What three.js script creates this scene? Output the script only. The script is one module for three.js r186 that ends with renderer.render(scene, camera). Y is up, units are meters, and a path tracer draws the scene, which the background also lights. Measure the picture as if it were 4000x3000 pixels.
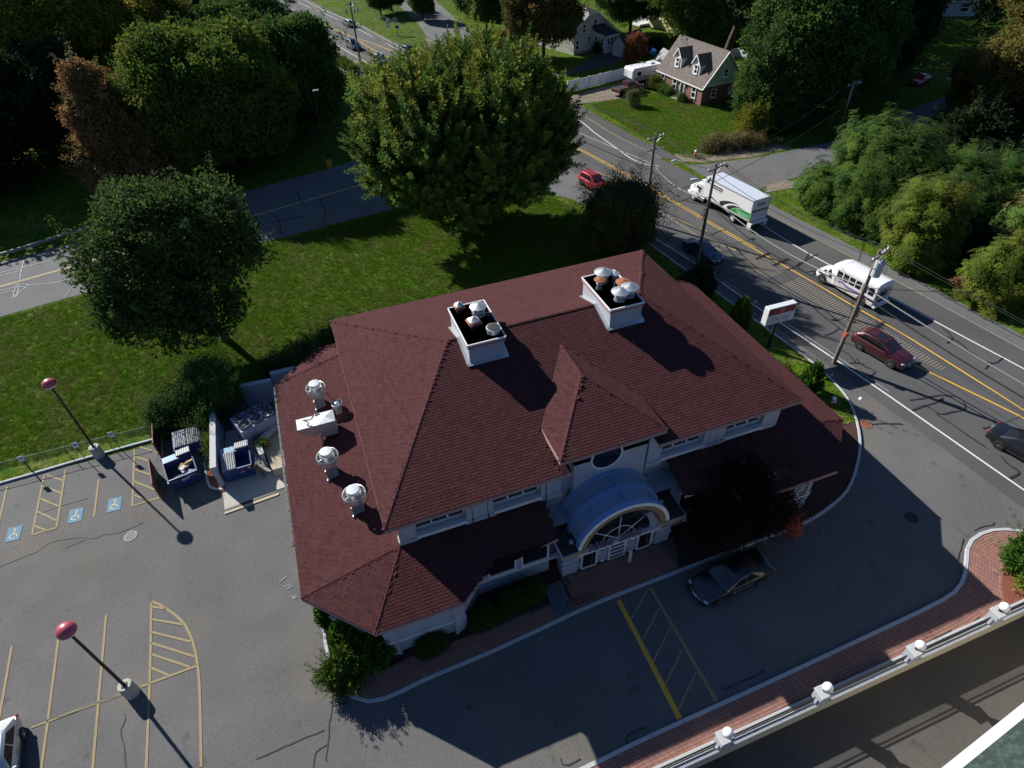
import * as THREE from 'three';
import { mergeGeometries, toCreasedNormals } from 'three/addons/utils/BufferGeometryUtils.js';
import { FontLoader } from 'three/addons/loaders/FontLoader.js';
import { TextGeometry } from 'three/addons/geometries/TextGeometry.js';

// ------------------------------------------------------------------ camera, sky, sun, exposure
const scene = new THREE.Scene();
const camera = new THREE.PerspectiveCamera(63.7, 1024 / 768, 0.5, 2000);
camera.rotation.order = 'YXZ';
camera.position.set(0, 33, 0);
camera.rotation.set(-0.72905, -0.32853, -0.03945);
camera.updateMatrixWorld();
const renderer = new THREE.WebGLRenderer({ antialias: true });
renderer.setSize(1024, 768);
renderer.toneMapping = THREE.LinearToneMapping;
renderer.toneMappingExposure = 1.65;
renderer.shadowMap.enabled = true;
const SUN = new THREE.Vector3(-0.8616, 1, -1.41).normalize();
const SKY_GAIN = 1.0;
{
  const w = 512, h = 256, d = new Float32Array(w * h * 4);
  for (let j = 0; j < h; j++) for (let i = 0; i < w; i++) {
    const lat = ((j + 0.5) / h - 0.5) * Math.PI, lon = ((i + 0.5) / w - 0.5) * 2 * Math.PI;
    const y = Math.sin(lat), cx = Math.cos(lat);
    const dx = cx * Math.cos(lon), dz = cx * Math.sin(lon);
    const mu = dx * SUN.x + y * SUN.y + dz * SUN.z;
    const t = Math.pow(Math.max(0, 1 - Math.max(0, y)), 3.2);
    const g = 0.08 * Math.pow(Math.max(0, mu), 12) + 0.3 * Math.pow(Math.max(0, mu), 80);
    const r = 0.5 * (1 + mu * mu);
    let R = (0.028 + 0.085 * t) * (0.7 + 0.6 * r) + g * 0.55, G = (0.062 + 0.115 * t) * (0.7 + 0.6 * r) + g * 0.52, B = (0.15 + 0.13 * t) * (0.7 + 0.6 * r) + g * 0.48;
    if (y < 0) { R = 0.03; G = 0.04; B = 0.04; }
    const k = (j * w + i) * 4; d[k] = R * SKY_GAIN; d[k + 1] = G * SKY_GAIN; d[k + 2] = B * SKY_GAIN; d[k + 3] = 1;
  }
  const sky = new THREE.DataTexture(d, w, h, THREE.RGBAFormat, THREE.FloatType);
  sky.mapping = THREE.EquirectangularReflectionMapping; sky.magFilter = THREE.LinearFilter; sky.needsUpdate = true;
  scene.background = sky; scene.environment = sky;
}
const sun = new THREE.DirectionalLight(new THREE.Color(1, 0.96, 0.905), 5);
sun.position.set(20 + SUN.x * 160, SUN.y * 160, -60 + SUN.z * 160);
sun.target.position.set(20, 0, -60); scene.add(sun.target);
sun.castShadow = true; sun.shadow.mapSize.set(4096, 4096);
Object.assign(sun.shadow.camera, { left: -130, right: 130, top: 130, bottom: -130, near: 1, far: 420 });
scene.add(sun);

// ------------------------------------------------------------------ small tools
function mulberry(a) { return () => { a |= 0; a = a + 0x6D2B79F5 | 0; let t = Math.imul(a ^ a >>> 15, 1 | a); t = t + Math.imul(t ^ t >>> 7, 61 | t) ^ t; return ((t ^ t >>> 14) >>> 0) / 4294967296; }; }
const rng = mulberry(77);
const V = (x, y, z) => new THREE.Vector3(x, y, z);
const UP = V(0, 1, 0);
const lerp = (a, b, t) => a + (b - a) * t;
const clamp = (x, a = 0, b = 1) => Math.min(b, Math.max(a, x));
function boxUV(g) {
  const p = g.attributes.position, n = p.count, uv = new Float32Array(n * 2);
  const a = V(), b = V(), c = V(), e = V();
  for (let i = 0; i < n; i += 3) {
    a.fromBufferAttribute(p, i); b.fromBufferAttribute(p, i + 1); c.fromBufferAttribute(p, i + 2);
    e.copy(b).sub(a).cross(c.clone().sub(a));
    const ax = Math.abs(e.x), ay = Math.abs(e.y), az = Math.abs(e.z);
    [a, b, c].forEach((q, k) => {
      const o = (i + k) * 2;
      if (ay >= ax && ay >= az) { uv[o] = q.x; uv[o + 1] = -q.z; } else if (ax >= az) { uv[o] = q.z; uv[o + 1] = q.y; } else { uv[o] = q.x; uv[o + 1] = q.y; }
    });
  }
  g.setAttribute('uv', new THREE.BufferAttribute(uv, 2));
  return g;
}
function bare(g) {
  g = g.index ? g.toNonIndexed() : g.clone();
  for (const k of Object.keys(g.attributes)) if (k !== 'position' && k !== 'normal') g.deleteAttribute(k);
  if (!g.attributes.normal) g.computeVertexNormals();
  g.clearGroups?.();
  return g;
}
const m4 = (x, y, z, ry = 0, rx = 0, rz = 0) => new THREE.Matrix4().compose(V(x, y, z), new THREE.Quaternion().setFromEuler(new THREE.Euler(rx, ry, rz, 'YXZ')), V(1, 1, 1));
class MB {
  constructor() { this.g = []; }
  add(g, m) { g = bare(g); if (m) g.applyMatrix4(m); this.g.push(g); return this; }
  box(w, h, d, x, y, z, ry = 0, rx = 0, rz = 0) { return this.add(new THREE.BoxGeometry(w, h, d), m4(x, y, z, ry, rx, rz)); }
  // bevelled box
  rbox(w, h, d, x, y, z, b = 0.03, ry = 0, rx = 0, rz = 0) {
    const s = new THREE.Shape(); const W = w / 2 - b, D = d / 2 - b;
    s.moveTo(-W, -D); s.lineTo(W, -D); s.lineTo(W, D); s.lineTo(-W, D); s.closePath();
    const g = new THREE.ExtrudeGeometry(s, { depth: Math.max(0.001, h - 2 * b), bevelEnabled: true, bevelThickness: b, bevelSize: b, bevelSegments: 1 });
    g.rotateX(-Math.PI / 2); g.translate(0, -h / 2 + b, 0);
    return this.add(g, m4(x, y, z, ry, rx, rz));
  }
  cyl(r0, r1, h, x, y, z, seg = 14, rx = 0, rz = 0, ry = 0, open = false) { return this.add(new THREE.CylinderGeometry(r1, r0, h, seg, 1, open), m4(x, y, z, ry, rx, rz)); }
  rod(a, b, r0, r1 = r0, seg = 7) {
    const d = b.clone().sub(a), L = d.length();
    const m = new THREE.Matrix4().compose(a.clone().add(b).multiplyScalar(0.5), new THREE.Quaternion().setFromUnitVectors(UP, d.normalize()), V(1, 1, 1));
    return this.add(new THREE.CylinderGeometry(r1, r0, L, seg), m);
  }
  beam(a, b, w, h) {
    const d = b.clone().sub(a), L = d.length(); d.normalize();
    const side = V().crossVectors(UP, d); if (side.lengthSq() < 1e-6) side.set(1, 0, 0); side.normalize();
    const up = V().crossVectors(d, side);
    const m = new THREE.Matrix4().makeBasis(side, up, d).setPosition(a.clone().add(b).multiplyScalar(0.5));
    return this.add(new THREE.BoxGeometry(w, h, L), m);
  }
  tube(pts, r, seg = 5, n) { const c = new THREE.CatmullRomCurve3(pts); return this.add(new THREE.TubeGeometry(c, n || pts.length * 3, r, seg)); }
  sphere(r, x, y, z, sx = 1, sy = 1, sz = 1, a = 18, b = 12) { const g = new THREE.SphereGeometry(r, a, b); g.scale(sx, sy, sz); return this.add(g, m4(x, y, z)); }
  lathe(pts, x, y, z, seg = 24) { return this.add(toCreasedNormals(bare(new THREE.LatheGeometry(pts.map(p => new THREE.Vector2(p[0], p[1])), seg)), 0.6), m4(x, y, z)); }
  tris(arr) { const g = new THREE.BufferGeometry(); g.setAttribute('position', new THREE.Float32BufferAttribute(arr.flatMap(p => [p.x, p.y, p.z]), 3)); g.computeVertexNormals(); return this.add(g); }
  quad(a, b, c, d) { return this.tris([a, b, c, a, c, d]); }
  face(pts) { const o = []; for (let i = 1; i < pts.length - 1; i++) o.push(pts[0], pts[i], pts[i + 1]); return this.tris(o); }
  flat(p, y = 0, holes = []) {
    const s = new THREE.Shape(p.map(q => new THREE.Vector2(q[0], -q[1])));
    for (const h of holes) s.holes.push(new THREE.Path(h.map(q => new THREE.Vector2(q[0], -q[1]))));
    const g = new THREE.ShapeGeometry(s); g.rotateX(-Math.PI / 2); g.translate(0, y, 0); return this.add(g);
  }
  prism(p, y0, y1, bev = 0) {
    const s = new THREE.Shape(p.map(q => new THREE.Vector2(q[0], -q[1])));
    const g = new THREE.ExtrudeGeometry(s, { depth: y1 - y0 - 2 * bev, bevelEnabled: bev > 0, bevelThickness: bev, bevelSize: bev, bevelOffset: -bev, bevelSegments: 1 });
    g.rotateX(-Math.PI / 2); g.translate(0, y0 + bev, 0); return this.add(g);
  }
  ribbon(p, w, y, jitter = 0, rnd = rng) {
    const L = [], R = [];
    for (let i = 0; i < p.length; i++) {
      const a = p[Math.max(0, i - 1)], b = p[Math.min(p.length - 1, i + 1)];
      let dx = b[0] - a[0], dz = b[1] - a[1]; const l = Math.hypot(dx, dz) || 1; dx /= l; dz /= l;
      const ww = w * (1 + jitter * (rnd() - 0.5)) / 2;
      L.push(V(p[i][0] + dz * ww, y, p[i][1] - dx * ww)); R.push(V(p[i][0] - dz * ww, y, p[i][1] + dx * ww));
    }
    const o = []; for (let i = 0; i < p.length - 1; i++) o.push(L[i], R[i], R[i + 1], L[i], R[i + 1], L[i + 1]);
    return this.tris(o);
  }
  geo(crease) { let g = this.g.length === 1 ? this.g[0] : mergeGeometries(this.g); if (crease) g = bare(toCreasedNormals(g, crease)); return boxUV(g); }
  build(name, mat, parent = scene, crease) { const m = new THREE.Mesh(this.geo(crease), mat); m.name = parent === scene ? numbered(name) : name; m.castShadow = m.receiveShadow = true; parent.add(m); return m; }
}
const used = {};
function numbered(n) { n = n.replace(/_\d{3}$/, ''); if (!(n in used)) { used[n] = 0; return n; } used[n]++; return n + '_' + String(used[n]).padStart(3, '0'); }
function tag(o, label, category, group, kind) { o.userData = {}; if (label) o.userData.label = label; if (category) o.userData.category = category; if (group) o.userData.group = group; if (kind) o.userData.kind = kind; return o; }
function thing(name, label, category, x = 0, y = 0, z = 0, ry = 0, group) { const o = new THREE.Group(); o.name = numbered(name); o.position.set(x, y, z); o.rotation.y = ry; scene.add(o); return tag(o, label, category, group); }
function struct(name, mb, m, label) { const o = mb.build(name, m); o.userData = { kind: 'structure' }; if (label) o.userData.label = label; return o; }
function structGroup(name, label) { const o = new THREE.Group(); o.name = numbered(name); scene.add(o); o.userData = { kind: 'structure' }; if (label) o.userData.label = label; return o; }
function copy(o, x, y, z, ry, label, group) { const c = o.clone(); c.name = numbered(o.name); scene.add(c); c.position.set(x, y, z); c.rotation.y = ry; c.userData = { ...o.userData, label }; if (group) c.userData.group = group; return c; }
const part = (name, geo, mat, parent) => { const m = new THREE.Mesh(geo, mat); m.name = name; m.castShadow = m.receiveShadow = true; parent.add(m); return m; };
// smooth polyline through points, step in metres
function smooth(p, step = 0.5, closed = false) {
  const c = new THREE.CatmullRomCurve3(p.map(q => V(q[0], 0, q[1])), closed, 'centripetal');
  const n = Math.max(2, Math.round(c.getLength() / step)); return c.getSpacedPoints(n).map(q => [q.x, q.z]);
}
function offset(p, d) { return p.map((q, i) => { const a = p[Math.max(0, i - 1)], b = p[Math.min(p.length - 1, i + 1)]; let dx = b[0] - a[0], dz = b[1] - a[1]; const l = Math.hypot(dx, dz) || 1; return [q[0] - dz / l * d, q[1] + dx / l * d]; }); }
function inside(p, x, z) { let r = false; for (let i = 0, j = p.length - 1; i < p.length; j = i++) if ((p[i][1] > z) !== (p[j][1] > z) && x < (p[j][0] - p[i][0]) * (z - p[i][1]) / (p[j][1] - p[i][1]) + p[i][0]) r = !r; return r; }

// ------------------------------------------------------------------ procedural textures
function lattice(n, seed) {
  const r = mulberry(seed), t = new Float32Array(n * n).map(() => r());
  return (u, v) => {
    u = u * n; v = v * n; const i = Math.floor(u), j = Math.floor(v); let a = u - i, b = v - j; a = a * a * (3 - 2 * a); b = b * b * (3 - 2 * b);
    const i0 = ((i % n) + n) % n, i1 = (i0 + 1) % n, j0 = ((j % n) + n) % n * n, j1 = ((j + 1) % n + n) % n * n;
    return (t[j0 + i0] * (1 - a) + t[j0 + i1] * a) * (1 - b) + (t[j1 + i0] * (1 - a) + t[j1 + i1] * a) * b;
  };
}
const S8 = new Uint8ClampedArray(4096); for (let i = 0; i < 4096; i++) { const x = i / 4095; S8[i] = Math.round(255 * (x <= 0.0031308 ? 12.92 * x : 1.055 * Math.pow(x, 1 / 2.4) - 0.055)); }
const enc = x => S8[Math.round(clamp(x) * 4095)];
function texture(size, metres, fn, color = true) {
  const d = new Uint8Array(size * size * 4), c = [0, 0, 0];
  for (let j = 0; j < size; j++) for (let i = 0; i < size; i++) {
    fn((i + 0.5) / size, (j + 0.5) / size, c, i, j); const k = (j * size + i) * 4;
    if (color) { d[k] = enc(c[0]); d[k + 1] = enc(c[1]); d[k + 2] = enc(c[2]); } else { d[k] = d[k + 1] = d[k + 2] = clamp(c[0]) * 255; }
    d[k + 3] = 255;
  }
  const t = new THREE.DataTexture(d, size, size); t.wrapS = t.wrapT = THREE.RepeatWrapping; t.magFilter = THREE.LinearFilter; t.minFilter = THREE.LinearMipmapLinearFilter; t.generateMipmaps = true;
  if (color) t.colorSpace = THREE.SRGBColorSpace; t.repeat.set(1 / metres, 1 / metres); t.needsUpdate = true; return t;
}
function canvasTex(w, h, draw) { const c = document.createElement('canvas'); c.width = w; c.height = h; draw(c.getContext('2d'), w, h); const t = new THREE.CanvasTexture(c); t.colorSpace = THREE.SRGBColorSpace; return t; }
const col = (r, g, b) => new THREE.Color().setRGB(r, g, b);
function std(r, g, b, rough = 0.8, o = {}) { return new THREE.MeshStandardMaterial({ color: col(r, g, b), roughness: rough, side: THREE.DoubleSide, ...o }); }
function phys(r, g, b, rough, o = {}) { return new THREE.MeshPhysicalMaterial({ color: col(r, g, b), roughness: rough, side: THREE.DoubleSide, ...o }); }

const nA = lattice(8, 1), nB = lattice(32, 2), nC = lattice(128, 3), nD = lattice(512, 4), nE = lattice(2048, 5), nF = lattice(16, 6), nG = lattice(64, 7);
const asphaltTex = texture(2048, 48, (u, v, c) => {
  const f = nE(u, v), g = nD(u, v), big = nA(u, v), mid = nB(u, v), pat = nG(u + 0.3, v);
  let k = 0.14 * (0.92 + 0.16 * (big - 0.5) + 0.16 * (mid - 0.5) + 0.1 * (g - 0.5) + 0.5 * (f - 0.5));
  const warm = clamp((nF(u, v + 0.4) - 0.55) * 3) * 0.1;
  const oil = clamp((pat - 0.86) * 9) * clamp((nC(u, v) - 0.35) * 3);
  k *= 1 - 0.3 * oil;
  c[0] = k * (1.0 + warm * 0.7); c[1] = k * (0.985 + warm * 0.25); c[2] = k * (0.96 - warm * 0.5);
});
const roadTex = texture(2048, 48, (u, v, c) => {
  const f = nE(v, u), g = nD(v + 0.2, u), big = nA(v, u), mid = nB(u, v + 0.5), pat = nF(u, v);
  let k = 0.07 * (0.95 + 0.24 * (big - 0.5) + 0.16 * (mid - 0.5) + 0.14 * (g - 0.5) + 0.36 * (f - 0.5) + 0.12 * (pat - 0.5));
  c[0] = k; c[1] = k * 0.995; c[2] = k * 0.985;
});
const grassTex = texture(2048, 40, (u, v, c) => {
  const f = nE(u, v), g = nD(u, v), m = nC(u, v), mid = nB(u, v), big = nF(u, v), b2 = nA(u, v);
  // mown lawn: green blades, thin thatch where it is dry, clover tufts
  let dry = clamp((0.5 * mid + 0.35 * m + 0.3 * big - 0.6) * 4.4) * (0.4 + 0.6 * clamp((g - 0.3) * 2.2));
  const l = 0.62 + 0.55 * f * g + 0.55 * (g - 0.5) + 0.5 * (m - 0.5) + 0.2 * (b2 - 0.5);
  const yel = clamp((nG(u, v) - 0.35) * 1.6);
  let R = lerp(0.072, 0.115, yel), G = lerp(0.15, 0.168, yel), B = 0.011;
  R = lerp(R, 0.17, dry * 0.75); G = lerp(G, 0.155, dry * 0.75); B = lerp(B, 0.06, dry * 0.75);
  c[0] = R * l; c[1] = G * l; c[2] = B * l;
});
const grassBump = texture(1024, 10, (u, v, c) => { c[0] = 0.55 * lattice2(u, v) + 0.45 * nC(u, v); }, false);
function lattice2(u, v) { return nD(u, v) * 0.6 + nG(u, v) * 0.4; }
const speckTex = texture(512, 3, (u, v, c) => { const k = 0.86 + 0.16 * nB(u, v) + 0.12 * nC(u, v) + 0.14 * (nD(u, v) - 0.5); c[0] = c[1] = c[2] = k; });
const woodTex = texture(512, 2, (u, v, c) => { const k = 0.7 + 0.5 * nD(u, v * 0.06 + 0.2) * nB(u, v) + 0.2 * (nC(u * 1, v * 0.2) - 0.5); c[0] = k; c[1] = k * 0.97; c[2] = k * 0.92; });
const mulchTex = texture(512, 4, (u, v, c) => { const k = 0.35 + 0.9 * nD(u, v) * (0.4 + nC(u, v)); c[0] = 0.24 * k; c[1] = 0.075 * k; c[2] = 0.045 * k; });
const dirtTex = texture(512, 12, (u, v, c) => { const k = 0.6 + 0.5 * nD(u, v) * 0.8 + 0.5 * (nB(u, v) - 0.5); c[0] = 0.2 * k; c[1] = 0.165 * k; c[2] = 0.115 * k; });
const brickTex = texture(512, 1.6, (u, v, c) => {
  const rows = 20, r = Math.floor(v * rows), fy = v * rows - r; const n = 8, x = u * n + (r % 2) * 0.5, b = Math.floor(x), fx = x - b;
  if (fy < 0.14 || fx < 0.05) { c[0] = 0.2; c[1] = 0.18; c[2] = 0.16; return; }
  const h = Math.sin((b % n) * 12.9898 + r * 78.233) * 43758.5; const k = 0.75 + 0.5 * (h - Math.floor(h)); c[0] = 0.2 * k; c[1] = 0.085 * k; c[2] = 0.06 * k;
});
const sidingBump = texture(256, 1.2, (u, v, c) => { c[0] = 1 - ((v * 8) % 1); }, false);
const M = {
  asphalt: new THREE.MeshStandardMaterial({ map: asphaltTex, color: col(0.83, 0.83, 0.83), roughness: 0.93 }),
  road: new THREE.MeshStandardMaterial({ map: roadTex, roughness: 0.9 }),
  oldRoad: new THREE.MeshStandardMaterial({ map: asphaltTex, color: col(0.84, 0.86, 0.9), roughness: 0.95 }),
  darkDrive: new THREE.MeshStandardMaterial({ map: roadTex, color: col(0.9, 0.9, 0.9), roughness: 0.95 }),
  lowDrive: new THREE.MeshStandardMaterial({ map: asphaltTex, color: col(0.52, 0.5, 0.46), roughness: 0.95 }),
  grass: new THREE.MeshPhysicalMaterial({ specularIntensity: 0.15, map: grassTex, roughness: 1, bumpMap: grassBump, bumpScale: 0.12 }),
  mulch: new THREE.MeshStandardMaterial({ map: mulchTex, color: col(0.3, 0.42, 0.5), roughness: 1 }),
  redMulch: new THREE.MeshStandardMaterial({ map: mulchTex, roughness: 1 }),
  dirt: new THREE.MeshStandardMaterial({ map: dirtTex, roughness: 1 }),
  yellow: std(0.62, 0.36, 0.045, 0.75, { map: speckTex }),
  oldYellow: std(0.27, 0.215, 0.11, 0.85, { map: speckTex }),
  paleYellow: std(0.6, 0.48, 0.24, 0.8, { map: speckTex }),
  white: std(0.62, 0.62, 0.6, 0.75, { map: speckTex }),
  faded: std(0.24, 0.24, 0.235, 0.85),
  blueMark: std(0.12, 0.23, 0.31, 0.9, { map: speckTex }),
  tar: std(0.022, 0.022, 0.024, 0.7), whiteSeal: std(0.36, 0.37, 0.38, 0.8),
  granite: std(0.42, 0.43, 0.44, 0.8, { map: speckTex }), concrete: std(0.4, 0.38, 0.34, 0.9, { map: speckTex }),
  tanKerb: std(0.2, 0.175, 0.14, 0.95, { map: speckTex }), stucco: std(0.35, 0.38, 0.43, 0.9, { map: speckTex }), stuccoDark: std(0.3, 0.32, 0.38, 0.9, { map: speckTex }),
  trim: std(0.62, 0.63, 0.65, 0.6), pink: std(0.3, 0.17, 0.16, 0.85, { map: speckTex }), mauve: std(0.3, 0.19, 0.18, 0.8),
  whitePaint: std(0.74, 0.75, 0.76, 0.5), vinyl: std(0.72, 0.74, 0.78, 0.45),
  glass: phys(0.012, 0.015, 0.018, 0.06, { specularIntensity: 0.9 }),
  black: std(0.012, 0.012, 0.013, 0.6), rubber: std(0.014, 0.014, 0.015, 0.85), darkMetal: std(0.03, 0.028, 0.03, 0.5, { metalness: 0.3 }),
  membrane: std(0.022, 0.022, 0.024, 0.65),
  galv: std(0.55, 0.57, 0.58, 0.42, { metalness: 0.75, map: speckTex }), alum: std(0.75, 0.76, 0.76, 0.34, { metalness: 0.8, map: speckTex }),
  rust: std(0.28, 0.1, 0.045, 0.85, { map: speckTex }), chrome: std(0.75, 0.76, 0.78, 0.15, { metalness: 1 }), alloy: std(0.5, 0.51, 0.53, 0.3, { metalness: 0.9 }),
  wood: std(0.2, 0.165, 0.13, 0.9, { map: woodTex }), woodGrey: std(0.17, 0.16, 0.16, 0.9, { map: woodTex }), bark: std(0.075, 0.06, 0.05, 0.95, { map: woodTex }), barkGrey: std(0.13, 0.115, 0.1, 0.95, { map: woodTex }),
  shingleA: std(1, 1, 1, 0.92, { map: speckTex }),
  brick: new THREE.MeshStandardMaterial({ map: brickTex, roughness: 0.9 }),
  siding: std(0.6, 0.585, 0.54, 0.7, { bumpMap: sidingBump, bumpScale: 0.02 }), sidingBlue: std(0.5, 0.57, 0.6, 0.7, { bumpMap: sidingBump, bumpScale: 0.02 }), sidingCream: std(0.62, 0.55, 0.36, 0.7, { bumpMap: sidingBump, bumpScale: 0.02 }),
};
const C_lot=[[[-23.36,-31.04],[-21.21,-31.52],[-20.74,-31.89],[-18.75,-31.53],[-18.17,-31.21],[-17.36,-31.22],[-16.59,-31.06],[-15.16,-31.36]],[[-19.7,-31.11],[-18.59,-31.28]],[[-22.03,-34.71],[-20.53,-34.89],[-18.91,-34.97]],[[-15.21,-18.79],[-15.1,-18.49],[-15.31,-17.87],[-15.07,-17.16],[-14.99,-16.58],[-14.89,-16.02]],[[-19.63,-19.81],[-18.79,-19.84],[-18.1,-19.78],[-17.03,-19.82],[-15.28,-19.89]],[[-5.46,-17.2],[-5.4,-16.53],[-5.1,-16.04],[-5.07,-15.66],[-5.36,-14.64],[-5.61,-13.61],[-5.79,-12.87]],[[-5.07,-15.66],[-4.68,-15.27],[-4.35,-15.11]],[[-5.64,-13.59],[-6.19,-13.45],[-6.41,-12.79]],[[-8.97,-14.18],[-7.32,-14.26],[-5.69,-14.31]],[[7.99,-8.42],[8.15,-8.72],[8.61,-8.76],[9.21,-8.73]],[[4.74,-8.99],[4.74,-8.65],[5.63,-8.63]],[[13.74,-8.9],[15.78,-8.9],[16.33,-8.97]],[[31.0,-10.26],[31.99,-10.9],[32.53,-11.22]],[[33.61,-11.42],[34.42,-11.47],[35.02,-11.32],[35.27,-11.41]]];
const C_road=[[[42.36,-40.61],[44.01,-40.61],[46.12,-41.64],[46.94,-42.29]],[[44.9,-41.19],[44.22,-40.52],[44.06,-39.65],[45.42,-39.3]],[[38.94,-30.67],[39.85,-30.74],[40.71,-31.01]],[[38.17,-26.98],[38.76,-26.73],[39.17,-26.41]],[[38.76,-28.68],[38.94,-27.95],[38.7,-26.92]],[[38.35,-25.05],[39.29,-25.43],[38.91,-26.51],[39.11,-27.23]],[[48.84,-27.81],[48.44,-26.38],[47.35,-25.97]],[[48.22,-26.65],[48.39,-25.54],[48.22,-24.61],[48.51,-22.73],[49.92,-22.86]],[[48.51,-22.73],[47.4,-22.41]],[[39.17,-21.85],[39.99,-21.66],[41.8,-21.34],[42.78,-20.66],[42.22,-19.66],[41.14,-19.7],[40.01,-19.9],[39.91,-20.73],[39.54,-21.02]],[[38.45,-20.93],[39.7,-20.96],[40.78,-20.92],[41.67,-21.11]],[[39.78,-19.99],[39.94,-19.02],[40.03,-17.73],[40.24,-16.15]],[[40.5,-15.3],[40.27,-14.49],[40.36,-13.8],[39.24,-13.66]],[[41.59,-17.66],[42.26,-17.58]],[[34.64,-20.9],[35.84,-20.49],[36.71,-20.07]],[[43.07,-40.49],[45.17,-41.02],[46.06,-41.41],[47.6,-41.75]],[[45.17,-41.02],[44.58,-40.98],[44.21,-40.66]],[[44.19,-40.1],[44.33,-38.93],[45.76,-39.06]],[[40.12,-49.42],[41.4,-49.76],[42.37,-49.8]],[[40.75,-59.81],[41.13,-57.74],[42.93,-58.02]],[[43.19,-60.68],[44.84,-60.81]],[[-4.05,-74.52],[-3.41,-72.31],[-3.32,-68.63]],[[-4.43,-71.82],[-2.65,-71.98],[-0.11,-72.14]],[[1.92,-75.94],[2.01,-72.84],[2.01,-71.85],[1.55,-69.83]],[[-0.47,-79.16],[-0.41,-76.98],[-0.01,-74.23]],[[-30.02,-74.56],[-29.88,-72.93]],[[-24.45,-63.7],[-24.14,-65.14]]];
const C_white=[[[-31.87,-71.75],[-29.87,-72.03],[-27.74,-72.4],[-25.47,-73.02],[-23.49,-73.66]],[[-31.7,-70.94],[-29.86,-71.39]],[[-29.98,-73.49],[-29.75,-71.1],[-29.52,-69.29]],[[-29.48,-68.56],[-29.6,-66.76],[-29.28,-65.62],[-28.91,-66.93],[-28.42,-67.64],[-29.26,-68.23],[-29.22,-66.38],[-29.56,-65.52]],[[-29.8,-67.76],[-28.94,-67.63],[-28.56,-67.23]],[[-31.03,-67.7],[-30.11,-67.78],[-29.49,-68.33]],[[-30.78,-67.04],[-29.9,-67.23],[-29.49,-66.72]],[[-28.33,-67.72],[-25.92,-67.17],[-24.24,-67.41],[-22.72,-67.37],[-20.56,-67.68]],[[-24.5,-66.92],[-24.33,-68.05],[-23.82,-68.33],[-23.81,-69.44]],[[-24.57,-67.43],[-23.93,-66.68],[-23.59,-67.37],[-24.19,-67.03],[-24.11,-66.05]],[[-23.52,-66.86],[-22.46,-67.01],[-20.73,-67.26]],[[-22.1,-69.6],[-22.12,-67.85],[-21.77,-68.7],[-21.43,-67.55],[-21.22,-68.71]],[[-22.52,-70.29],[-22.35,-67.95],[-21.72,-67.18],[-20.94,-67.1]],[[-23.24,-73.55],[-22.8,-72.27],[-22.54,-69.53]]];
const C_letters=[[[-7.11,-23.51],[-6.72,-23.77]],[[-6.84,-23.12],[-6.46,-23.26],[-6.77,-22.81],[-6.38,-23.03]],[[-6.51,-22.36],[-6.31,-22.04],[-6.19,-22.19]],[[-6.39,-22.19],[-6.28,-22.31]]];
// ------------------------------------------------------------------ ground, roads, kerbs, markings
struct('ground', new MB().flat([[-420, -700], [700, -700], [700, 70], [38.6, 70], [38.6, -6.7], [-420, -6.7]], -0.012), M.grass);
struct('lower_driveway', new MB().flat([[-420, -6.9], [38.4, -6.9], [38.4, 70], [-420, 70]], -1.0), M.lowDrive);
const nearEdge = smooth([[-2.5, -230], [9.8, -174], [15.2, -137], [19.6, -119], [24.5, -98], [30, -76], [31.5, -66], [32.7, -56], [33.5, -48], [33.9, -42.3], [34.3, -38.5], [35.0, -33], [35.55, -28.5], [36.5, -20], [37.5, -8], [40.5, 20]], 2);
const farEdge = smooth([[12.5, -222], [16.1, -201.6], [20.9, -176.3], [28.1, -143.2], [36, -113], [43.5, -88.7], [44.1, -80.4], [45.6, -71], [47.4, -60], [48.7, -50.5], [50.1, -40.3], [51.1, -32.5], [52.2, -22.7], [53.6, -8], [56.5, 20]], 2);
struct('main_road', new MB().flat([...nearEdge, ...farEdge.slice().reverse()], 0), M.road);
const stLow = smooth([[-120, -43.5], [-60, -56], [-30, -62.4], [-19.8, -64.4], [-6.2, -67.2], [7, -69.2], [17, -70.2], [23, -69.2], [27.2, -66.1], [29.7, -64], [30.9, -61], [32.2, -56]], 1.5);
const stUp = smooth([[-120, -58], [-60, -68.2], [-32.4, -74.3], [-23.5, -76.5], [-8, -81.6], [4.6, -85.2], [12, -87.6], [19, -92.5], [24, -99]], 1.5);
struct('side_street', new MB().flat([...stLow, [34.5, -60], [30.5, -100], ...stUp.slice().reverse()], 0.006), M.oldRoad);
struct('parking_lot', new MB().flat([[-420, -38.7], [-10.6, -38.7], [-9.9, -41], [6, -41], [20, -41], [35.0, -41], [36.1, -31], [37.2, -20], [38.2, -8], [38.5, -6.8], [-420, -6.8]], 0.012), M.asphalt);
struct('cross_street', new MB().flat([[47.5, -70], [47.9, -66.3], [50, -65.7], [58, -64.7], [70, -65.2], [80, -67.5], [88, -70.6], [96.5, -72.2], [103, -74.4], [115, -81], [150, -95], [150, -84], [118, -72], [103, -66.8], [92, -65.6], [80, -61.8], [68, -58.6], [56.6, -57.6], [50.5, -56.6], [48.4, -54]].reverse(), 0.008), M.oldRoad);
struct('far_street', new MB().flat([[31, -232], [35.5, -192], [36.1, -183], [35.6, -163], [34.4, -150], [31, -139], [29.5, -133], [40, -112], [44.5, -140], [45.2, -165], [45.8, -178], [48, -232]], 0.007), M.oldRoad);
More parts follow.
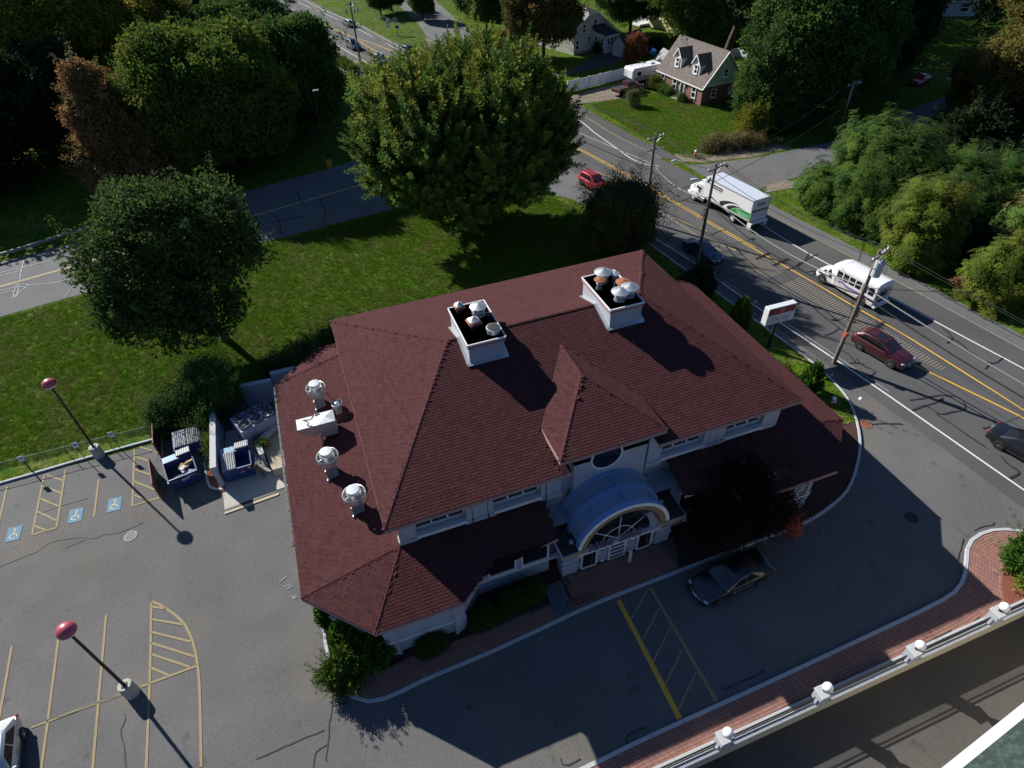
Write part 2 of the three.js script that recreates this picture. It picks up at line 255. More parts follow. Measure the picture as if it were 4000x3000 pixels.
// asphalt footpath on the far side of the main road
const pathIn = offset(farEdge.filter(q => q[1] > -95 && q[1] < -68.5), -0.35), pathOut = smooth([[45.3, -94.4], [45.7, -86.7], [46.3, -80.7], [47.0, -75], [47.7, -71.4], [48.2, -68]], 2);
struct('footpath', new MB().flat([...pathIn, ...pathOut.slice().reverse()], 0.016), M.darkDrive);
const path2 = farEdge.filter(q => q[1] > -54.5);
struct('footpath', new MB().flat([...offset(path2, -0.3), ...offset(path2, -2.0).reverse()], 0.017), M.oldRoad);
struct('gravel_shoulder', new MB().flat([[9.5, -165], [12.7, -157.8], [15.8, -140], [18.4, -131], [18, -124], [15.9, -125.5], [12.9, -135.8], [8.5, -150]].reverse(), 0.012), M.dirt);
struct('driveway', new MB().flat([[43.2, -97.5], [44.2, -93.8], [46.5, -94.2], [51.9, -93.8], [55.5, -94.2], [58, -96.3], [66.5, -99], [66.5, -103], [57, -101.4], [50, -99.7]], 0.012), M.dirt);
struct('driveway', new MB().flat([[40, -111], [42, -106.5], [50.2, -109.4], [58, -111.5], [65, -113.4], [69, -117], [68, -122], [62, -119.6], [53.2, -112.8]], 0.014), M.darkDrive);
struct('patio', new MB().flat([[76.5, -99.8], [80, -100.5], [83.5, -97], [80.4, -95.8]], 0.014), M.concrete);
struct('verge_apron', new MB().flat([[51.8, -55.6], [53.2, -57.2], [56.2, -57.5], [57.3, -56.6], [55.5, -55.4]].reverse(), 0.015), M.dirt);
struct('worn_verge', new MB().flat([[47.2, -68.2], [48.4, -70.4], [50.5, -69.3], [54, -68.6], [62, -68.2], [64, -65.6], [57, -65.2], [50, -66.3]], 0.013), M.dirt);

// raised beds round the restaurant
const kerbPts = smooth([[-4.95, -33], [-5.05, -25], [-5.08, -19.7], [-5.08, -18.3], [-4.84, -16.45], [-4.39, -15.62], [-3.82, -15.02], [-3.13, -14.66], [-2.32, -14.6], [-0.47, -14.77], [3.75, -14.95], [9.6, -15.4], [14.8, -15.48], [21.3, -15.54], [24.43, -15.58], [26.6, -15.95], [28.84, -16.7], [31.44, -18.58], [32.86, -20.01], [34.17, -21.87], [35.05, -23.66], [35.38, -25.39], [35.5, -28.03], [35.1, -32.34], [34.5, -37.89], [34.0, -42.28], [33.6, -46], [33.2, -50], [32.6, -55]], 0.9);
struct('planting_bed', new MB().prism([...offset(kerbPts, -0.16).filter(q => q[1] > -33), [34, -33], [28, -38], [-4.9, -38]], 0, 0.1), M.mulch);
struct('lawn_strip', new MB().flat([...offset(kerbPts, -0.17).filter(q => q[0] > 20.5 && q[1] < -21), [29.5, -55], [29, -21.5]], 0.125), M.grass);  // cut back in front: dark bed mulch there stands in for shaded grass
function kerb(name, pts, w, h, per, label, mat = M.granite) {
  const g = structGroup(name, label); let i = 0;
  while (i < pts.length - 1) {
    const j = Math.min(pts.length - 1, i + per); const inn = offset(pts, -w).slice(i, j + 1), out = pts.slice(i, j + 1);
    const t = 0.006; // open joint between stones
    const e = (a, b) => { const l = Math.hypot(b[0] - a[0], b[1] - a[1]) || 1; return [a[0] + (b[0] - a[0]) / l * t, a[1] + (b[1] - a[1]) / l * t]; };
    const o2 = out.slice(), i2 = inn.slice(); o2[0] = e(out[0], out[1]); i2[0] = e(inn[0], inn[1]); o2[o2.length - 1] = e(out.at(-1), out.at(-2)); i2[i2.length - 1] = e(inn.at(-1), inn.at(-2));
    new MB().prism([...o2, ...i2.reverse()], 0, h + (rng() - 0.5) * 0.012, 0.012).build('kerb_stone', mat, g);
    i = j;
  }
  return g;
}
kerb('granite_kerb', kerbPts, 0.17, 0.16, 2);
const islandKerb = smooth([[-40, -8.3], [-14, -8.3], [5.5, -8.27], [8.3, -8.37], [16.2, -8.46], [23.8, -8.6], [27, -8.68], [28.83, -8.82], [30.0, -9.2], [30.85, -9.75], [31.64, -10.38], [32.3, -10.85], [33.05, -11.1], [34.26, -11.17], [35.47, -10.85], [36.36, -10.3], [38.4, -8.8]], 0.9).reverse();
kerb('granite_kerb', islandKerb.filter(q => q[0] > -32), 0.2, 0.14, 2);
kerb('granite_kerb', smooth([[-60, -37.9], [-25, -38.62], [-18.7, -39.0], [-14.9, -39.12]], 2), 0.18, 0.14, 1);
kerb('granite_kerb', offset(farEdge, -0.02).filter(q => q[1] > -55 && q[1] < -6), 0.16, 0.08, 1, undefined, M.tanKerb);
kerb('granite_kerb', offset(farEdge, -0.02).filter(q => q[1] > -110 && q[1] < -69), 0.18, 0.08, 1, undefined, M.tanKerb);

// painted markings
const mk = structGroup('road_marking');
const L1 = smooth([[1.34, -209], [12.19, -163.75], [17.66, -137.9], [19.92, -126.1], [24.8, -104], [27, -93]], 2);
const L2 = smooth([[32.9, -55], [34.14, -51.4], [34.61, -49.5], [35.34, -45], [36.1, -37.7], [37.92, -24.35], [39.24, -12.6], [40.5, -3]], 2);
const far1 = smooth([[11.1, -207.7], [21.5, -164.7], [27.3, -135.8], [35, -108], [42.05, -88.8], [42.07, -81.4], [42.19, -76.8], [42.37, -70.9], [43.07, -68.8], [44.34, -67.6]], 1.5);
const far2 = smooth([[46.2, -52], [46.44, -49.3], [46.8, -42.9], [47.3, -39.5], [48.5, -32.1], [49.2, -27.3], [50.2, -21.2], [52, -9]], 2);
for (const l of [L1, L2, far1, far2]) new MB().ribbon(l, 0.15, 0.03).build('edge_line', M.white, mk);
new MB().ribbon(offset(L2.filter(q => q[1] < -22), -0.42), 0.1, 0.03).build('edge_line', M.faded, mk);
const yc = smooth([[5.72, -210.7], [12.1, -184], [18.85, -158], [22.0, -141.2], [28, -115], [34, -90], [37.48, -76.7], [38.75, -70.1], [40.49, -59.4], [41.48, -52.5], [42.55, -45.3]], 2);
for (const s of [-0.16, 0.16]) new MB().ribbon(offset(yc, s), 0.12, 0.03).build('centre_line', M.yellow, mk);
new MB().ribbon(smooth([[42.4, -45.35], [43.5, -38.9], [44.3, -33.1], [45.0, -29], [45.5, -23.5], [45.95, -17.9], [46.6, -9]], 2), 0.16, 0.03).build('centre_line', M.yellow, mk);
new MB().ribbon(smooth([[42.65, -25.1], [43.69, -22], [45.19, -17.3], [46.3, -12]], 2), 0.16, 0.03).build('centre_line', M.yellow, mk);
new MB().ribbon(smooth([[33.2, -79], [34.45, -73.6], [35.28, -70.3], [37.5, -60.5], [38.4, -52], [39.2, -45.5]], 2), 0.14, 0.03).build('centre_line', M.oldYellow, mk);
new MB().ribbon(smooth([[18.85, -158], [22.6, -148], [24.94, -140.2]], 2), 0.2, 0.03).build('centre_line', M.yellow, mk);
for (const [a, b] of [[[19.8, -153.5], [21.3, -154]], [[20.4, -149.5], [22.4, -149.4]], [[21.2, -145.5], [23.6, -145]], [[22.4, -141], [24.6, -141]], [[35.7, -70.5], [38.2, -64.4]], [[37.3, -63.5], [39.3, -58.5]], [[38.2, -55.2], [40.2, -50.2]], [[39, -49.2], [40.6, -45.6]]]) new MB().ribbon([a, b], 0.24, 0.03).build('hatch_stripe', M.oldYellow, mk);
for (const s of [-0.11, 0.11]) new MB().ribbon(offset(smooth([[-90, -56.5], [-31.2, -68.6], [-21.8, -70.8], [-5.8, -74.6], [4.1, -77.1], [14, -79.6]], 2), s), 0.1, 0.03).build('centre_line', M.paleYellow, mk);
// grooved (milled) panels between the lanes: ridges of old paving
for (const [q, n] of [[[[39.36, -44.19], [42.15, -44.8], [43.02, -40.42], [40.04, -39.94]], 17], [[[40.13, -38.4], [43.02, -38.94], [44.87, -23.6], [44.13, -23.47]], 60]]) {
  const b = new MB(); const [p0, p1, p2, p3] = q;
  for (let i = 0; i < n; i++) { const t = (i + 0.5) / n; const a = [lerp(p0[0], p3[0], t), lerp(p0[1], p3[1], t)], c = [lerp(p1[0], p2[0], t), lerp(p1[1], p2[1], t)]; b.beam(V(a[0], 0.011, a[1]), V(c[0], 0.011, c[1]), 0.13, 0.014); }
  const o = b.build('milled_strip', std(0.17, 0.15, 0.12, 0.95, { map: speckTex }), mk); o.userData.kind = 'stuff';
}
// parking stalls
const pk = structGroup('parking_marking');
const pl = (p, w, m, n = 'stall_line') => new MB().ribbon(p, w, 0.034, 0.12).build(n, m, pk);
const sub = (p, step = 0.6) => smooth(p, step);
for (const p of [[[-24.4, -38.2], [-24.1, -33]], [[-22.13, -38.4], [-21.92, -32.96]], [[-20.77, -38.4], [-20.51, -33]], [[-18.4, -36.5], [-18.29, -33.05]], [[-16.26, -38.7], [-15.96, -33.08]], [[-15.96, -33.08], [-14.3, -33.15]], [[-21.92, -32.96], [-20.51, -33]], [[-26.9, -38.2], [-26.6, -33]], [[-29.4, -38.1], [-29.1, -33]]]) pl(sub(p), 0.13, M.oldYellow);
for (const [a, b] of [[[-22.02, -38.4], [-20.75, -37.3]], [[-22.06, -37.36], [-20.71, -36.1]], [[-22.03, -36.16], [-20.67, -34.9]], [[-21.93, -34.93], [-20.57, -33.6]], [[-21.91, -33.7], [-21.1, -33]], [[-15.91, -38.8], [-14.5, -37.6]], [[-16.19, -37.9], [-15.0, -36.9]], [[-16.13, -36.6], [-14.9, -35.5]], [[-16.07, -35.4], [-14.5, -33.9]], [[-16, -34.1], [-15, -33.2]]]) pl(sub([a, b]), 0.13, M.oldYellow, 'hatch_stripe');
for (const p of [[[-21.49, -24.93], [-21.2, -19.5], [-21.1, -14]], [[-23.9, -24.9], [-23.6, -17]], [[-19.12, -24.94], [-18.8, -18.47], [-18.65, -14]], [[-16.71, -25.05], [-16.4, -16.6], [-16.2, -13]], [[-14.29, -25.03], [-14.1, -20.8], [-13.96, -15.67], [-13.9, -13]], [[-14.3, -25.03], [-13.9, -24.7], [-13.37, -24.13], [-12.45, -22.87], [-11.93, -21.45], [-11.68, -20.05], [-11.58, -18.84], [-11.46, -14.76]], [[-19.6, -19.75], [-15.3, -19.87]], [[-14.5, -19.92], [-11.68, -20.02]]]) pl(sub(p), 0.13, M.oldYellow);
const hl = [[-14.27, -24.67], [-14.22, -23.82], [-14.17, -22.99], [-14.16, -22.31], [-14.12, -21.63], [-14.1, -20.85]], hr = [[-13.43, -24.19], [-12.51, -22.82], [-12.06, -21.57], [-11.8, -20.57], [-12.09, -20.1], [-13.13, -20.02]];
hl.forEach((a, i) => pl(sub([a, hr[i]]), 0.12, M.oldYellow, 'hatch_stripe'));
pl(sub([[11.11, -15.2], [10.97, -8.48]]), 0.28, M.yellow); pl(sub([[13.19, -15.3], [13.13, -8.56]]), 0.2, M.oldYellow);
for (const [a, b] of [[[13.07, -15.24], [11.25, -13.97]], [[13.07, -14.0], [11.2, -12.64]], [[13.04, -12.77], [11.18, -11.44]], [[12.94, -11.43], [11.19, -10.22]], [[12.98, -10.16], [11.17, -8.9]]]) pl(sub([a, b]), 0.1, M.oldYellow, 'hatch_stripe');
for (const [x, z] of [[-23.07, -33.52], [-19.47, -33.65], [-17.12, -33.68]]) {
  new MB().flat([[x - 0.43, z - 0.63], [x + 0.43, z - 0.55], [x + 0.42, z + 0.65], [x - 0.42, z + 0.57]].reverse(), 0.034).build('blue_square', M.blueMark, pk);
  // wheelchair symbol
  const s = new MB(); const arc = []; for (let i = 0; i <= 14; i++) { const a = 0.9 + i / 14 * 3.9; arc.push([x - 0.03 + 0.19 * Math.cos(a), z + 0.2 - 0.19 * Math.sin(a) * -1]); }
  s.ribbon(arc, 0.06, 0.039).ribbon([[x + 0.02, z - 0.27], [x + 0.0, z + 0.08], [x + 0.16, z + 0.08], [x + 0.24, z + 0.32]], 0.06, 0.0385).flat([[x - 0.04, z - 0.42], [x + 0.08, z - 0.42], [x + 0.08, z - 0.31], [x - 0.04, z - 0.31]].reverse(), 0.039);
  s.build('wheelchair_symbol', M.paleYellow, pk);
}
// sealed cracks
function seal(name, lists, w, m, y) { const b = new MB(); for (const l of lists) { const p = smooth(l, 0.28).map((q, i, a) => i && i < a.length - 1 ? [q[0] + (rng() - 0.5) * 0.05, q[1] + (rng() - 0.5) * 0.05] : q); b.ribbon(p, w, y, 0.7); } const o = b.build(name, m); o.userData = { kind: 'structure' }; }
seal('crack_seal', C_lot, 0.06, M.tar, 0.036); seal('crack_seal', C_road, 0.12, M.tar, 0.038); seal('crack_seal', C_white, 0.07, M.whiteSeal, 0.04); seal('pavement_lettering', C_letters, 0.07, M.faded, 0.04);

// pavers
const paver = new THREE.BoxGeometry(1, 1, 1);
{
  const g = bare(paver);
  const cols = [col(0.25, 0.125, 0.095), col(0.27, 0.135, 0.1), col(0.235, 0.118, 0.092), col(0.255, 0.135, 0.105), col(0.225, 0.12, 0.098)];
  const bev = new MB().rbox(0.318, 0.06, 0.152, 0, 0, 0, 0.008).geo();
  const mats = cols.map(c => std(c.r, c.g, c.b, 0.9, { map: speckTex })), white = std(1, 1, 1, 0.9, { map: speckTex });
  const lay = (walk, lines, test, from, to, y) => {
    const list = [];
    for (let k = from; k < to; k++) {
      const row = offset(lines, -(0.22 + (k + 0.5) * 0.164)); let acc = (k % 2) * 0.165, len = 0;
      for (let i = 0; i < row.length - 1; i++) {
        const a = row[i], b = row[i + 1], l = Math.hypot(b[0] - a[0], b[1] - a[1]); 
        while (acc <= len + l) { const t = (acc - len) / (l || 1), x = lerp(a[0], b[0], t), z = lerp(a[1], b[1], t); if (test(x, z)) list.push([x, z, Math.atan2(-(b[1] - a[1]), b[0] - a[0])]); acc += 0.33; }
        len += l;
      }
    }
    list.sort((a, b) => Math.hypot(a[0] - 20, a[1]) - Math.hypot(b[0] - 20, b[1]));
    list.slice(0, 300).forEach(q => { const m = part('brick', bev, mats[Math.floor(rng() * 5)], walk); m.position.set(q[0], y + (rng() - 0.5) * 0.006, q[1]); m.rotation.y = q[2]; });
    const rest = list.slice(300); if (!rest.length) return;
    const im = new THREE.InstancedMesh(bev, white, rest.length); im.name = 'brick_paving'; im.userData.kind = 'stuff'; im.castShadow = im.receiveShadow = true; const d = new THREE.Object3D(), c = new THREE.Color();
    rest.forEach((q, i) => { d.position.set(q[0], y + (rng() - 0.5) * 0.006, q[1]); d.rotation.y = q[2]; d.updateMatrix(); im.setMatrixAt(i, d.matrix); c.copy(cols[Math.floor(rng() * 5)]).multiplyScalar(0.93 + 0.14 * rng()); im.setColorAt(i, c); });
    walk.add(im);
  };
  const planter = [[30.6, -6.9], [31.66, -8.07], [32.34, -8.6], [33.09, -9.11], [34.2, -9.6], [35.2, -9.4], [37, -8.5], [38.5, -7.6], [38.5, -6.9]];
  const bed = [[-30, -8.3], ...islandKerb.filter(q => q[0] > -30).reverse(), [38.5, -6.7], [-30, -6.7]];
  const w1 = structGroup('brick_walk'); new MB().prism(offset(bed, 0).map(q => [q[0], Math.min(q[1] + 0.1, -6.7)]), 0, 0.075).build('paving_bed', std(0.09, 0.075, 0.065, 0.95), w1);
  lay(w1, islandKerb.filter(q => q[0] > 2), (x, z) => z < -7.06 && x < 38.3 && x > 3 && !inside(planter, x, z), 0, 22, 0.082);
  struct('planter_mulch', new MB().prism(planter.map(q => [q[0], q[1]]), 0.05, 0.125), M.redMulch);
  const edge = structGroup('planter_edge'); const pe = smooth(planter.slice(0, 7), 0.35); for (let i = 0; i < pe.length - 1; i++) { const a = pe[i], b = pe[i + 1]; const m = part('brick', bev, mats[i % 5], edge); m.position.set((a[0] + b[0]) / 2, 0.1, (a[1] + b[1]) / 2); m.rotation.y = Math.atan2(-(b[1] - a[1]), b[0] - a[0]) + (i % 1); }
  const w2 = structGroup('brick_walk'); 
  const front = kerbPts.filter(q => q[1] > -16.6 && q[0] < 16.2);
  new MB().prism([...offset(front, -0.17), [16.2, -17.7], [8.6, -17.7], [8.6, -16.4], [4.2, -16.4], [0.9, -16.2], [-2, -15.95], [-2.9, -16.1], [-3.7, -16.6]], 0, 0.115).build('paving_bed', std(0.09, 0.075, 0.065, 0.95), w2);
  lay(w2, front, (x, z) => x < 16 && z > -17.65 && (x > 8.8 || z > -16.25 + (x < -1.8 ? 0.12 : 0)), 0, 14, 0.122);
}
// manhole covers
for (const [x, z, l, m] of [[34.3, -21.04, 'rusty round manhole cover beside the kerb near the hydrant', M.rust], [30.88, -13.57, 'dark round manhole cover in the shaded driveway', M.tar], [-15.86, -30.48, 'round patch cover in the parking lot asphalt, below the blue painted squares', M.faded], [39.6, -62.5, 'iron manhole cover on the main road near the parked bush and box truck', M.tar]]) {
  const g = thing('manhole_cover', l.replace('parked bush and box truck', 'round dark bush'), 'manhole cover', x, 0.03, z);
  new MB().cyl(0.42, 0.42, 0.014, 0, 0, 0, 24).build('lid', m, g); const r = new MB(); for (let i = -2; i <= 2; i++) r.box(0.6 - Math.abs(i) * 0.1, 0.012, 0.03, 0, 0.008, i * 0.13); r.build('rib', M.tar, g);
}
// ------------------------------------------------------------------ the restaurant
const rest = thing('restaurant', 'large restaurant with dark red shingled hip roofs and a blue barrel vaulted entrance canopy', 'restaurant');
const YE = 4.4, YW = 5.65, YU = 8.1, YR = 11.15;
// walls of the lower storey
{
  const w = new MB();
  const foot = [[-4.35, -19.5], [-1.65, -16.8], [2.1, -16.8], [3.75, -18.45], [8.15, -18.45], [8.15, -19.42], [15.9, -19.42], [15.9, -18.45], [19.7, -18.45], [21.4, -16.8], [25.1, -16.8], [27.8, -19.5], [27.8, -36.1], [25.1, -38.8], [-1.65, -38.8], [-4.35, -36.1]].reverse();
  w.prism(foot, 0, 4.3).prism([[8.9, -19.4], [15.6, -19.4], [15.6, -17.82], [8.9, -17.82]], 0, 3.52); w.build('wall', M.stucco, rest);
  // plinth course and water table
  const fr = [[-4.35, -19.5], [-1.65, -16.8], [2.1, -16.8], [3.75, -18.45], [8.9, -18.45]];
  const fr2 = [[15.6, -18.45], [19.7, -18.45], [21.4, -16.8], [25.1, -16.8], [27.8, -19.5]];
  const out = (p, d) => offset(p, d);
  for (const f of [fr, fr2]) {
    const o2 = out(f, 0.04);
    for (let i = 0; i < f.length - 1; i++) { new MB().beam(V(o2[i][0], 1.45, o2[i][1]), V(o2[i + 1][0], 1.45, o2[i + 1][1]), 0.24, 0.14).build('water_table', M.trim, rest); }
  }
  // frieze: dusty pink arched panel under each pavilion eave with a pale emblem and two dots
  const emblem = (nm, c, dir, nrm) => {
    const e = new MB(); const P = (u, v) => V(c.x + dir.x * u + nrm.x * 0.06, c.y + v, c.z + dir.z * u + nrm.z * 0.06);
    const bar = (u0, v0, u1, v1) => e.beam(P(u0, v0), P(u1, v1), 0.025, 0.035);
    bar(-0.13, 0.16, 0.15, 0.16); bar(-0.15, 0.14, -0.17, -0.16); bar(0.15, 0.16, 0.13, -0.2); bar(-0.1, 0.07, 0.07, 0.07); bar(0.07, 0.07, 0.06, -0.03); bar(-0.1, 0.07, -0.1, -0.03); bar(-0.1, -0.03, 0.06, -0.03); bar(-0.02, -0.03, -0.03, -0.15); bar(-0.11, -0.15, 0.07, -0.14);
    for (const u of [-0.42, 0.42]) { const q = P(u, u * 0.05); new MB().add(new THREE.OctahedronGeometry(0.035), m4(q.x, q.y, q.z)).build('emblem_dot', M.whitePaint, nm); }
    e.build('emblem', M.whitePaint, nm);
  };
  const frieze = (a, b) => { // from a to b along the wall, flat top and curved underside
    const A = V(a[0], 0, a[1]), B = V(b[0], 0, b[1]), L = A.distanceTo(B), dir = B.clone().sub(A).normalize(), nrm = V(-dir.z, 0, dir.x);
    const s = new THREE.Shape(); s.moveTo(0, 4.05); s.lineTo(L, 4.05); const n = 16; for (let i = 0; i <= n; i++) { const t = i / n; s.lineTo(L * (1 - t), 4.05 - 1.0 * Math.pow(Math.sin(Math.PI * clamp(t * 1.0)), 0.55)); }
    const g = new THREE.ExtrudeGeometry(s, { depth: 0.04, bevelEnabled: false }); const m = new THREE.Matrix4().makeBasis(dir, UP, nrm).setPosition(A.clone().addScaledVector(nrm, 0.003));
    const f = new MB().add(g, m).build('frieze', M.pink, rest); const c = A.clone().add(B).multiplyScalar(0.5); c.y = 3.55; emblem(f, c, dir, nrm);
  };
  frieze([-3.95, -19.1], [-2.1, -17.25]); frieze([-0.9, -16.8], [1.75, -16.8]); frieze([21.8, -16.8], [24.3, -16.8]); frieze([25.6, -17.3], [27.4, -19.1]); frieze([2.4, -17.1], [3.5, -18.2]);
  // stepped corner piers
  for (const [x, z, r] of [[-1.45, -16.95, Math.PI / 8], [2.15, -16.95, -Math.PI / 8], [21.35, -16.95, Math.PI / 8], [24.9, -16.95, -Math.PI / 8], [-4.2, -19.6, Math.PI * 3 / 8], [27.6, -19.6, -Math.PI * 3 / 8]]) {
    const p = new MB(); p.rbox(0.78, 1.35, 0.5, x, 0.675, z, 0.02, -r).rbox(0.7, 1.6, 0.44, x, 2.15, z, 0.02, -r).rbox(0.84, 0.34, 0.56, x, 3.0, z, 0.03, -r).rbox(0.9, 0.3, 0.62, x, 3.42, z, 0.03, -r).rbox(0.74, 0.75, 0.46, x, 3.92, z, 0.02, -r); p.build('pier', M.stucco, rest);
  }
  // front windows of the recesses
  for (const [x0, x1] of [[4.4, 6.1], [6.4, 8.1], [16.5, 18.0], [18.1, 19.4]]) { const f = new MB().box(x1 - x0, 0.1, 0.1, (x0 + x1) / 2, 1.55, -18.4).box(x1 - x0, 0.1, 0.1, (x0 + x1) / 2, 3.45, -18.4).box(0.09, 1.8, 0.1, x0 + 0.05, 2.5, -18.4).box(0.09, 1.8, 0.1, x1 - 0.05, 2.5, -18.4).build('window_frame', M.whitePaint, rest); new MB().box(x1 - x0 - 0.18, 1.8, 0.03, (x0 + x1) / 2, 2.5, -18.435).build('pane', M.glass, f); }
}
// upper storey
{
  const w = new MB(); w.prism([[0.35, -19.85], [9.95, -19.85], [9.95, -19.4], [14.35, -19.4], [14.35, -19.85], [23.25, -19.85], [23.25, -36.7], [0.35, -36.7]].reverse(), 4.3, 8.0);
  w.box(0.2, 2.3, 0.5, 0.3, 6.85, -19.65).box(0.2, 2.3, 0.5, 23.3, 6.85, -19.65); w.build('upper_wall', M.stucco, rest);
  const pil = (x0, x1, z = -19.42) => new MB().box(x1 - x0, 2.4, 0.42, (x0 + x1) / 2, 6.8, z - 0.21 + 0.0).box(x1 - x0 + 0.12, 0.42, 0.5, (x0 + x1) / 2, 5.72, z - 0.2).build('pilaster', M.stucco, rest);
  for (const [a, b] of [[0.2, 1.1], [3.8, 4.12], [4.16, 4.98], [5.02, 5.3], [8.02, 8.3], [8.36, 9.2], [14.5, 15.4], [18.22, 18.55], [18.6, 19.66], [22.3, 23.2]]) pil(a, b);
  for (const [x0, x1] of [[1.1, 3.8], [5.3, 8.02], [15.4, 18.22], [19.66, 22.3]]) {
    const c = (x0 + x1) / 2, W = x1 - x0;
    new MB().box(W, 0.22, 0.5, c, 5.9, -19.6).box(W, 0.1, 0.56, c, 6.06, -19.56).build('window_sill', M.trim, rest);
    new MB().box(W, 0.75, 0.42, c, 7.66, -19.66).build('window_head', M.stucco, rest);
    const f = new MB().box(W, 0.08, 0.1, c, 6.2, -19.78).box(W, 0.08, 0.1, c, 7.25, -19.78); for (let i = 0; i <= 3; i++) f.box(0.07, 1.05, 0.1, x0 + 0.04 + i * (W - 0.08) / 3, 6.72, -19.78);
    f.box(W, 0.05, 0.08, c, 6.9, -19.78); const F = f.build('window_frame', M.whitePaint, rest);
    for (let i = 0; i < 3; i++) { const pw = (W - 0.3) / 3; const cx = x0 + 0.04 + (i + 0.5) * (W - 0.08) / 3; new MB().box(pw, 0.64, 0.02, cx, 6.56, -19.82).build('pane', M.glass, F); new MB().box(pw, 0.28, 0.02, cx, 7.06, -19.82).build('pane', M.glass, F); }
    const spikes = new MB(); for (let i = 0; i < 18; i++) { const x = x0 + 0.15 + i * (W - 0.3) / 17; spikes.rod(V(x, 6.1, -19.5), V(x + 0.03, 6.32, -19.55), 0.008, 0.004, 4); } spikes.rod(V(x0 + 0.1, 6.24, -19.52), V(x1 - 0.1, 6.24, -19.52), 0.008, 0.008, 4); spikes.build('guard_rail', M.darkMetal, rest);
  }
  // round window of the gable block
  const t = new MB(); t.prism([[9.95, -19.9], [14.35, -19.9], [14.35, -24.5], [9.95, -24.5]].reverse(), 7.9, 8.95); t.box(4.4, 1.25, 0.5, 12.15, 8.3, -19.65); t.build('gable_wall', M.stucco, rest);
  const ring = new MB().add(new THREE.TorusGeometry(0.92, 0.06, 8, 40), m4(11.85, 7.72, -19.37)).build('round_window', M.whitePaint, rest);
  new MB().cyl(0.9, 0.9, 0.03, 11.85, 7.72, -19.385, 40, Math.PI / 2).build('pane', M.glass, ring);
}
// ---- shingled roofs
const shCols = [col(0.07, 0.026, 0.026), col(0.066, 0.025, 0.0255), col(0.075, 0.027, 0.026), col(0.062, 0.025, 0.027), col(0.07, 0.029, 0.03), col(0.058, 0.0225, 0.024)];
const shMats = shCols.map(c => phys(c.r, c.g, c.b, 0.95, { map: speckTex, specularIntensity: 0.2 }));
const shWhite = phys(1, 1, 1, 0.95, { map: speckTex, specularIntensity: 0.2 });
const deckMat = phys(0.04, 0.019, 0.02, 0.95, { specularIntensity: 0.2 });
const tabGeo = (() => { const g = new MB(); // a tab: thin at the top, thick butt edge at the bottom; y is the roof normal, z points down the slope
  const w = 0.168, t = 0.016, a = -0.13, b = 0.09; const p = (x, y, z) => V(x, y, z);
  g.face([p(-w, 0.002, a), p(-w, t, b), p(w, t, b), p(w, 0.002, a)]).face([p(-w, t, b), p(-w, -0.01, b), p(w, -0.01, b), p(w, t, b)]).face([p(-w, 0.002, a), p(-w, -0.01, b), p(-w, t, b)]).face([p(w, 0.002, a), p(w, t, b), p(w, -0.01, b)]); return g.geo(); })();
const EXPO = 0.172, TAB = 0.342;
function roofPlane(name, poly, parent, sink, opts = {}) {
  // poly: corners of one plane, the first two along its eave
  const e = poly[1].clone().sub(poly[0]).normalize(); let n = V();
  for (let i = 2; i < poly.length; i++) { n = V().crossVectors(poly[1].clone().sub(poly[0]), poly[i].clone().sub(poly[0])); if (n.length() > 1) break; }
  n.normalize(); if (n.y < 0) n.negate();
  const down = V().crossVectors(e, n).normalize(); if (down.y > 0) down.negate();
  const base = poly[0]; const p2 = poly.map(p => { const q = p.clone().sub(base); return [q.dot(e), -q.dot(down)]; });
  const x0 = Math.min(...p2.map(p => p[0])), x1 = Math.max(...p2.map(p => p[0])), y1 = Math.max(...p2.map(p => p[1])), y0 = Math.min(...p2.map(p => p[1]));
  const q = new THREE.Quaternion().setFromRotationMatrix(new THREE.Matrix4().makeBasis(V().crossVectors(n, down), n, down));
  const m = new THREE.Matrix4(), s = V(1, 1, 1);
  const rd = mulberry(Math.round(1000 * (x1 + y1)) + name.length);
  let r = Math.floor(y0 / EXPO); 
  for (; r * EXPO < y1; r++) {
    const v = r * EXPO + 0.085; const shift = (r % 3) * 0.114 + (r % 2) * 0.05;
    for (let u = Math.floor(x0 / TAB) * TAB + shift; u < x1 + TAB; u += TAB) {
      if (!inside(p2, u, v)) continue; if (opts.skip && opts.skip(base.clone().addScaledVector(e, u).addScaledVector(down, -v))) continue;
      const pos = base.clone().addScaledVector(e, u).addScaledVector(down, -v).addScaledVector(n, 0.012);
      sink.push({ pos, q, k: Math.floor(rd() * 6), f: 0.93 + 0.14 * rd(), sx: 0.9 + 0.2 * rd() });
    }
  }
  const P = poly.slice(); const g = new MB().face(P.map(p => p.clone())); // thickness
  g.face(P.map(p => p.clone().addScaledVector(n, -0.1)).reverse());
  for (let i = 0; i < P.length; i++) { const a = P[i], b = P[(i + 1) % P.length]; g.quad(a, b, b.clone().addScaledVector(n, -0.1), a.clone().addScaledVector(n, -0.1)); }
  return g.build(name, deckMat, parent);
}
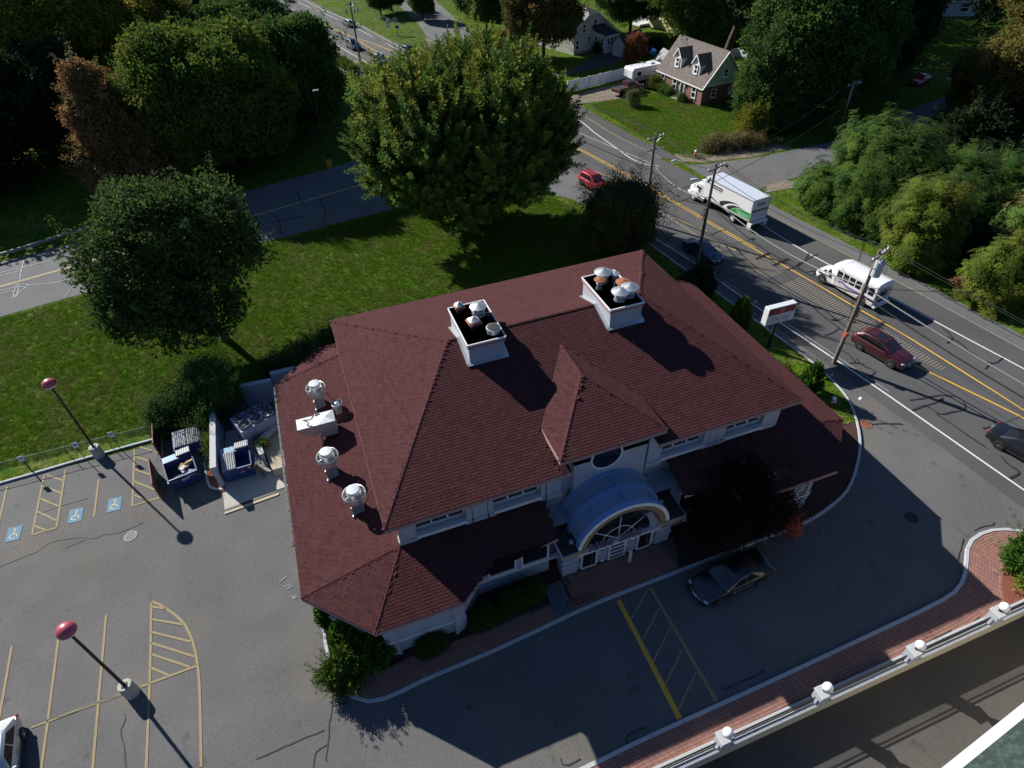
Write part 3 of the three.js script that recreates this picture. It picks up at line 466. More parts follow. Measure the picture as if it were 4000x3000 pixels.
function placeShingles(list, parent, singles) {
  list.sort((a, b) => a.pos.distanceTo(camera.position) - b.pos.distanceTo(camera.position));
  const n = Math.min(singles, list.length);
  for (let i = 0; i < n; i++) { const s = list[i]; const m = part('shingle', tabGeo, shMats[s.k], parent); m.position.copy(s.pos); m.quaternion.copy(s.q); m.scale.x = s.sx; }
  const rest2 = list.slice(n); if (!rest2.length) return;
  const im = new THREE.InstancedMesh(tabGeo, shWhite, rest2.length); im.name = 'shingle_courses'; im.userData.kind = 'stuff'; im.castShadow = im.receiveShadow = true; const M4 = new THREE.Matrix4(), c = new THREE.Color();
  rest2.forEach((s, i) => { M4.compose(s.pos, s.q, V(s.sx, 1, 1)); im.setMatrixAt(i, M4); im.setColorAt(i, c.copy(shCols[s.k]).multiplyScalar(s.f)); });
  parent.add(im);
}
const capGeo = (() => { const g = new MB(); const w = 0.16, h = 0.018; // ridge cap: two small wings folded over the hip, z along it
  g.face([V(0, h + 0.02, -0.11), V(0, h + 0.032, 0.11), V(w, -0.03, 0.11), V(w, -0.042, -0.11)]).face([V(0, h + 0.02, -0.11), V(-w, -0.042, -0.11), V(-w, -0.03, 0.11), V(0, h + 0.032, 0.11)]).face([V(0, h + 0.032, 0.11), V(-w, -0.03, 0.11), V(-w, -0.05, 0.11), V(0, 0, 0.11), V(w, -0.05, 0.11), V(w, -0.03, 0.11)]); return g.geo(); })();
function ridgeCaps(a, b, parent, list) { const d = b.clone().sub(a), L = d.length(); d.normalize(); const side = V().crossVectors(UP, d).normalize(), up = V().crossVectors(d, side); const q = new THREE.Quaternion().setFromRotationMatrix(new THREE.Matrix4().makeBasis(side.clone().negate(), up, d.clone().negate())); for (let s = 0.1; s < L; s += 0.2) list.push([a.clone().addScaledVector(d, s).addScaledVector(up, 0.012), q]); }
const up_roof = (() => {
  const A = V(-0.37, YU, -18.8), B = V(24.0, YU, -18.8), C = V(24.0, YU, -37.35), D = V(-0.37, YU, -37.35), R0 = V(5.75, YR, -28.08), R1 = V(18.25, YR, -28.08);
  const tower = p => p.x > 8.9 && p.x < 15.1 && p.z > -26 && p.y < 9 + 1.47 * (1 - Math.abs(p.x - 12) / 3.1) - 0.02;
  const chim = p => (p.x > 6.4 && p.x < 8.7 || p.x > 15.2 && p.x < 17.5) && p.z < -26.25 && p.z > -30.1;
  const skip = p => tower(p) || chim(p); const sink = [];
  const P1 = V(9.5, YU, -18.8), P2 = V(14.7, YU, -18.8), K1 = V(9.5, YR, -28.08), K2 = V(14.7, YR, -28.08), N1 = V(9.5, 9.174, -22.068), N2 = V(14.7, 9.174, -22.068);
  const roof = roofPlane('roof', [A, P1, K1, R0], rest, sink, { skip }); roofPlane('roof_slope', [P2, B, R1, K2], roof, sink, { skip }); roofPlane('roof_slope', [N1, N2, K2, K1], roof, sink, { skip });
  roofPlane('roof_slope', [C, D, R0, R1], roof, sink, { skip }); roofPlane('roof_slope', [D, A, R0], roof, sink); roofPlane('roof_slope', [B, C, R1], roof, sink);
  const T0 = V(8.9, 9, -18.9), T1 = V(15.1, 9, -18.9), F = V(12, 10.47, -23.15), K = V(12, 10.47, -26.03), TL = V(8.9, 9, -21.54), TR = V(15.1, 9, -21.54);
  roofPlane('roof_slope', [T0, T1, F], roof, sink); roofPlane('roof_slope', [TL, T0, F, K], roof, sink); roofPlane('roof_slope', [T1, TR, K, F], roof, sink);
  const caps = []; for (const [a, b] of [[A, R0], [D, R0], [B, R1], [C, R1], [R0, R1], [T0, F], [T1, F], [F, K]]) ridgeCaps(a, b, roof, caps);
  // lower roofs
  const lo = []; const y = YE;
  const a1 = V(-5.2, y, -19.1), b1 = V(-2.05, y, -15.9), c1 = V(2.45, y, -15.9), W1 = V(0.2, YW, -19.4), d1 = V(-5.15, y, -36.5), f1 = V(-1.95, y, -39.7), W4 = V(0.2, YW, -36.8);
  const a2 = V(28.7, y, -19.1), b2 = V(25.5, y, -15.9), c2 = V(21.1, y, -15.9), W2 = V(23.4, YW, -19.4), d2 = V(28.7, y, -36.5), f2 = V(25.5, y, -39.7), W3 = V(23.4, YW, -36.8);
  const yf = z => YE + (-15.9 - z) / 3.5 * (YW - YE);
  const n1 = V(4.55, yf(-17.3), -17.3), e1 = V(8.15, yf(-17.3), -17.3), g1 = V(8.15, yf(-19.4), -19.4), n2 = V(19.3, yf(-17.3), -17.3), e2 = V(15.9, yf(-17.3), -17.3), g2 = V(15.9, yf(-19.4), -19.4);
  const low = roofPlane('lower_roof', [d1, a1, W1, W4], rest, lo);
  roofPlane('roof_slope', [a1, b1, W1], low, lo); roofPlane('roof_slope', [b1, c1, n1, e1, g1, W1], low, lo); roofPlane('roof_slope', [c2, b2, W2, g2, e2, n2], low, lo); roofPlane('roof_slope', [b2, a2, W2], low, lo);
  roofPlane('roof_slope', [a2, d2, W3, W2], low, lo); roofPlane('roof_slope', [d2, f2, W3], low, lo); roofPlane('roof_slope', [f2, f1, W4, W3], low, lo); roofPlane('roof_slope', [f1, d1, W4], low, lo);
  const lc = []; for (const [a, b] of [[a1, W1], [b1, W1], [a2, W2], [b2, W2], [d1, W4], [f1, W4], [d2, W3], [f2, W3]]) ridgeCaps(a, b, low, lc);
  placeShingles(sink, roof, 60); placeShingles(lo, low, 240);
  for (const [L, P] of [[caps, roof], [lc, low]]) { const im = new THREE.InstancedMesh(capGeo, shWhite, L.length); im.name = 'ridge_caps'; im.userData.kind = 'stuff'; const m = new THREE.Matrix4(), c = new THREE.Color(); L.forEach((k, i) => { m.compose(k[0], k[1], V(1, 1, 1)); im.setMatrixAt(i, m); im.setColorAt(i, c.copy(shCols[i % 6]).multiplyScalar(0.95 + 0.2 * rng())); }); P.add(im); }
  // fascias and soffits
  const fas = (pts, par, h, closed, d = 0.05) => { const b = new MB(); for (let i = 0; i < pts.length - (closed ? 0 : 1); i++) { const p = pts[i].clone(), q = pts[(i + 1) % pts.length].clone(); p.y -= h / 2 + 0.035; q.y -= h / 2 + 0.035; b.beam(p, q, d, h); } return b.build('fascia', M.mauve, par); };
  fas([P1, A, D, C, B, P2], rest, 0.26, false); fas([TL, T0, T1, TR], rest, 0.24, false);
  fas([e1, n1, c1, b1, a1, d1, f1, f2, d2, a2, b2, c2, n2, e2], rest, 0.24, false);
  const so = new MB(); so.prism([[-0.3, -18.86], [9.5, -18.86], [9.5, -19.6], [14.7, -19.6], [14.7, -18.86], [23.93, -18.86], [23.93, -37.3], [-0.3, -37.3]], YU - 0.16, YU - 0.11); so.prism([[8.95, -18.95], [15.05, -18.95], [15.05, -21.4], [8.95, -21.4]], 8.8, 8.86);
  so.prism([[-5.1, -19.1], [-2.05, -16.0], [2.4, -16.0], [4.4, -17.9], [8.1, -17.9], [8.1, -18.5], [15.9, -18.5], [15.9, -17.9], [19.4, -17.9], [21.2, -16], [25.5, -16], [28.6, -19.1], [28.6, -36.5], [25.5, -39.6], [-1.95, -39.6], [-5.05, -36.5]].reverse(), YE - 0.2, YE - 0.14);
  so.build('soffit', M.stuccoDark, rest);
  // gutter with brackets on the left eave
  const gu = new MB(); gu.beam(V(-5.33, 4.3, -22.5), V(-5.28, 4.3, -36.4), 0.12, 0.1); gu.build('gutter', M.darkMetal, rest);
  const br = new MB(); for (let z = -22.7; z > -36; z -= 0.75) br.box(0.14, 0.02, 0.03, -5.3, 4.36, z); br.rod(V(-5.32, 4.25, -22.6), V(-5.0, 3.9, -22.6), 0.05).rod(V(-5.0, 3.9, -22.6), V(-4.5, 0.2, -22.6), 0.05); br.build('gutter_bracket', M.darkMetal, rest);
  return roof;
})();
// boxed chimneys that carry the vents
for (const [x0, x1] of [[6.42, 8.68], [15.2, 17.46]]) {
  const cx = (x0 + x1) / 2, z0 = -30.12, z1 = -26.22, cz = (z0 + z1) / 2, w = x1 - x0, d = z1 - z0;
  const b = new MB().box(w - 0.16, 2.6, d - 0.16, cx, 10.6, cz).build('chimney', M.stucco, rest);
  new MB().box(w - 0.02, 0.2, d - 0.02, cx, 11.72, cz).build('chimney_band', M.pink, b);
  new MB().box(w + 0.03, 0.1, 0.06, cx, 11.9, z0).box(w + 0.03, 0.1, 0.06, cx, 11.9, z1).box(0.06, 0.1, d - 0.06, x0, 11.9, cz).box(0.06, 0.1, d - 0.06, x1, 11.9, cz).build('chimney_coping', M.whitePaint, b);
  new MB().box(w - 0.1, 0.06, d - 0.1, cx, 11.87, cz).build('chimney_top', M.membrane, b);
  const fl = new MB(); const ry = z => YR - 0.3285 * Math.abs(z + 28.08); for (const x of [x0 - 0.02, x1 + 0.02]) fl.beam(V(x, ry(z1) + 0.06, z1), V(x, YR + 0.06, -28.08), 0.22, 0.05).beam(V(x, YR + 0.06, -28.08), V(x, ry(z0) + 0.06, z0), 0.22, 0.05); fl.box(w + 0.2, 0.06, 0.3, cx, ry(z1) + 0.06, z1 + 0.02, 0, 0.32); fl.build('flashing', M.galv, b);
}
// entrance block
{
  const ent = new MB(); ent.prism([[8.2, -19.3], [8.2, -16.75], [9.62, -16.75], [9.62, -19.3]].reverse(), 3.5, 3.74).prism([[14.3, -19.3], [14.3, -16.75], [15.87, -16.75], [15.87, -19.3]].reverse(), 3.5, 3.74); const e = ent.build('entrance_roof', M.trim, rest);
  new MB().prism([[8.25, -19.3], [8.25, -16.8], [9.6, -16.8], [9.6, -19.3]].reverse(), 3.741, 3.78).prism([[14.32, -19.3], [14.32, -16.8], [15.82, -16.8], [15.82, -19.3]].reverse(), 3.741, 3.78).build('roof_membrane', M.membrane, e);
  const dr = new MB(); for (const [x, z] of [[9.05, -17.5], [15.0, -18.1]]) dr.sphere(0.13, x, 3.82, z, 1, 0.7, 1).cyl(0.16, 0.16, 0.03, x, 3.79, z); dr.build('roof_drain', M.galv, e);
  new MB().beam(V(8.2, 3.62, -16.74), V(9.6, 3.62, -16.74), 0.03, 0.24).beam(V(14.3, 3.62, -16.74), V(15.87, 3.62, -16.74), 0.03, 0.24).build('eave_band', std(0.34, 0.25, 0.13, 0.8), e);
  // block above the doors up to the vault
  new MB().box(4.4, 0.9, 0.4, 11.95, 3.9, -18.6).build('wall', M.stucco, e);
  // barrel vault
  const arc = (r0, r1, z0, z1, name, mat, a0 = 0.16, par = rest) => { const s = new THREE.Shape(); const n = 40; for (let i = 0; i <= n; i++) { const a = a0 + (Math.PI - 2 * a0) * i / n; const p = [11.95 + r1 * Math.cos(a), 3.55 + r1 * Math.sin(a)]; i ? s.lineTo(...p) : s.moveTo(...p); } for (let i = n; i >= 0; i--) { const a = a0 + (Math.PI - 2 * a0) * i / n; s.lineTo(11.95 + r0 * Math.cos(a), 3.55 + r0 * Math.sin(a)); } const g = new THREE.ExtrudeGeometry(s, { depth: z1 - z0, bevelEnabled: false, curveSegments: 1 }); g.translate(0, 0, z0); return new MB().add(g).build(name, mat, par, 0.4); };
  const vm = std(0.17, 0.25, 0.37, 0.5, { map: speckTex }), rib = std(0.16, 0.29, 0.5, 0.4, { map: speckTex });
  const v = arc(2.6, 2.74, -19.38, -16.85, 'vault', vm);
  for (const z of [-19.32, -18.16, -17.0]) arc(2.7, 2.84, z - 0.16, z + 0.17, 'vault_rib', rib, 0.13, v);
  arc(2.62, 2.83, -16.83, -16.79, 'vault_edge', M.whitePaint, 0.1, v); arc(2.3, 2.62, -17.78, -16.82, 'vault_soffit', std(0.27, 0.18, 0.08, 0.85), 0.05, v);
  const sm = new MB(); for (const a of [0.9, 1.57, 2.25]) for (const [z0, z1] of [[-18.99, -18.32], [-17.98, -17.17]]) sm.beam(V(11.95 + 2.745 * Math.cos(a), 3.55 + 2.745 * Math.sin(a), z0), V(11.95 + 2.745 * Math.cos(a), 3.55 + 2.745 * Math.sin(a), z1), 0.025, 0.025); sm.build('seam', std(0.06, 0.11, 0.2, 0.6), v);
  // fanlight
  const fz = -17.74; const gl = new THREE.Shape(); gl.moveTo(14.3, 2.12); for (let i = 0; i <= 24; i++) { const a = Math.PI * i / 24; gl.lineTo(12.2 + 2.1 * Math.cos(a), 2.12 + 2.15 * Math.sin(a)); }
  const fan = new MB(); const gx = new THREE.ShapeGeometry(gl); gx.translate(0, 0, fz - 0.04); fan.add(gx); const F = fan.build('fanlight', M.glass, rest);
  const mu = new MB(); for (const a of [0.7, 1.57, 2.45]) mu.rod(V(12.2, 2.15, fz), V(12.2 + 2.05 * Math.cos(a), 2.15 + 2.05 * Math.sin(a), fz), 0.03); const hp = []; for (let i = 0; i <= 16; i++) { const a = Math.PI * i / 16; hp.push(V(12.2 + 1.05 * Math.cos(a), 2.15 + 1.1 * Math.sin(a), fz)); } mu.tube(hp, 0.03, 5, 30); mu.build('mullion', M.whitePaint, F);
  // ledge, doors and side lights
  new MB().rbox(5.4, 0.13, 0.34, 12.2, 2.03, -17.66, 0.02).build('door_lintel', M.whitePaint, rest);
  const door = new MB().box(0.1, 1.9, 0.08, 11.72, 0.98, fz).box(0.1, 1.9, 0.08, 12.76, 0.98, fz); for (const y of [0.12, 0.5, 0.88, 1.26, 1.62, 1.9]) door.box(0.94, 0.08, 0.08, 12.24, y, fz); const D = door.build('door', M.whitePaint, rest);
  for (let i = 0; i < 5; i++) new MB().box(0.94, 0.3, 0.02, 12.24, [0.31, 0.69, 1.07, 1.44, 1.76][i], fz - 0.03).build('pane', M.glass, D); new MB().rod(V(11.86, 0.8, fz + 0.09), V(11.86, 1.15, fz + 0.09), 0.02).build('handle', M.chrome, D);
  for (const [x0, x1] of [[9.88, 10.92], [13.56, 14.58]]) { const c = (x0 + x1) / 2; const f = new MB().box(0.09, 1.85, 0.08, x0 + 0.045, 1.0, fz).box(0.09, 1.85, 0.08, x1 - 0.045, 1.0, fz).box(x1 - x0, 0.09, 0.08, c, 0.17, fz).box(x1 - x0, 0.07, 0.08, c, 1.88, fz).build('side_light', M.whitePaint, rest); new MB().box(x1 - x0 - 0.17, 1.65, 0.02, c, 1.03, fz - 0.02).build('pane', M.glass, f); new MB().box(0.02, 1.6, 0.03, c + 0.2, 1.03, fz).box(x1 - x0 - 0.2, 0.02, 0.03, c, 1.6, fz).build('glazing_bar', M.galv, f); }
  for (const x of [11.3, 13.2]) { new MB().sphere(0.16, x, 1.55, fz + 0.04, 1, 1, 0.5).add(new THREE.TorusGeometry(0.22, 0.02, 6, 20), m4(x, 1.55, fz + 0.03)).build('wall_lamp', M.galv, rest); new MB().box(0.26, 0.18, 0.04, x, 0.32, fz + 0.02).build('notice_plate', M.whitePaint, rest); }
  for (const x of [9.15, 15.3]) new MB().rbox(0.95, 1.0, 0.7, x, 0.5, -18.05, 0.02).rbox(1.05, 0.3, 0.82, x, 1.05, -18.05, 0.03).rbox(0.95, 0.3, 0.7, x, 1.36, -18.05, 0.02).rbox(1.05, 0.2, 0.82, x, 1.6, -18.05, 0.03).rbox(0.92, 1.8, 0.68, x, 2.6, -18.05, 0.02).build('entrance_pier', M.stucco, rest);
}
// channel letters over the door
{
  const font = await new FontLoader().loadAsync('fonts/droid/droid_sans_regular.typeface.json').catch(() => null) || await new FontLoader().loadAsync('fonts/droid/droid_sans_bold.typeface.json');
  const sg = thing('channel_lettering', 'row of raised dark red FENG SHUI letters above the entrance doors', 'sign', 0, 0, 0);
  let x = 10.25; const face = std(0.16, 0.035, 0.045, 0.5), side = std(0.4, 0.36, 0.5, 0.5);
  for (const ch of 'FENG SHUI') {
    if (ch === ' ') { x += 0.3; continue; }
    const g = new TextGeometry(ch, { font, size: 0.56, depth: 0.14, curveSegments: 5, bevelEnabled: false }); g.computeBoundingBox(); const w = (g.boundingBox.max.x - g.boundingBox.min.x) * 0.74; g.translate(-g.boundingBox.min.x, 0, 0); g.scale(0.74, 1, 1); g.translate(x, 2.12, -17.62);
    const L = new MB().add(g).build('letter', side, sg); const g2 = new TextGeometry(ch, { font, size: 0.56, depth: 0.012, curveSegments: 5, bevelEnabled: false }); g2.computeBoundingBox(); g2.translate(-g2.boundingBox.min.x, 0, 0); g2.scale(0.74, 1, 1); g2.translate(x, 2.12, -17.478); new MB().add(g2).build('letter_face', face, L);
    x += w + 0.14;
  }
}
// ---- roof equipment
const ry5 = x => YE + (x + 5.2) / 5.4 * (YW - YE);
function exhaustFan(x, z, top, label, wire) {
  const y = ry5(x) - 0.1, t = thing('exhaust_fan', label, 'exhaust fan', x, y, z, 0, 'mushroom exhaust fans along the left roof'); const H = top - y;
  new MB().box(0.62, H * 0.5, 0.62, 0, H * 0.25, 0).build('duct', std(0.17, 0.18, 0.2, 0.7, { map: speckTex }), t); new MB().box(0.74, 0.1, 0.74, 0, H * 0.5, 0).build('curb_cap', M.galv, t);
  new MB().lathe([[0.28, H * 0.52], [0.44, H * 0.58], [0.5, H * 0.64]], 0, 0, 0, 28).build('bowl', M.alum, t);
  new MB().lathe([[0.56, H * 0.64], [0.63, H * 0.66], [0.64, H * 0.82], [0.61, H * 0.84], [0.58, H * 0.82], [0.57, H * 0.66]], 0, 0, 0, 32).build('wind_band', M.alum, t);
  new MB().lathe([[0.4, H * 0.66], [0.4, H * 0.93], [0.37, H * 0.985], [0.34, H], [0.0001, H * 1.008]], 0, 0, 0, 28).build('motor_cover', M.alum, t);
  const r = new MB(); for (let i = 0; i < 3; i++) { const a = i * 2.1 + 0.6; r.box(0.24, 0.03, 0.04, 0.5 * Math.cos(a), H * 0.8, 0.5 * Math.sin(a), -a); } r.build('bracket', M.galv, t);
  new MB().box(0.06, H * 0.28, 0.3, -0.36, H * 0.2, 0.1).box(0.05, 0.2, 0.12, -0.36, H * 0.05, 0.42, 0, 0, 0.1).build('grease_box', M.galv, t);
  if (wire) new MB().tube(wire.map(q => V(q[0], q[1], q[2])), 0.025, 5).build('cable', M.rubber, t); return t;
}
exhaustFan(-2.35, -32.45, 7.0, 'round aluminium exhaust fan farthest back on the left roof slope', [[0.5, 1.2, 0], [0.8, 0.6, 0.3], [1.1, 0.36, 0.9]]);
exhaustFan(-2.44, -26.15, 7.05, 'round aluminium exhaust fan in front of the boxy metal air unit');
exhaustFan(-1.46, -22.85, 7.0, 'round aluminium exhaust fan nearest to the front of the left roof slope', [[0.3, 0.4, 0.3], [0.9, 0.9, -0.35], [1.3, 0.75, -0.55], [1.6, 0.6, -0.35]]);
{
  const t = thing('exhaust_fan', 'small open topped exhaust fan right behind the boxy metal air unit', 'exhaust fan', -1.32, ry5(-1.32) - 0.1, -31.05); 
  new MB().box(0.42, 0.6, 0.42, 0, 0.3, 0).build('duct', M.galv, t); new MB().lathe([[0.2, 0.6], [0.34, 0.68], [0.36, 0.92], [0.33, 0.93], [0.3, 0.7]], 0, 0, 0, 26).build('wind_band', M.alum, t); new MB().lathe([[0.17, 0.66], [0.17, 0.92], [0.09, 0.97], [0.0001, 0.98]], 0, 0, 0, 20).build('motor_cover', M.alum, t); new MB().box(0.5, 0.05, 0.5, 0, 0.6, 0).build('curb_cap', M.galv, t);
  const u = thing('air_unit', 'boxy galvanised make-up air unit with a slanted intake hood on the left roof slope', 'air unit', -2.17, ry5(-2.17), -29.55);
  const body = new MB().box(1.14, 1.1, 1.04, 0, 0.85, 0).tris([V(-0.57, 1.4, -0.52), V(-0.57, 1.4, 0.52), V(0, 1.47, 0), V(-0.57, 1.4, 0.52), V(0.57, 1.4, 0.52), V(0, 1.47, 0), V(0.57, 1.4, 0.52), V(0.57, 1.4, -0.52), V(0, 1.47, 0), V(0.57, 1.4, -0.52), V(-0.57, 1.4, -0.52), V(0, 1.47, 0)]).build('cabinet', M.galv, u);
  const h = new MB(); const a = [V(-1.7, 1.36, -0.47), V(-1.7, 1.36, 0.47), V(-0.58, 1.36, 0.47), V(-0.58, 1.36, -0.47)], b = [V(-1.7, 1.05, -0.47), V(-1.7, 1.05, 0.47), V(-0.95, 0.5, 0.47), V(-0.58, 0.6, 0.47), V(-0.58, 0.6, -0.47), V(-0.95, 0.5, -0.47)];
  h.face(a).face([a[0], a[1], b[1], b[0]]).face([a[1], a[2], b[3], b[2], b[1]]).face([a[3], a[0], b[0], b[5], b[4]]).face([b[1], b[2], b[5], b[0]]).face([b[2], b[3], b[4], b[5]]); h.build('intake_hood', M.galv, u);
  new MB().box(0.8, 0.6, 0.8, 0.1, 0.15, 0).build('roof_curb', M.darkMetal, u); new MB().tube([V(-1.3, 1.39, -0.3), V(-1.0, 1.4, 0.05), V(-1.1, 1.39, 0.3), V(-0.8, 1.39, 0.44)], 0.02).tube([V(-1.3, 1.39, -0.3), V(-0.9, 1.4, -0.2), V(-0.62, 1.39, -0.46)], 0.02).build('cable', M.rubber, u); new MB().box(0.3, 0.012, 0.24, -0.4, 1.43, -0.38, 0.5).build('vent_flap', M.darkMetal, u); new MB().box(0.12, 0.9, 0.1, -0.5, 0.2, 0.56).build('drain_trim', M.alum, u);
}
function cone(x, z, r, h, label, mat, stem, grp) { const t = thing('rooftop_vent', label, 'vent', x, 11.9, z, rng() * 3, grp); stem *= 0.8; new MB().cyl(stem * 1.3, stem, 0.2, 0, 0.1, 0, 20).cyl(stem, stem, h, 0, h / 2, 0, 20).build('stack', std(0.2, 0.21, 0.22, 0.5, { metalness: 0.5, map: speckTex }), t); new MB().lathe([[stem * 1.3, h * 0.62], [stem * 1.22, h * 0.7], [stem * 1.02, h * 0.72]], 0, 0, 0, 22).build('collar', M.galv, t); new MB().lathe([[r * 0.97, h + 0.03], [r, h + 0.06], [r * 0.12, h + r * 0.44], [0.0001, h + r * 0.48]], 0, 0, 0, 24).build('cone_cap', mat, t); new MB().beam(V(0.06, h + r * 0.44, 0.04), V(r * 0.85, h + 0.13, 0.3 * r), 0.02, 0.02).build('seam', M.galv, t); return t; }
const G2 = 'cone caps on the right roof box';
cone(16.2, -29.25, 0.56, 0.62, 'largest grey cone vent cap at the back of the right roof box', M.galv, 0.36, G2); cone(15.65, -28.6, 0.36, 0.58, 'small rusty cone vent cap at the left side of the right roof box', M.rust, 0.2, G2); cone(16.85, -28.95, 0.3, 0.52, 'small bright cone vent cap beside the largest grey one', M.alum, 0.15, G2);
cone(16.95, -28.0, 0.48, 0.44, 'large rusty brown cone vent cap on the right roof box', M.rust, 0.3, G2); cone(16.25, -27.05, 0.56, 0.52, 'grey cone vent cap nearest the front left of the right roof box', M.galv, 0.36, G2); cone(16.95, -27.2, 0.56, 0.56, 'grey cone vent cap at the right edge of the right roof box', M.galv, 0.36, G2);
cone(7.95, -28.9, 0.5, 0.5, 'pale round cone vent cap on the left roof box between rusty boxes', M.galv, 0.4);
for (const [x, z, s, l] of [[7.0, -29.6, 0.3, 'rusty square vent hood at the back corner of the left roof box'], [7.35, -27.85, 0.38, 'rusty square vent hood with bright pyramid top amid the left roof box']]) { const t = thing('rooftop_vent', l, 'vent', x, 11.9, z, 0.1); new MB().box(s * 1.3, 0.3, s * 1.3, 0, 0.15, 0).build('base', M.darkMetal, t); new MB().cyl(s * 1.45, s * 1.12, 0.14, 0, 0.38, 0, 4, 0, 0, Math.PI / 4).build('skirt', M.rust, t); new MB().cyl(s * 1.12, 0.02, 0.24, 0, 0.57, 0, 4, 0, 0, Math.PI / 4).build('pyramid_cap', M.galv, t); }
{ const t = thing('rooftop_vent', 'low dark round vent with a metal collar on the left roof box', 'vent', 8.2, 11.9, -26.95); new MB().lathe([[0.4, 0], [0.36, 0.2], [0.42, 0.22], [0.42, 0.3], [0.34, 0.31]], 0, 0, 0, 26).build('collar', M.galv, t); new MB().lathe([[0.34, 0.2], [0.34, 0.34], [0.0001, 0.36]], 0, 0, 0, 26).build('lid', M.membrane, t);
  const f = thing('flood_light', 'small dark floodlight standing on the left roof box', 'floodlight', 8.35, 11.9, -28.2, -0.5); new MB().rod(V(0, 0, 0), V(0, 0.25, 0), 0.03).build('stem', M.darkMetal, f); new MB().rbox(0.4, 0.22, 0.16, 0, 0.34, 0, 0.02, 0, -0.5).build('housing', M.darkMetal, f);
  const s = thing('pipe_vent', 'thin grey pipe standing in the middle of the right roof box', 'pipe', 16.35, 11.9, -28.0); new MB().rod(V(0, 0, 0), V(0, 0.55, 0), 0.025).build('pipe', M.galv, s); new MB().cyl(0.14, 0.06, 0.08, 0, 0.03, 0).build('boot', M.galv, s); }
// ------------------------------------------------------------------ retaining wall, fence, lamps
{
  const wx0 = -40, wx1 = 38.4, zi = -6.98, zo = -6.5;
  const w = thing('retaining_wall', 'long low cream retaining wall with granite capping between the brick walk and lower driveway', 'wall');
  new MB().box(wx1 - wx0, 1.24, 0.36, (wx0 + wx1) / 2, -0.4, -6.72).build('wall', std(0.5, 0.46, 0.36, 0.9, { map: speckTex }), w);
  const piers = [-5.2, 0.6, 6.35, 12.1, 17.75, 23.5, 29.2, 34.9];
  for (let x = wx0; x < wx1 - 0.1; x += 1.42) new MB().rbox(1.405, 0.14, 0.54, x + 0.71, 0.29 + (rng() - 0.5) * 0.006, -6.74, 0.012).build('cap_stone', M.granite, w);
  for (const x of piers) { new MB().rbox(0.62, 0.95, 0.5, x, 0.78, -6.74, 0.02).build('pier', M.stucco, w); new MB().rbox(0.72, 0.1, 0.62, x, 1.28, -6.74, 0.02).build('pier_cap', M.granite, w); }
  const names = { 12.1: 'leftmost in the lower right of the picture', 17.75: 'second from the left', 23.5: 'third from the left', 29.2: 'beside the planted corner of the brick walk' };
  for (const x of piers) {
    if (x < 8 || x > 34) continue;
    const l = thing('globe_lamp', 'white globe lamp on the wall pier ' + names[x], 'lamp', x + 0.03, 1.33, -6.75, 0, 'globe lamps on the retaining wall piers');
    new MB().cyl(0.1, 0.07, 0.1, 0, 0.05, 0).cyl(0.05, 0.05, 0.18, 0, 0.14, 0).build('base', M.darkMetal, l); new MB().sphere(0.25, 0.02, 0.42, 0.02, 1, 0.96, 1).build('globe', phys(0.86, 0.86, 0.85, 0.25, { clearcoat: 0.4 }), l);
  }
  for (let i = 0; i < piers.length - 1; i++) {
    const a = piers[i] + 0.42, b = piers[i + 1] - 0.42; if (b < 2) continue;
    const f = thing('iron_railing', 'low black iron wall railing ' + ['', '', 'running off the bottom edge of the picture', 'between the leftmost two globe lamps in view', 'between the second and third globe lamps', 'between the third globe lamp and the corner planter lamp', 'right of the corner planter lamp'][i], 'railing', 0, 0.36, -6.74, 0, 'iron railings along the retaining wall');
    const r = new MB().box(b - a, 0.04, 0.05, (a + b) / 2, 0.07, 0).box(b - a, 0.03, 0.04, (a + b) / 2, 0.42, 0).box(b - a, 0.04, 0.05, (a + b) / 2, 0.56, 0).rod(V(a, 0, 0), V(a, 0.6, 0), 0.03).rod(V(b, 0, 0), V(b, 0.6, 0), 0.03).build('rail', M.darkMetal, f);
    const pg = new MB().box(0.024, 0.52, 0.024, 0, 0.3, 0).geo(); const n = Math.floor((b - a) / 0.115);
    for (let k = 1; k < n; k++) { const m = part('picket', pg, M.darkMetal, f); m.position.x = a + k * (b - a) / n; }
  }
  const t = thing('shingled_building', 'building corner with dark green shingled roof and bright white gutter at lower right', 'building', 18.5, 0, -1.77, 0.123);
  // local: +x along the eave
  new MB().box(16, 5.6, 9, 7.5, 1.9, 5.3).build('wall', std(0.55, 0.5, 0.4, 0.9), t);
  new MB().box(18, 0.24, 0.08, 7, 4.82, 0.06).box(18, 0.05, 0.34, 7, 4.9, -0.1).box(18, 0.2, 0.03, 7, 4.83, -0.26).build('gutter', std(0.85, 0.85, 0.82, 0.4), t);
  new MB().box(18, 0.05, 0.9, 7, 4.72, 0.5).build('soffit', M.whitePaint, t); new MB().quad(V(-2, 4.93, 0.1), V(16, 4.93, 0.1), V(16, 8.4, 8), V(-2, 8.4, 8)).build('roof', std(0.03, 0.045, 0.04, 0.95), t);
  const rf = t.children.at(-1); const sg = new MB().rbox(0.3, 0.012, 0.2, 0, 0, 0, 0.004).geo(); const gm = [std(0.035, 0.06, 0.05, 0.95), std(0.045, 0.07, 0.058, 0.95), std(0.028, 0.045, 0.04, 0.95)];
  const ang = Math.atan2(3.47, 7.9); let cnt = 0;
  for (let r = 0; r < 16; r++) for (let u = 0.2 + (r % 2) * 0.16; u < 6.5; u += 0.32) { if (cnt++ > 290) break; const m = part('shingle', sg, gm[Math.floor(rng() * 3)], rf); const d = 0.1 + r * 0.16; m.position.set(u, 4.96 + d * Math.sin(ang), 0.1 + d * Math.cos(ang)); m.rotation.x = -ang + 0.05; }
}
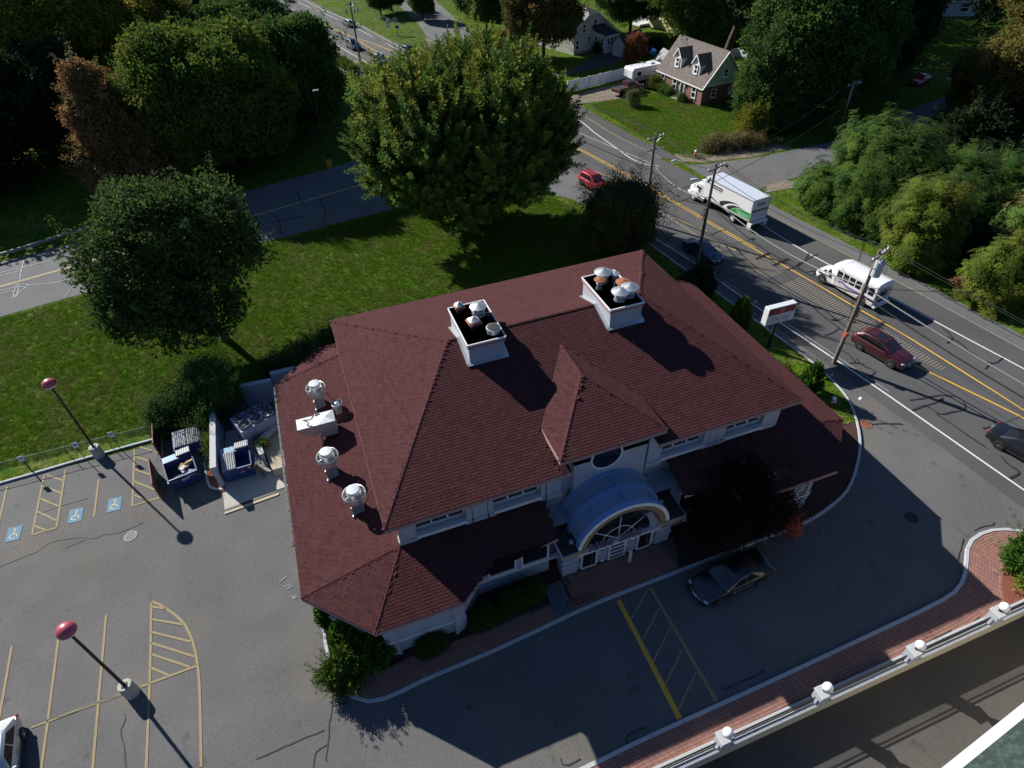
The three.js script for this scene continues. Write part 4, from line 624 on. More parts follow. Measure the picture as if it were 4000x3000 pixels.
// ---- parking lot lamps
function lotLamp(x, z, h, label) {
  const t = thing('parking_lamp', label, 'lamp post', x, 0, z, 0, 'red domed lamp posts of the parking lot');
  new MB().lathe([[0.36, 0], [0.37, 0.5], [0.35, 0.56], [0.35, 0.62], [0.37, 0.68], [0.35, 0.98], [0.31, 1.02], [0.0001, 1.03]], 0, 0, 0, 26).build('concrete_base', M.concrete, t);
  new MB().cyl(0.085, 0.06, h - 1.1, 0, 1.03 + (h - 1.1) / 2, 0, 12).box(0.26, 0.03, 0.26, 0, 1.05, 0).build('pole', M.darkMetal, t);
  new MB().lathe([[0.12, h - 0.3], [0.36, h - 0.25], [0.42, h - 0.16], [0.42, h - 0.1]], 0, 0, 0, 28).build('lamp_housing', M.whitePaint, t);
  new MB().lathe([[0.43, h - 0.12], [0.42, h], [0.36, h + 0.13], [0.24, h + 0.23], [0.1, h + 0.28], [0.0001, h + 0.29]], 0, 0, 0, 32).build('dome', phys(0.4, 0.06, 0.09, 0.4, { clearcoat: 0.6, clearcoatRoughness: 0.2 }), t);
}
lotLamp(-14.88, -19.72, 6.9, 'black lamp post with red dome standing in the open parking lot near the hatched curve');
lotLamp(-18.6, -38.95, 7.1, 'black lamp post with red dome behind the disabled parking spaces at the lawn fence');
// ---- chain link fence
{
  const t = thing('chain_link_fence', 'thin grey chain link fence between the lawn and the parking lot', 'fence', 0, 0, -39.55); const H = 1.15;
  const xs = []; for (let x = -42; x < -14.9; x += 2.68) xs.push(x); xs.push(-15.1);
  for (const x of xs) new MB().rod(V(x, 0, 0), V(x, H + 0.05, 0), 0.026).build('post', M.darkMetal, t);
  new MB().rod(V(-42, H, 0), V(-15.1, H, 0), 0.02).build('top_rail', std(0.2, 0.22, 0.22, 0.6), t);
  const w = new MB(); const s = 0.11; for (let x = -42; x < -15.2; x += s * 1.6) { w.beam(V(x, 0.05, 0.004), V(x + H * 0.9, H, 0.004), 0.0035, 0.0035); w.beam(V(x + H * 0.9, 0.05, -0.004), V(x, H, -0.004), 0.0035, 0.0035); } w.build('mesh', std(0.2, 0.2, 0.2, 0.6), t);
  const wc = canvasTex(128, 170, (g, w2, h2) => { g.fillStyle = '#dfe8ee'; g.fillRect(0, 0, w2, h2); g.fillStyle = '#1f5f9a'; g.fillRect(24, 34, 80, 78); g.strokeStyle = '#e8eef2'; g.lineWidth = 7; g.beginPath(); g.arc(60, 82, 19, 0.2, 4.2); g.stroke(); g.beginPath(); g.moveTo(60, 52); g.lineTo(62, 74); g.lineTo(78, 74); g.lineTo(86, 96); g.stroke(); g.fillStyle = '#e8eef2'; g.beginPath(); g.arc(60, 46, 6, 0, 7); g.fill(); });
  [[-22.95, 1.62, 'leftmost of the three'], [-19.55, 1.64, 'middle of the three'], [-17.17, 1.78, 'rightmost of the three, beside the lamp post']].forEach(([x, h, l]) => {
    const g = thing('disabled_parking_sign', 'blue and white disabled parking sign, ' + l, 'sign', x, 0, -38.98, 0, 'disabled parking signs at the fence'); new MB().rod(V(0, 0, 0), V(0, h, 0), 0.025).build('post', M.darkMetal, g);
    const p = new MB().box(0.33, 0.46, 0.012, 0, h - 0.1, 0.03, 0, -0.1).build('plate', M.whitePaint, g); const fg = new THREE.PlaneGeometry(0.32, 0.45); const f = part('sign_face', fg, new THREE.MeshStandardMaterial({ map: wc, roughness: 0.5 }), p); f.position.set(0, h - 0.1, 0.0385); f.rotation.x = -0.1;
  });
}
// ---- dumpster yard
{
  const ench = (name, label, a, b, h) => { const t = thing(name, label, 'fence panel'); const L = Math.hypot(b[0] - a[0], b[1] - a[1]); const n = Math.round(L / 0.16); const g = std(0.028, 0.03, 0.034, 0.6);
    for (let i = 0; i < n; i++) { const t0 = (i + 0.04) / n, t1 = (i + 0.96) / n; new MB().beam(V(lerp(a[0], b[0], t0), h / 2 + 0.08, lerp(a[1], b[1], t0)), V(lerp(a[0], b[0], t1), h / 2 + 0.08, lerp(a[1], b[1], t1)), 0.02, h - 0.12).build('slat', g, t); }
    const fr = new MB(); for (const y of [0.12, h - 0.02]) fr.beam(V(a[0], y, a[1]), V(b[0], y, b[1]), 0.07, 0.07); for (const q of [a, b]) fr.rod(V(q[0], 0, q[1]), V(q[0], h + 0.03, q[1]), 0.06); fr.beam(V(a[0], 0.15, a[1]), V(b[0], h - 0.1, b[1]), 0.08, 0.04).build('frame', M.rust, t); return t; };
  ench('gate_panel', 'dark metal gate panel standing open beside the overfilled blue dumpster', [-14.12, -33.0], [-14.5, -35.5], 1.65);
  ench('gate_panel', 'dark metal enclosure panel at the end of the chain link fence', [-14.3, -37.0], [-14.5, -39.4], 1.65); ench('gate_panel', 'dark metal back panel of the dumpster enclosure under the vines', [-14.5, -39.45], [-10.6, -39.9], 1.7);
  const wall = (name, label, pts, h, w = 0.36) => { const t = thing(name, label, 'wall'); for (let i = 0; i < pts.length - 1; i++) { const a = pts[i], b = pts[i + 1]; new MB().beam(V(a[0], h / 2, a[1]), V(b[0], h / 2, b[1]), w - 0.06, h).build('wall', M.stucco, t); const L = Math.hypot(b[0] - a[0], b[1] - a[1]), n = Math.max(1, Math.round(L / 1.2)); for (let k = 0; k < n; k++) { const u = (k + 0.005) / n, v2 = (k + 0.995) / n; new MB().beam(V(lerp(a[0], b[0], u), h + 0.04, lerp(a[1], b[1], u)), V(lerp(a[0], b[0], v2), h + 0.04, lerp(a[1], b[1], v2)), w + 0.04, 0.1).build('cap_stone', M.granite, t); } } return t; };
  wall('screen_wall', 'pale screen wall with stone capping between the two dumpster bays', [[-10.17, -39.2], [-10.17, -32.5]], 1.96);
  wall('screen_wall', 'pale blue grey screen wall behind the air conditioning unit', [[-8.15, -40.3], [-5.85, -40.15]], 2.1); wall('screen_wall', 'taller stepped part of the pale screen wall next to the restaurant back corner', [[-5.85, -40.75], [-3.9, -40.75]], 2.25);
  wall('ramp_wall', 'low stone capped wall running diagonally beside the concrete landing', [[-5.95, -36.2], [-7.45, -34.75], [-7.2, -33.4]], 1.15, 0.3);
  struct('concrete_pad', new MB().prism([[-10.2, -32.4], [-10.1, -30.4], [-6.1, -30.9], [-4.5, -31], [-4.5, -38], [-9.9, -38]], 0, 0.045), M.concrete);
  struct('concrete_landing', new MB().prism([[-7.2, -34.6], [-5.6, -36.3], [-4.4, -36.3], [-4.4, -32.1], [-6.7, -32.1]], 0, 0.75), std(0.42, 0.36, 0.26, 0.95, { map: speckTex }));
  new MB(); const dr = thing('trench_drain', 'narrow trench drain with a dirty edge beside the concrete pad', 'drain', 0, 0.05, 0); new MB().beam(V(-10.1, 0, -30.36), V(-6.7, 0, -30.7), 0.16, 0.03).build('grate', M.darkMetal, dr); new MB().beam(V(-10.1, -0.01, -30.1), V(-6.6, -0.01, -30.45), 0.2, 0.06).build('sill', std(0.42, 0.36, 0.25, 0.9, { map: speckTex }), dr);
  struct('planting_bed', new MB().prism([[-11.3, -34.8], [-10.4, -34.9], [-10.0, -32.6], [-10.1, -32.0], [-11.0, -32.5]], 0, 0.1), M.redMulch);
  kerb('granite_kerb', smooth([[-11.45, -35.2], [-11.3, -33.9], [-11.1, -32.8], [-10.7, -32.35], [-10.15, -32.2]], 0.5), 0.16, 0.14, 1);
  // dumpsters
  const blue = std(0.018, 0.045, 0.15, 0.5), lidG = std(0.32, 0.33, 0.34, 0.6), lidD = std(0.03, 0.032, 0.036, 0.55);
  const dump = (x, z, ry, label, lids, w = 1.85, d = 1.55) => {
    const t = thing('dumpster', label, 'dumpster', x, 0.05, z, ry, 'blue dumpsters beside the restaurant'); const h0 = 1.25, h1 = 1.5;
    const b = new MB(); const s = [[-d / 2 + 0.12, 0.12], [d / 2 - 0.15, 0.12], [d / 2, h0], [-d / 2, h1]]; const P = (k, x0) => V(x0, s[k][1], s[k][0]);
    for (const x0 of [-w / 2, w / 2]) b.face([P(0, x0), P(1, x0), P(2, x0), P(3, x0)]); b.face([P(0, -w / 2), P(0, w / 2), P(1, w / 2), P(1, -w / 2)]).face([P(1, -w / 2), P(1, w / 2), P(2, w / 2), P(2, -w / 2)]).face([P(0, -w / 2), P(0, w / 2), P(3, w / 2), P(3, -w / 2)]); b.face([V(-w / 2 + 0.04, 0.75, -d / 2 + 0.1), V(w / 2 - 0.04, 0.75, -d / 2 + 0.1), V(w / 2 - 0.04, 0.7, d / 2 - 0.1), V(-w / 2 + 0.04, 0.7, d / 2 - 0.1)]); b.build('bin', blue, t);
    const r = new MB(); r.beam(V(-w / 2, h0, d / 2), V(w / 2, h0, d / 2), 0.09, 0.08).beam(V(-w / 2, h1, -d / 2), V(w / 2, h1, -d / 2), 0.09, 0.08).beam(V(-w / 2, h0, d / 2), V(-w / 2, h1, -d / 2), 0.08, 0.08).beam(V(w / 2, h0, d / 2), V(w / 2, h1, -d / 2), 0.08, 0.08); for (const s2 of [-1, 1]) r.box(0.12, 0.14, d * 0.8, s2 * (w / 2 + 0.06), 0.85, 0); r.build('rim', blue, t);
    const wh = new MB(); for (const sx of [-1, 1]) for (const sz of [-1, 1]) wh.cyl(0.09, 0.09, 0.05, sx * (w / 2 - 0.2), 0.06, sz * (d / 2 - 0.3), 10, 0, Math.PI / 2); wh.build('caster', M.rubber, t);
    // each lid: 0 shut, 1 thrown back; ribs across
    lids.forEach(([side, state, m]) => { const cx = side * w / 4; const g = new MB(); const open = state === 1; const ang = Math.atan2(h1 - h0, d);
      if (state === 0) { g.box(w / 2 - 0.06, 0.03, d + 0.04, cx, (h0 + h1) / 2 + 0.07, 0, 0, ang); for (let i = 0; i < 6; i++) g.box(0.06, 0.05, d - 0.05, cx - w / 4 + 0.12 + i * (w / 2 - 0.24) / 5, (h0 + h1) / 2 + 0.1, 0, 0, ang); }
      else if (open) { g.box(w / 2 - 0.06, 0.03, 0.8, cx, h1 + 0.1, -d / 2 - 0.42, 0, -0.25); for (let i = 0; i < 6; i++) g.box(0.06, 0.05, 0.76, cx - w / 4 + 0.12 + i * (w / 2 - 0.24) / 5, h1 + 0.13, -d / 2 - 0.42, 0, -0.25); }
      else { g.box(w / 2 - 0.04, 0.04, 0.5, cx, h1 + 0.02, -d / 2 - 0.28, 0, 0.05); }
      g.build('lid', m, t); });
    return t;
  };
  const A = dump(-12.5, -34.05, 0.2, 'blue dumpster with cardboard and papers in its open half, nearest the parking stripes', [[1, 1, lidG], [-1, 2, std(0.25, 0.42, 0.55, 0.3)]]);
  const ribs = new MB(); for (let i = 0; i < 6; i++) ribs.box(0.07, 0.04, 1.3, -0.85 + i * 0.15, 0.95, 0, 0, 0.15); ribs.build('inner_lid', lidD, A);
  const stick = (t, tx, w2) => { const c = canvasTex(256, 128, (g) => { g.clearRect(0, 0, 256, 128); g.fillStyle = '#c9d2dc'; tx(g); }); const m = part('decal', new THREE.PlaneGeometry(w2, w2 / 2), new THREE.MeshStandardMaterial({ map: c, transparent: true, roughness: 0.6 }), t); return m; };
  const d1 = stick(A, g => { g.beginPath(); g.moveTo(20, 20); g.lineTo(236, 10); g.lineTo(220, 40); g.lineTo(236, 66); g.lineTo(30, 72); g.closePath(); g.fill(); for (let i = 0; i < 6; i++) g.fillRect(40 + i * 30, 86, 20, 10); g.fillRect(70, 106, 40, 8); }, 0.7); d1.position.set(0.1, 0.85, 0.79); d1.rotation.x = -0.13; d1.material.side = 2; d1.position.z = 0.74;
  new MB().rbox(0.5, 0.05, 0.1, -0.6, 1.0, 0.755, 0.01).rbox(0.4, 0.05, 0.1, 0.65, 1.0, 0.755, 0.01).build('label_strip', M.faded, A);
  const B = dump(-12.15, -36.9, 0.05, 'blue dumpster with battered grey lids at the back of the enclosure', [[-1, 0, lidG], [1, 0, std(0.22, 0.22, 0.22, 0.7)]], 1.75, 1.4);
  const C = dump(-8.88, -33.3, 0.02, 'blue dumpster with one grey ribbed lid shut and one open, by the concrete landing', [[-1, 0, lidG], [1, 1, lidG], [-1, 2, std(0.25, 0.42, 0.55, 0.3)]], 1.9, 1.45);
  const d2 = stick(C, g => { g.strokeStyle = '#b03a3a'; g.lineWidth = 9; g.beginPath(); g.arc(128, 44, 34, 0, 7); g.stroke(); g.beginPath(); g.moveTo(112, 60); g.lineTo(128, 24); g.lineTo(146, 62); g.stroke(); g.fillStyle = '#c9d2dc'; g.fillRect(70, 92, 116, 10); g.fillRect(90, 110, 76, 8); }, 0.7); d2.position.set(0.25, 0.9, 0.71); d2.rotation.x = -0.13; d2.material.side = 2;
  new MB().box(0.2, 0.16, 0.01, 0.75, 1.05, 0.72, 0, -0.13).build('sticker', std(0.5, 0.4, 0.03, 0.6), C);
  // rubbish in the open dumpster
  const box1 = thing('cardboard_box', 'flattened brown cardboard boxes poking out of the open blue dumpster', 'cardboard', -12.15, 1.28, -34.15, 0.5); new MB().box(0.7, 0.03, 0.4, 0, 0.1, 0, 0.2, 0.3, 0.1).box(0.5, 0.25, 0.3, -0.2, -0.05, -0.2, 0.7, 0.2).box(0.6, 0.02, 0.3, 0.25, 0.15, -0.15, -0.4, -0.3, 0.2).build('sheet', std(0.42, 0.28, 0.15, 0.9), box1); new MB().box(0.4, 0.02, 0.22, -0.25, 0.16, 0.1, 0.3, 0.2).build('paper', M.whitePaint, box1);
  const bag = thing('paper_waste', 'heap of pale blue newspapers and bags in the open blue dumpster', 'rubbish', -12.0, 1.1, -33.6, 0.2); const pb = new MB(); for (let i = 0; i < 7; i++) pb.box(0.35, 0.02, 0.24, (rng() - 0.5) * 0.7, rng() * 0.16, (rng() - 0.5) * 0.4, rng() * 3, (rng() - 0.5) * 0.6, (rng() - 0.5) * 0.5); pb.build('sheet', std(0.4, 0.45, 0.55, 0.8), bag);
  // air conditioning condenser with six fans
  const ac = thing('air_conditioner', 'large grey air conditioning condenser with six round fans behind the screen wall', 'air conditioner', -7.35, 0.05, -36.65, 0.38);
  new MB().rbox(2.75, 1.95, 2.0, 0, 0.98, 0, 0.03).build('cabinet', std(0.3, 0.3, 0.42, 0.6, { map: speckTex }), ac);
  for (let i = 0; i < 3; i++) for (let k = 0; k < 2; k++) { const x = -0.9 + i * 0.9, z = -0.47 + k * 0.94; const r = new MB().lathe([[0.38, 1.94], [0.43, 1.94], [0.43, 2.1], [0.39, 2.1], [0.38, 1.96]], x, 0, z, 26).build('fan', std(0.12, 0.11, 0.13, 0.6), ac); const bl = new MB(); for (let b = 0; b < 4; b++) bl.box(0.34, 0.02, 0.14, x + 0.17 * Math.cos(b * Math.PI / 2 + i), 2.0, z + 0.17 * Math.sin(b * Math.PI / 2 + i), -(b * Math.PI / 2 + i), 0.3); bl.cyl(0.09, 0.09, 0.06, x, 2.02, z).build('blade', M.darkMetal, r); }
  new MB().box(2.6, 0.04, 0.02, 0, 1.0, 1.0).box(0.02, 1.7, 0.02, -0.45, 1.0, 1.0).box(0.02, 1.7, 0.02, 0.45, 1.0, 1.0).build('panel_seam', M.darkMetal, ac);
  const ldr = thing('plank', 'brown boards leaning beside the open dumpster at the restaurant wall', 'board', -7.6, 0.05, -32.6); new MB().box(0.06, 1.2, 0.3, 0, 0.58, 0, 0.1, 0, 0.25).box(0.05, 1.0, 0.24, 0.12, 0.5, 0.2, 0.3, 0, 0.25).build('board', std(0.12, 0.06, 0.04, 0.9), ldr);
}
// ---- guardrail by the side street
{
  const t = thing('guardrail', 'weathered steel guardrail along the far side of the side street', 'guardrail'); const p = smooth([[-62, -67.5], [-38, -72.8], [-31.8, -74.9], [-29.6, -75.6], [-27.6, -76.5], [-25.6, -77.3], [-20, -79.2], [-17, -80.6]], 1.9);
  const prof = new MB(); for (let i = 0; i < p.length - 1; i++) { const a = V(p[i][0], 0.68, p[i][1]), b = V(p[i + 1][0], 0.68, p[i + 1][1]); prof.beam(a, b, 0.05, 0.09); for (const dy of [-0.1, 0.1]) { const a2 = a.clone(), b2 = b.clone(); a2.y += dy; b2.y += dy; a2.z += 0.03; b2.z += 0.03; prof.beam(a2, b2, 0.07, 0.1); } } prof.build('rail', std(0.3, 0.3, 0.31, 0.6, { metalness: 0.3, map: speckTex }), t);
  p.forEach((q, i) => { if (i % 1 === 0) new MB().box(0.15, 0.85, 0.2, q[0], 0.4, q[1] - 0.13).build('post', M.wood, t); });
}
// ---- shop sign on a pole
{
  const t = thing('pylon_sign', 'red and white FENG SHUI box sign on a dark pole beside the main road', 'sign', 33.3, 0, -30.95, -0.02);
  new MB().cyl(0.12, 0.12, 3.2, 0.05, 1.6, -0.05, 16).build('pole', M.darkMetal, t); new MB().rbox(2.62, 1.62, 0.55, 0, 3.72, 0, 0.03).build('cabinet', std(0.6, 0.63, 0.64, 0.5, { map: speckTex }), t);
  const c = canvasTex(1024, 620, (g, w, h) => {
    g.fillStyle = '#d8d3da'; g.fillRect(0, 0, w, h); g.fillStyle = '#8d1c22'; g.fillRect(0, 0, w, h * 0.4); g.strokeStyle = '#e6dada'; g.lineWidth = 9; g.strokeRect(452, 34, 120, 150); g.lineWidth = 7; g.beginPath(); g.moveTo(480, 66); g.lineTo(546, 62); g.lineTo(546, 150); g.moveTo(482, 66); g.lineTo(478, 150); g.moveTo(494, 92); g.lineTo(530, 90); g.lineTo(530, 116); g.lineTo(496, 118); g.closePath(); g.moveTo(500, 140); g.lineTo(536, 138); g.moveTo(512, 184); g.lineTo(512, 206); g.moveTo(492, 190); g.lineTo(534, 200); g.stroke();
    g.fillStyle = '#d9a9a0'; for (const x of [240, 790]) { g.beginPath(); g.moveTo(x, 84); g.lineTo(x + 26, 130); g.lineTo(x + 14, 130); g.lineTo(x + 30, 158); g.lineTo(x - 30, 158); g.lineTo(x - 14, 130); g.lineTo(x - 26, 130); g.fill(); }
    g.fillStyle = '#3d2630'; g.save(); g.scale(0.62, 1); g.font = '250px sans-serif'; g.textAlign = 'center'; g.fillText('FENG SHUI', w / 2 / 0.62, 515, 1560); g.restore(); g.font = '44px sans-serif'; g.textAlign = 'center'; g.fillStyle = '#55434c'; g.fillText('SUSHI BAR   CHINESE   JAPANESE', w / 2, 590, 940);
  });
  const mat = new THREE.MeshStandardMaterial({ map: c, roughness: 0.45 }); const f = part('sign_face', new THREE.PlaneGeometry(2.46, 1.46), mat, t); f.position.set(0, 3.72, 0.282); const k = part('sign_face', new THREE.PlaneGeometry(2.46, 1.46), mat, t); k.position.set(0, 3.72, -0.282); k.rotation.y = Math.PI;
}
// ---- hydrants
function hydrant(x, z, label, s = 1) { const t = thing('fire_hydrant', label, 'fire hydrant', x, 0.02, z, 0.4); t.scale.setScalar(s); const red = std(0.5, 0.018, 0.02, 0.4); new MB().cyl(0.2, 0.2, 0.06, 0, 0.03, 0, 16).lathe([[0.13, 0.05], [0.125, 0.55], [0.17, 0.56], [0.17, 0.62]], 0, 0, 0, 18).build('barrel', red, t); new MB().lathe([[0.17, 0.62], [0.15, 0.72], [0.08, 0.79], [0.0001, 0.81]], 0, 0, 0, 18).cyl(0.035, 0.035, 0.08, 0, 0.84, 0, 5).build('bonnet', M.whitePaint, t); for (const a of [0, Math.PI / 2, Math.PI]) new MB().cyl(a === Math.PI / 2 ? 0.1 : 0.07, a === Math.PI / 2 ? 0.1 : 0.07, 0.12, 0.17 * Math.cos(a), 0.42, 0.17 * Math.sin(a), 12, 0, Math.PI / 2, -a).build('nozzle', M.whitePaint, t); }
hydrant(33.45, -23.6, 'red fire hydrant with white bonnet on the grass strip at the right of the restaurant'); hydrant(50.24, -68.25, 'small dull red fire hydrant on the corner lawn of the brick cottage', 1.15);
{ const b = thing('bollard', 'single white bollard standing in front of the restaurant doors', 'bollard', 12.85, 0.13, -17.2); new MB().lathe([[0.1, 0], [0.1, 1.02], [0.07, 1.08], [0.0001, 1.1]], 0, 0, 0, 18).build('post', std(0.62, 0.58, 0.42, 0.6), b); 
  const s = thing('entrance_steps', 'dark slate steps and ramp leading from the front walk beside the entrance', 'steps', 0, 0.12, 0); const sl = std(0.1, 0.11, 0.12, 0.8); for (let i = 0; i < 4; i++) new MB().box(0.26, 0.1 + i * 0.0, 2.0, 7.52 + i * 0.27, 0.03 + i * 0.035, -16.45).build('step', sl, s);
  const r = thing('hand_rail', 'thin black hand rail along the kerb by the entrance steps', 'railing', 0, 0.12, 0); const b2 = new MB(); const rr = [[8.1, -15.75], [10.2, -15.75]]; b2.rod(V(8.1, 0.8, -15.75), V(10.2, 0.8, -15.75), 0.02).rod(V(8.1, 0.15, -15.75), V(10.2, 0.15, -15.75), 0.015).build('rail', M.black, r); for (let i = 0; i <= 14; i++) new MB().rod(V(8.1 + i * 0.15, i % 7 ? 0.15 : 0, -15.75), V(8.1 + i * 0.15, 0.8, -15.75), i % 7 ? 0.01 : 0.02, undefined, 5).build('baluster', M.black, r); }
// ---- utility poles
const ARM = [];
function pole(x, z, h, label, o = {}) {
  const t = thing('utility_pole', label, 'utility pole', x, 0, z, 0, 'wooden utility poles'); const lean = o.lean || [0, 0]; const top = V(lean[0], h, lean[1]);
  new MB().rod(V(0, 0, 0), top, o.r || 0.17, (o.r || 0.17) * 0.68, 12).build('pole', o.mat || M.wood, t);
  const a = o.arm === undefined ? 0.1 : o.arm, ax = Math.cos(a), az = -Math.sin(a); const pts = [];
  if (o.arm !== null) { const y = h - 0.35; const c = V(lean[0] * 0.97, y, lean[1] * 0.97 + 0.14); new MB().beam(c.clone().add(V(-1.15 * ax, 0, -1.15 * az)), c.clone().add(V(1.15 * ax, 0, 1.15 * az)), 0.1, 0.13).build('crossarm', M.woodGrey, t); const br = new MB(); for (const s of [-1, 1]) br.beam(c.clone().add(V(s * 0.75 * ax, -0.02, s * 0.75 * az)), V(lean[0] * 0.93, h - 0.95, lean[1] * 0.93 + 0.1), 0.03, 0.03); br.build('brace', M.galv, t);
    for (const s of [-1.08, 0.62, 1.08]) { new MB().lathe([[0.045, 0], [0.075, 0.05], [0.05, 0.09], [0.07, 0.14], [0.03, 0.2], [0.0001, 0.21]], c.x + s * ax, c.y + 0.06, c.z + s * az, 10).build('insulator', M.whitePaint, t); pts.push(V(x + c.x + s * ax, c.y + 0.26, z + c.z + s * az)); } }
  if (o.xf) { for (const [dx, dz, s] of o.xf) { const y = h - 1.85; new MB().lathe([[0.0001, y], [0.27 * s, y], [0.28 * s, y + 0.95 * s], [0.3 * s, y + 0.97 * s], [0.26 * s, y + 1.04 * s], [0.0001, y + 1.06 * s]], dx, 0, dz, 20).build('transformer', std(0.42, 0.46, 0.48, 0.5, { map: speckTex }), t); new MB().cyl(0.05, 0.03, 0.28, dx - 0.1, y + 1.06 * s + 0.12, dz).cyl(0.05, 0.03, 0.28, dx + 0.1, y + 1.06 * s + 0.12, dz).build('bushing', M.galv, t); } }
  if (o.light) { const [dx, dz, y] = o.light; const b = V(dx, y + 0.55, dz); new MB().tube([V(0, y, 0), V(dx * 0.5, y + 0.42, dz * 0.5), b], 0.03, 6, 14).build('lamp_arm', M.galv, t); const g = new MB().sphere(0.22, 0, 0, 0, 1.7, 0.45, 0.75).geo(); const m = part('lamp_head', g, std(0.5, 0.53, 0.56, 0.4), t); m.position.copy(b); m.rotation.y = -Math.atan2(dz, dx); }
  if (o.extra) o.extra(t);
  const cm = new MB(); for (const y of o.comm || [h - 3.2, h - 3.9]) { pts.push(V(x + 0.2, y, z)); cm.box(0.28, 0.08, 0.1, 0.1, y, 0); } cm.build('clamp', M.darkMetal, t); ARM.push(pts); return pts;
}
const pB = pole(37.12, -27.5, 10.3, 'brown utility pole with grey transformer and street lamp before the white shuttle bus', { arm: 0.35, xf: [[-0.05, 0.42, 1.15]], light: [1.9, -1.2, 8.4], extra: t => { new MB().box(0.3, 0.34, 0.3, -0.15, 3.0, 0.1).build('meter_box', std(0.42, 0.09, 0.07, 0.6), t); new MB().rod(V(-0.18, 0, 0.1), V(-0.16, 2.9, 0.1), 0.05).build('conduit', M.wood, t); new MB().box(0.2, 0.9, 0.14, 0.25, 5.0, 0.1).build('cable_box', M.galv, t); } });
const pC = pole(35.05, -44.4, 10.55, 'tall wooden utility pole with cable loops between the box truck and the dark grey sedan', { arm: 0.3, mat: M.woodGrey, light: [-1.6, -0.6, 8.6], extra: t => { for (let i = 0; i < 5; i++) new MB().add(new THREE.TorusGeometry(0.5, 0.012, 4, 24), m4(-0.45 + i * 0.03, 5.9 - i * 0.04, 0.1, 0.5 + i * 0.12)).build('cable_loop', M.black, t); new MB().rod(V(-0.16, 0, 0.1), V(-0.12, 7.4, 0.08), 0.06).build('conduit', M.darkMetal, t); new MB().sphere(0.18, -0.5, 9.2, 0.1, 1, 1.4, 1).build('cutout', M.galv, t); } });
const pD = pole(35.3, -55.1, 9.6, 'wooden utility pole with double crossarm behind the round dark bush', { arm: 0.25, mat: M.woodGrey, xf: [], light: [3.0, -0.5, 5.6], extra: t => { new MB().beam(V(-0.9, 8.1, 0.35), V(1.0, 8.1, -0.1), 0.1, 0.12).build('crossarm', M.woodGrey, t); for (let i = 0; i < 3; i++) new MB().lathe([[0.06, 0], [0.1, 0.12], [0.06, 0.24], [0.0001, 0.3]], 0.45 + i * 0.32, 7.85, 0.2 - i * 0.1, 10).build('cutout', M.whitePaint, t); } });
const pE = pole(17.16, -134.4, 10.5, 'wooden utility pole with three small transformers beside the main road, right of the dark trees', { arm: 0.3, r: 0.2, xf: [[-1.0, 0.1, 0.7], [0.55, 0.2, 0.7], [1.15, 0.1, 0.7]], extra: t => new MB().box(0.35, 0.6, 0.3, -0.1, 4.0, 0.2).build('cable_box', M.galv, t) });
const pF = pole(7.9, -182, 10.5, 'distant utility pole at the top of the picture crossing the white sedan', { arm: 0.3, r: 0.2 });
const pG = pole(70.65, -65.2, 7.7, 'leaning pale utility pole wrapped in vines beside the cross street', { arm: 0.15, lean: [-0.25, 0.2], mat: std(0.32, 0.3, 0.29, 0.9, { map: woodTex }), comm: [4.9, 4.4] });
const pH = pole(115.2, -81.6, 4.6, 'pale utility pole with a curved street lamp at the end of the cross street', { arm: null, xf: [[0.35, 0.1, 0.8]], light: [-2.6, 1.2, 1.4], mat: std(0.36, 0.34, 0.32, 0.9, { map: woodTex }), comm: [3.9, 3.5] });
function wire(a, b, sag, r, label, grp, m = M.rubber) { const p = []; for (let i = 0; i <= 12; i++) { const t = i / 12, q = a.clone().lerp(b, t); q.y -= sag * 4 * t * (1 - t); p.push(q); } const o = new MB().tube(p, r, 4, 14).build('overhead_wire', m); tag(o, label, 'wire', grp); }
const offF = V(42.5, 9.6, 6), W1 = 'overhead wires along the main road';
const span = (P, Q, nm) => { for (let i = 0; i < Math.min(P.length, Q.length); i++) wire(P[i], Q[i], 0.55 + 0.12 * i, i < 3 ? 0.024 : 0.06, i < 3 ? `${['first', 'second', 'third'][i]} crossarm wire from the left, ${nm}` : `${i === 3 ? 'upper' : 'lower'} thick communication cable strung ${nm}`, (i < 3 ? 'power wires ' : 'communication cables ') + nm, i === 3 ? std(0.2, 0.2, 0.2, 0.6) : M.rubber); };
span(pB, pC, 'from transformer pole to cable loop pole'); span(pC, pD, 'cable loop pole to double crossarm pole'); span(pD, pE, 'passing behind the big maple'); span(pE, pF, 'between the two farthest poles');
span(pB, pB.map(p => p.clone().add(V(6.2, -0.3, 33))), 'running off the right picture edge'); span(pF, pF.map(p => p.clone().add(V(-9, 0, -45))), 'running off the top picture edge');
wire(pC[0].clone(), pG[0].clone(), 0.7, 0.018, 'thin wire crossing above the box truck, upper of the pair', null); wire(pC[3].clone().add(V(0, 1.5, 0)), pG[3].clone(), 0.6, 0.03, 'thin wire crossing above the box truck, lower of the pair', null);
for (let i = 0; i < 3; i++) wire(pG[i], V(115.2, 4.4, -81.6).add(V(0, -i * 0.3, i * 0.3)), 0.7, 0.02, `${['upper', 'middle', 'lower'][i]} thin wire from the leaning pale pole to the far street lamp pole`, 'wires over the cross street');
wire(pB[3].clone(), V(60, 4.6, -22), 0.4, 0.025, 'service wire from the transformer pole toward the sumac bushes', null);
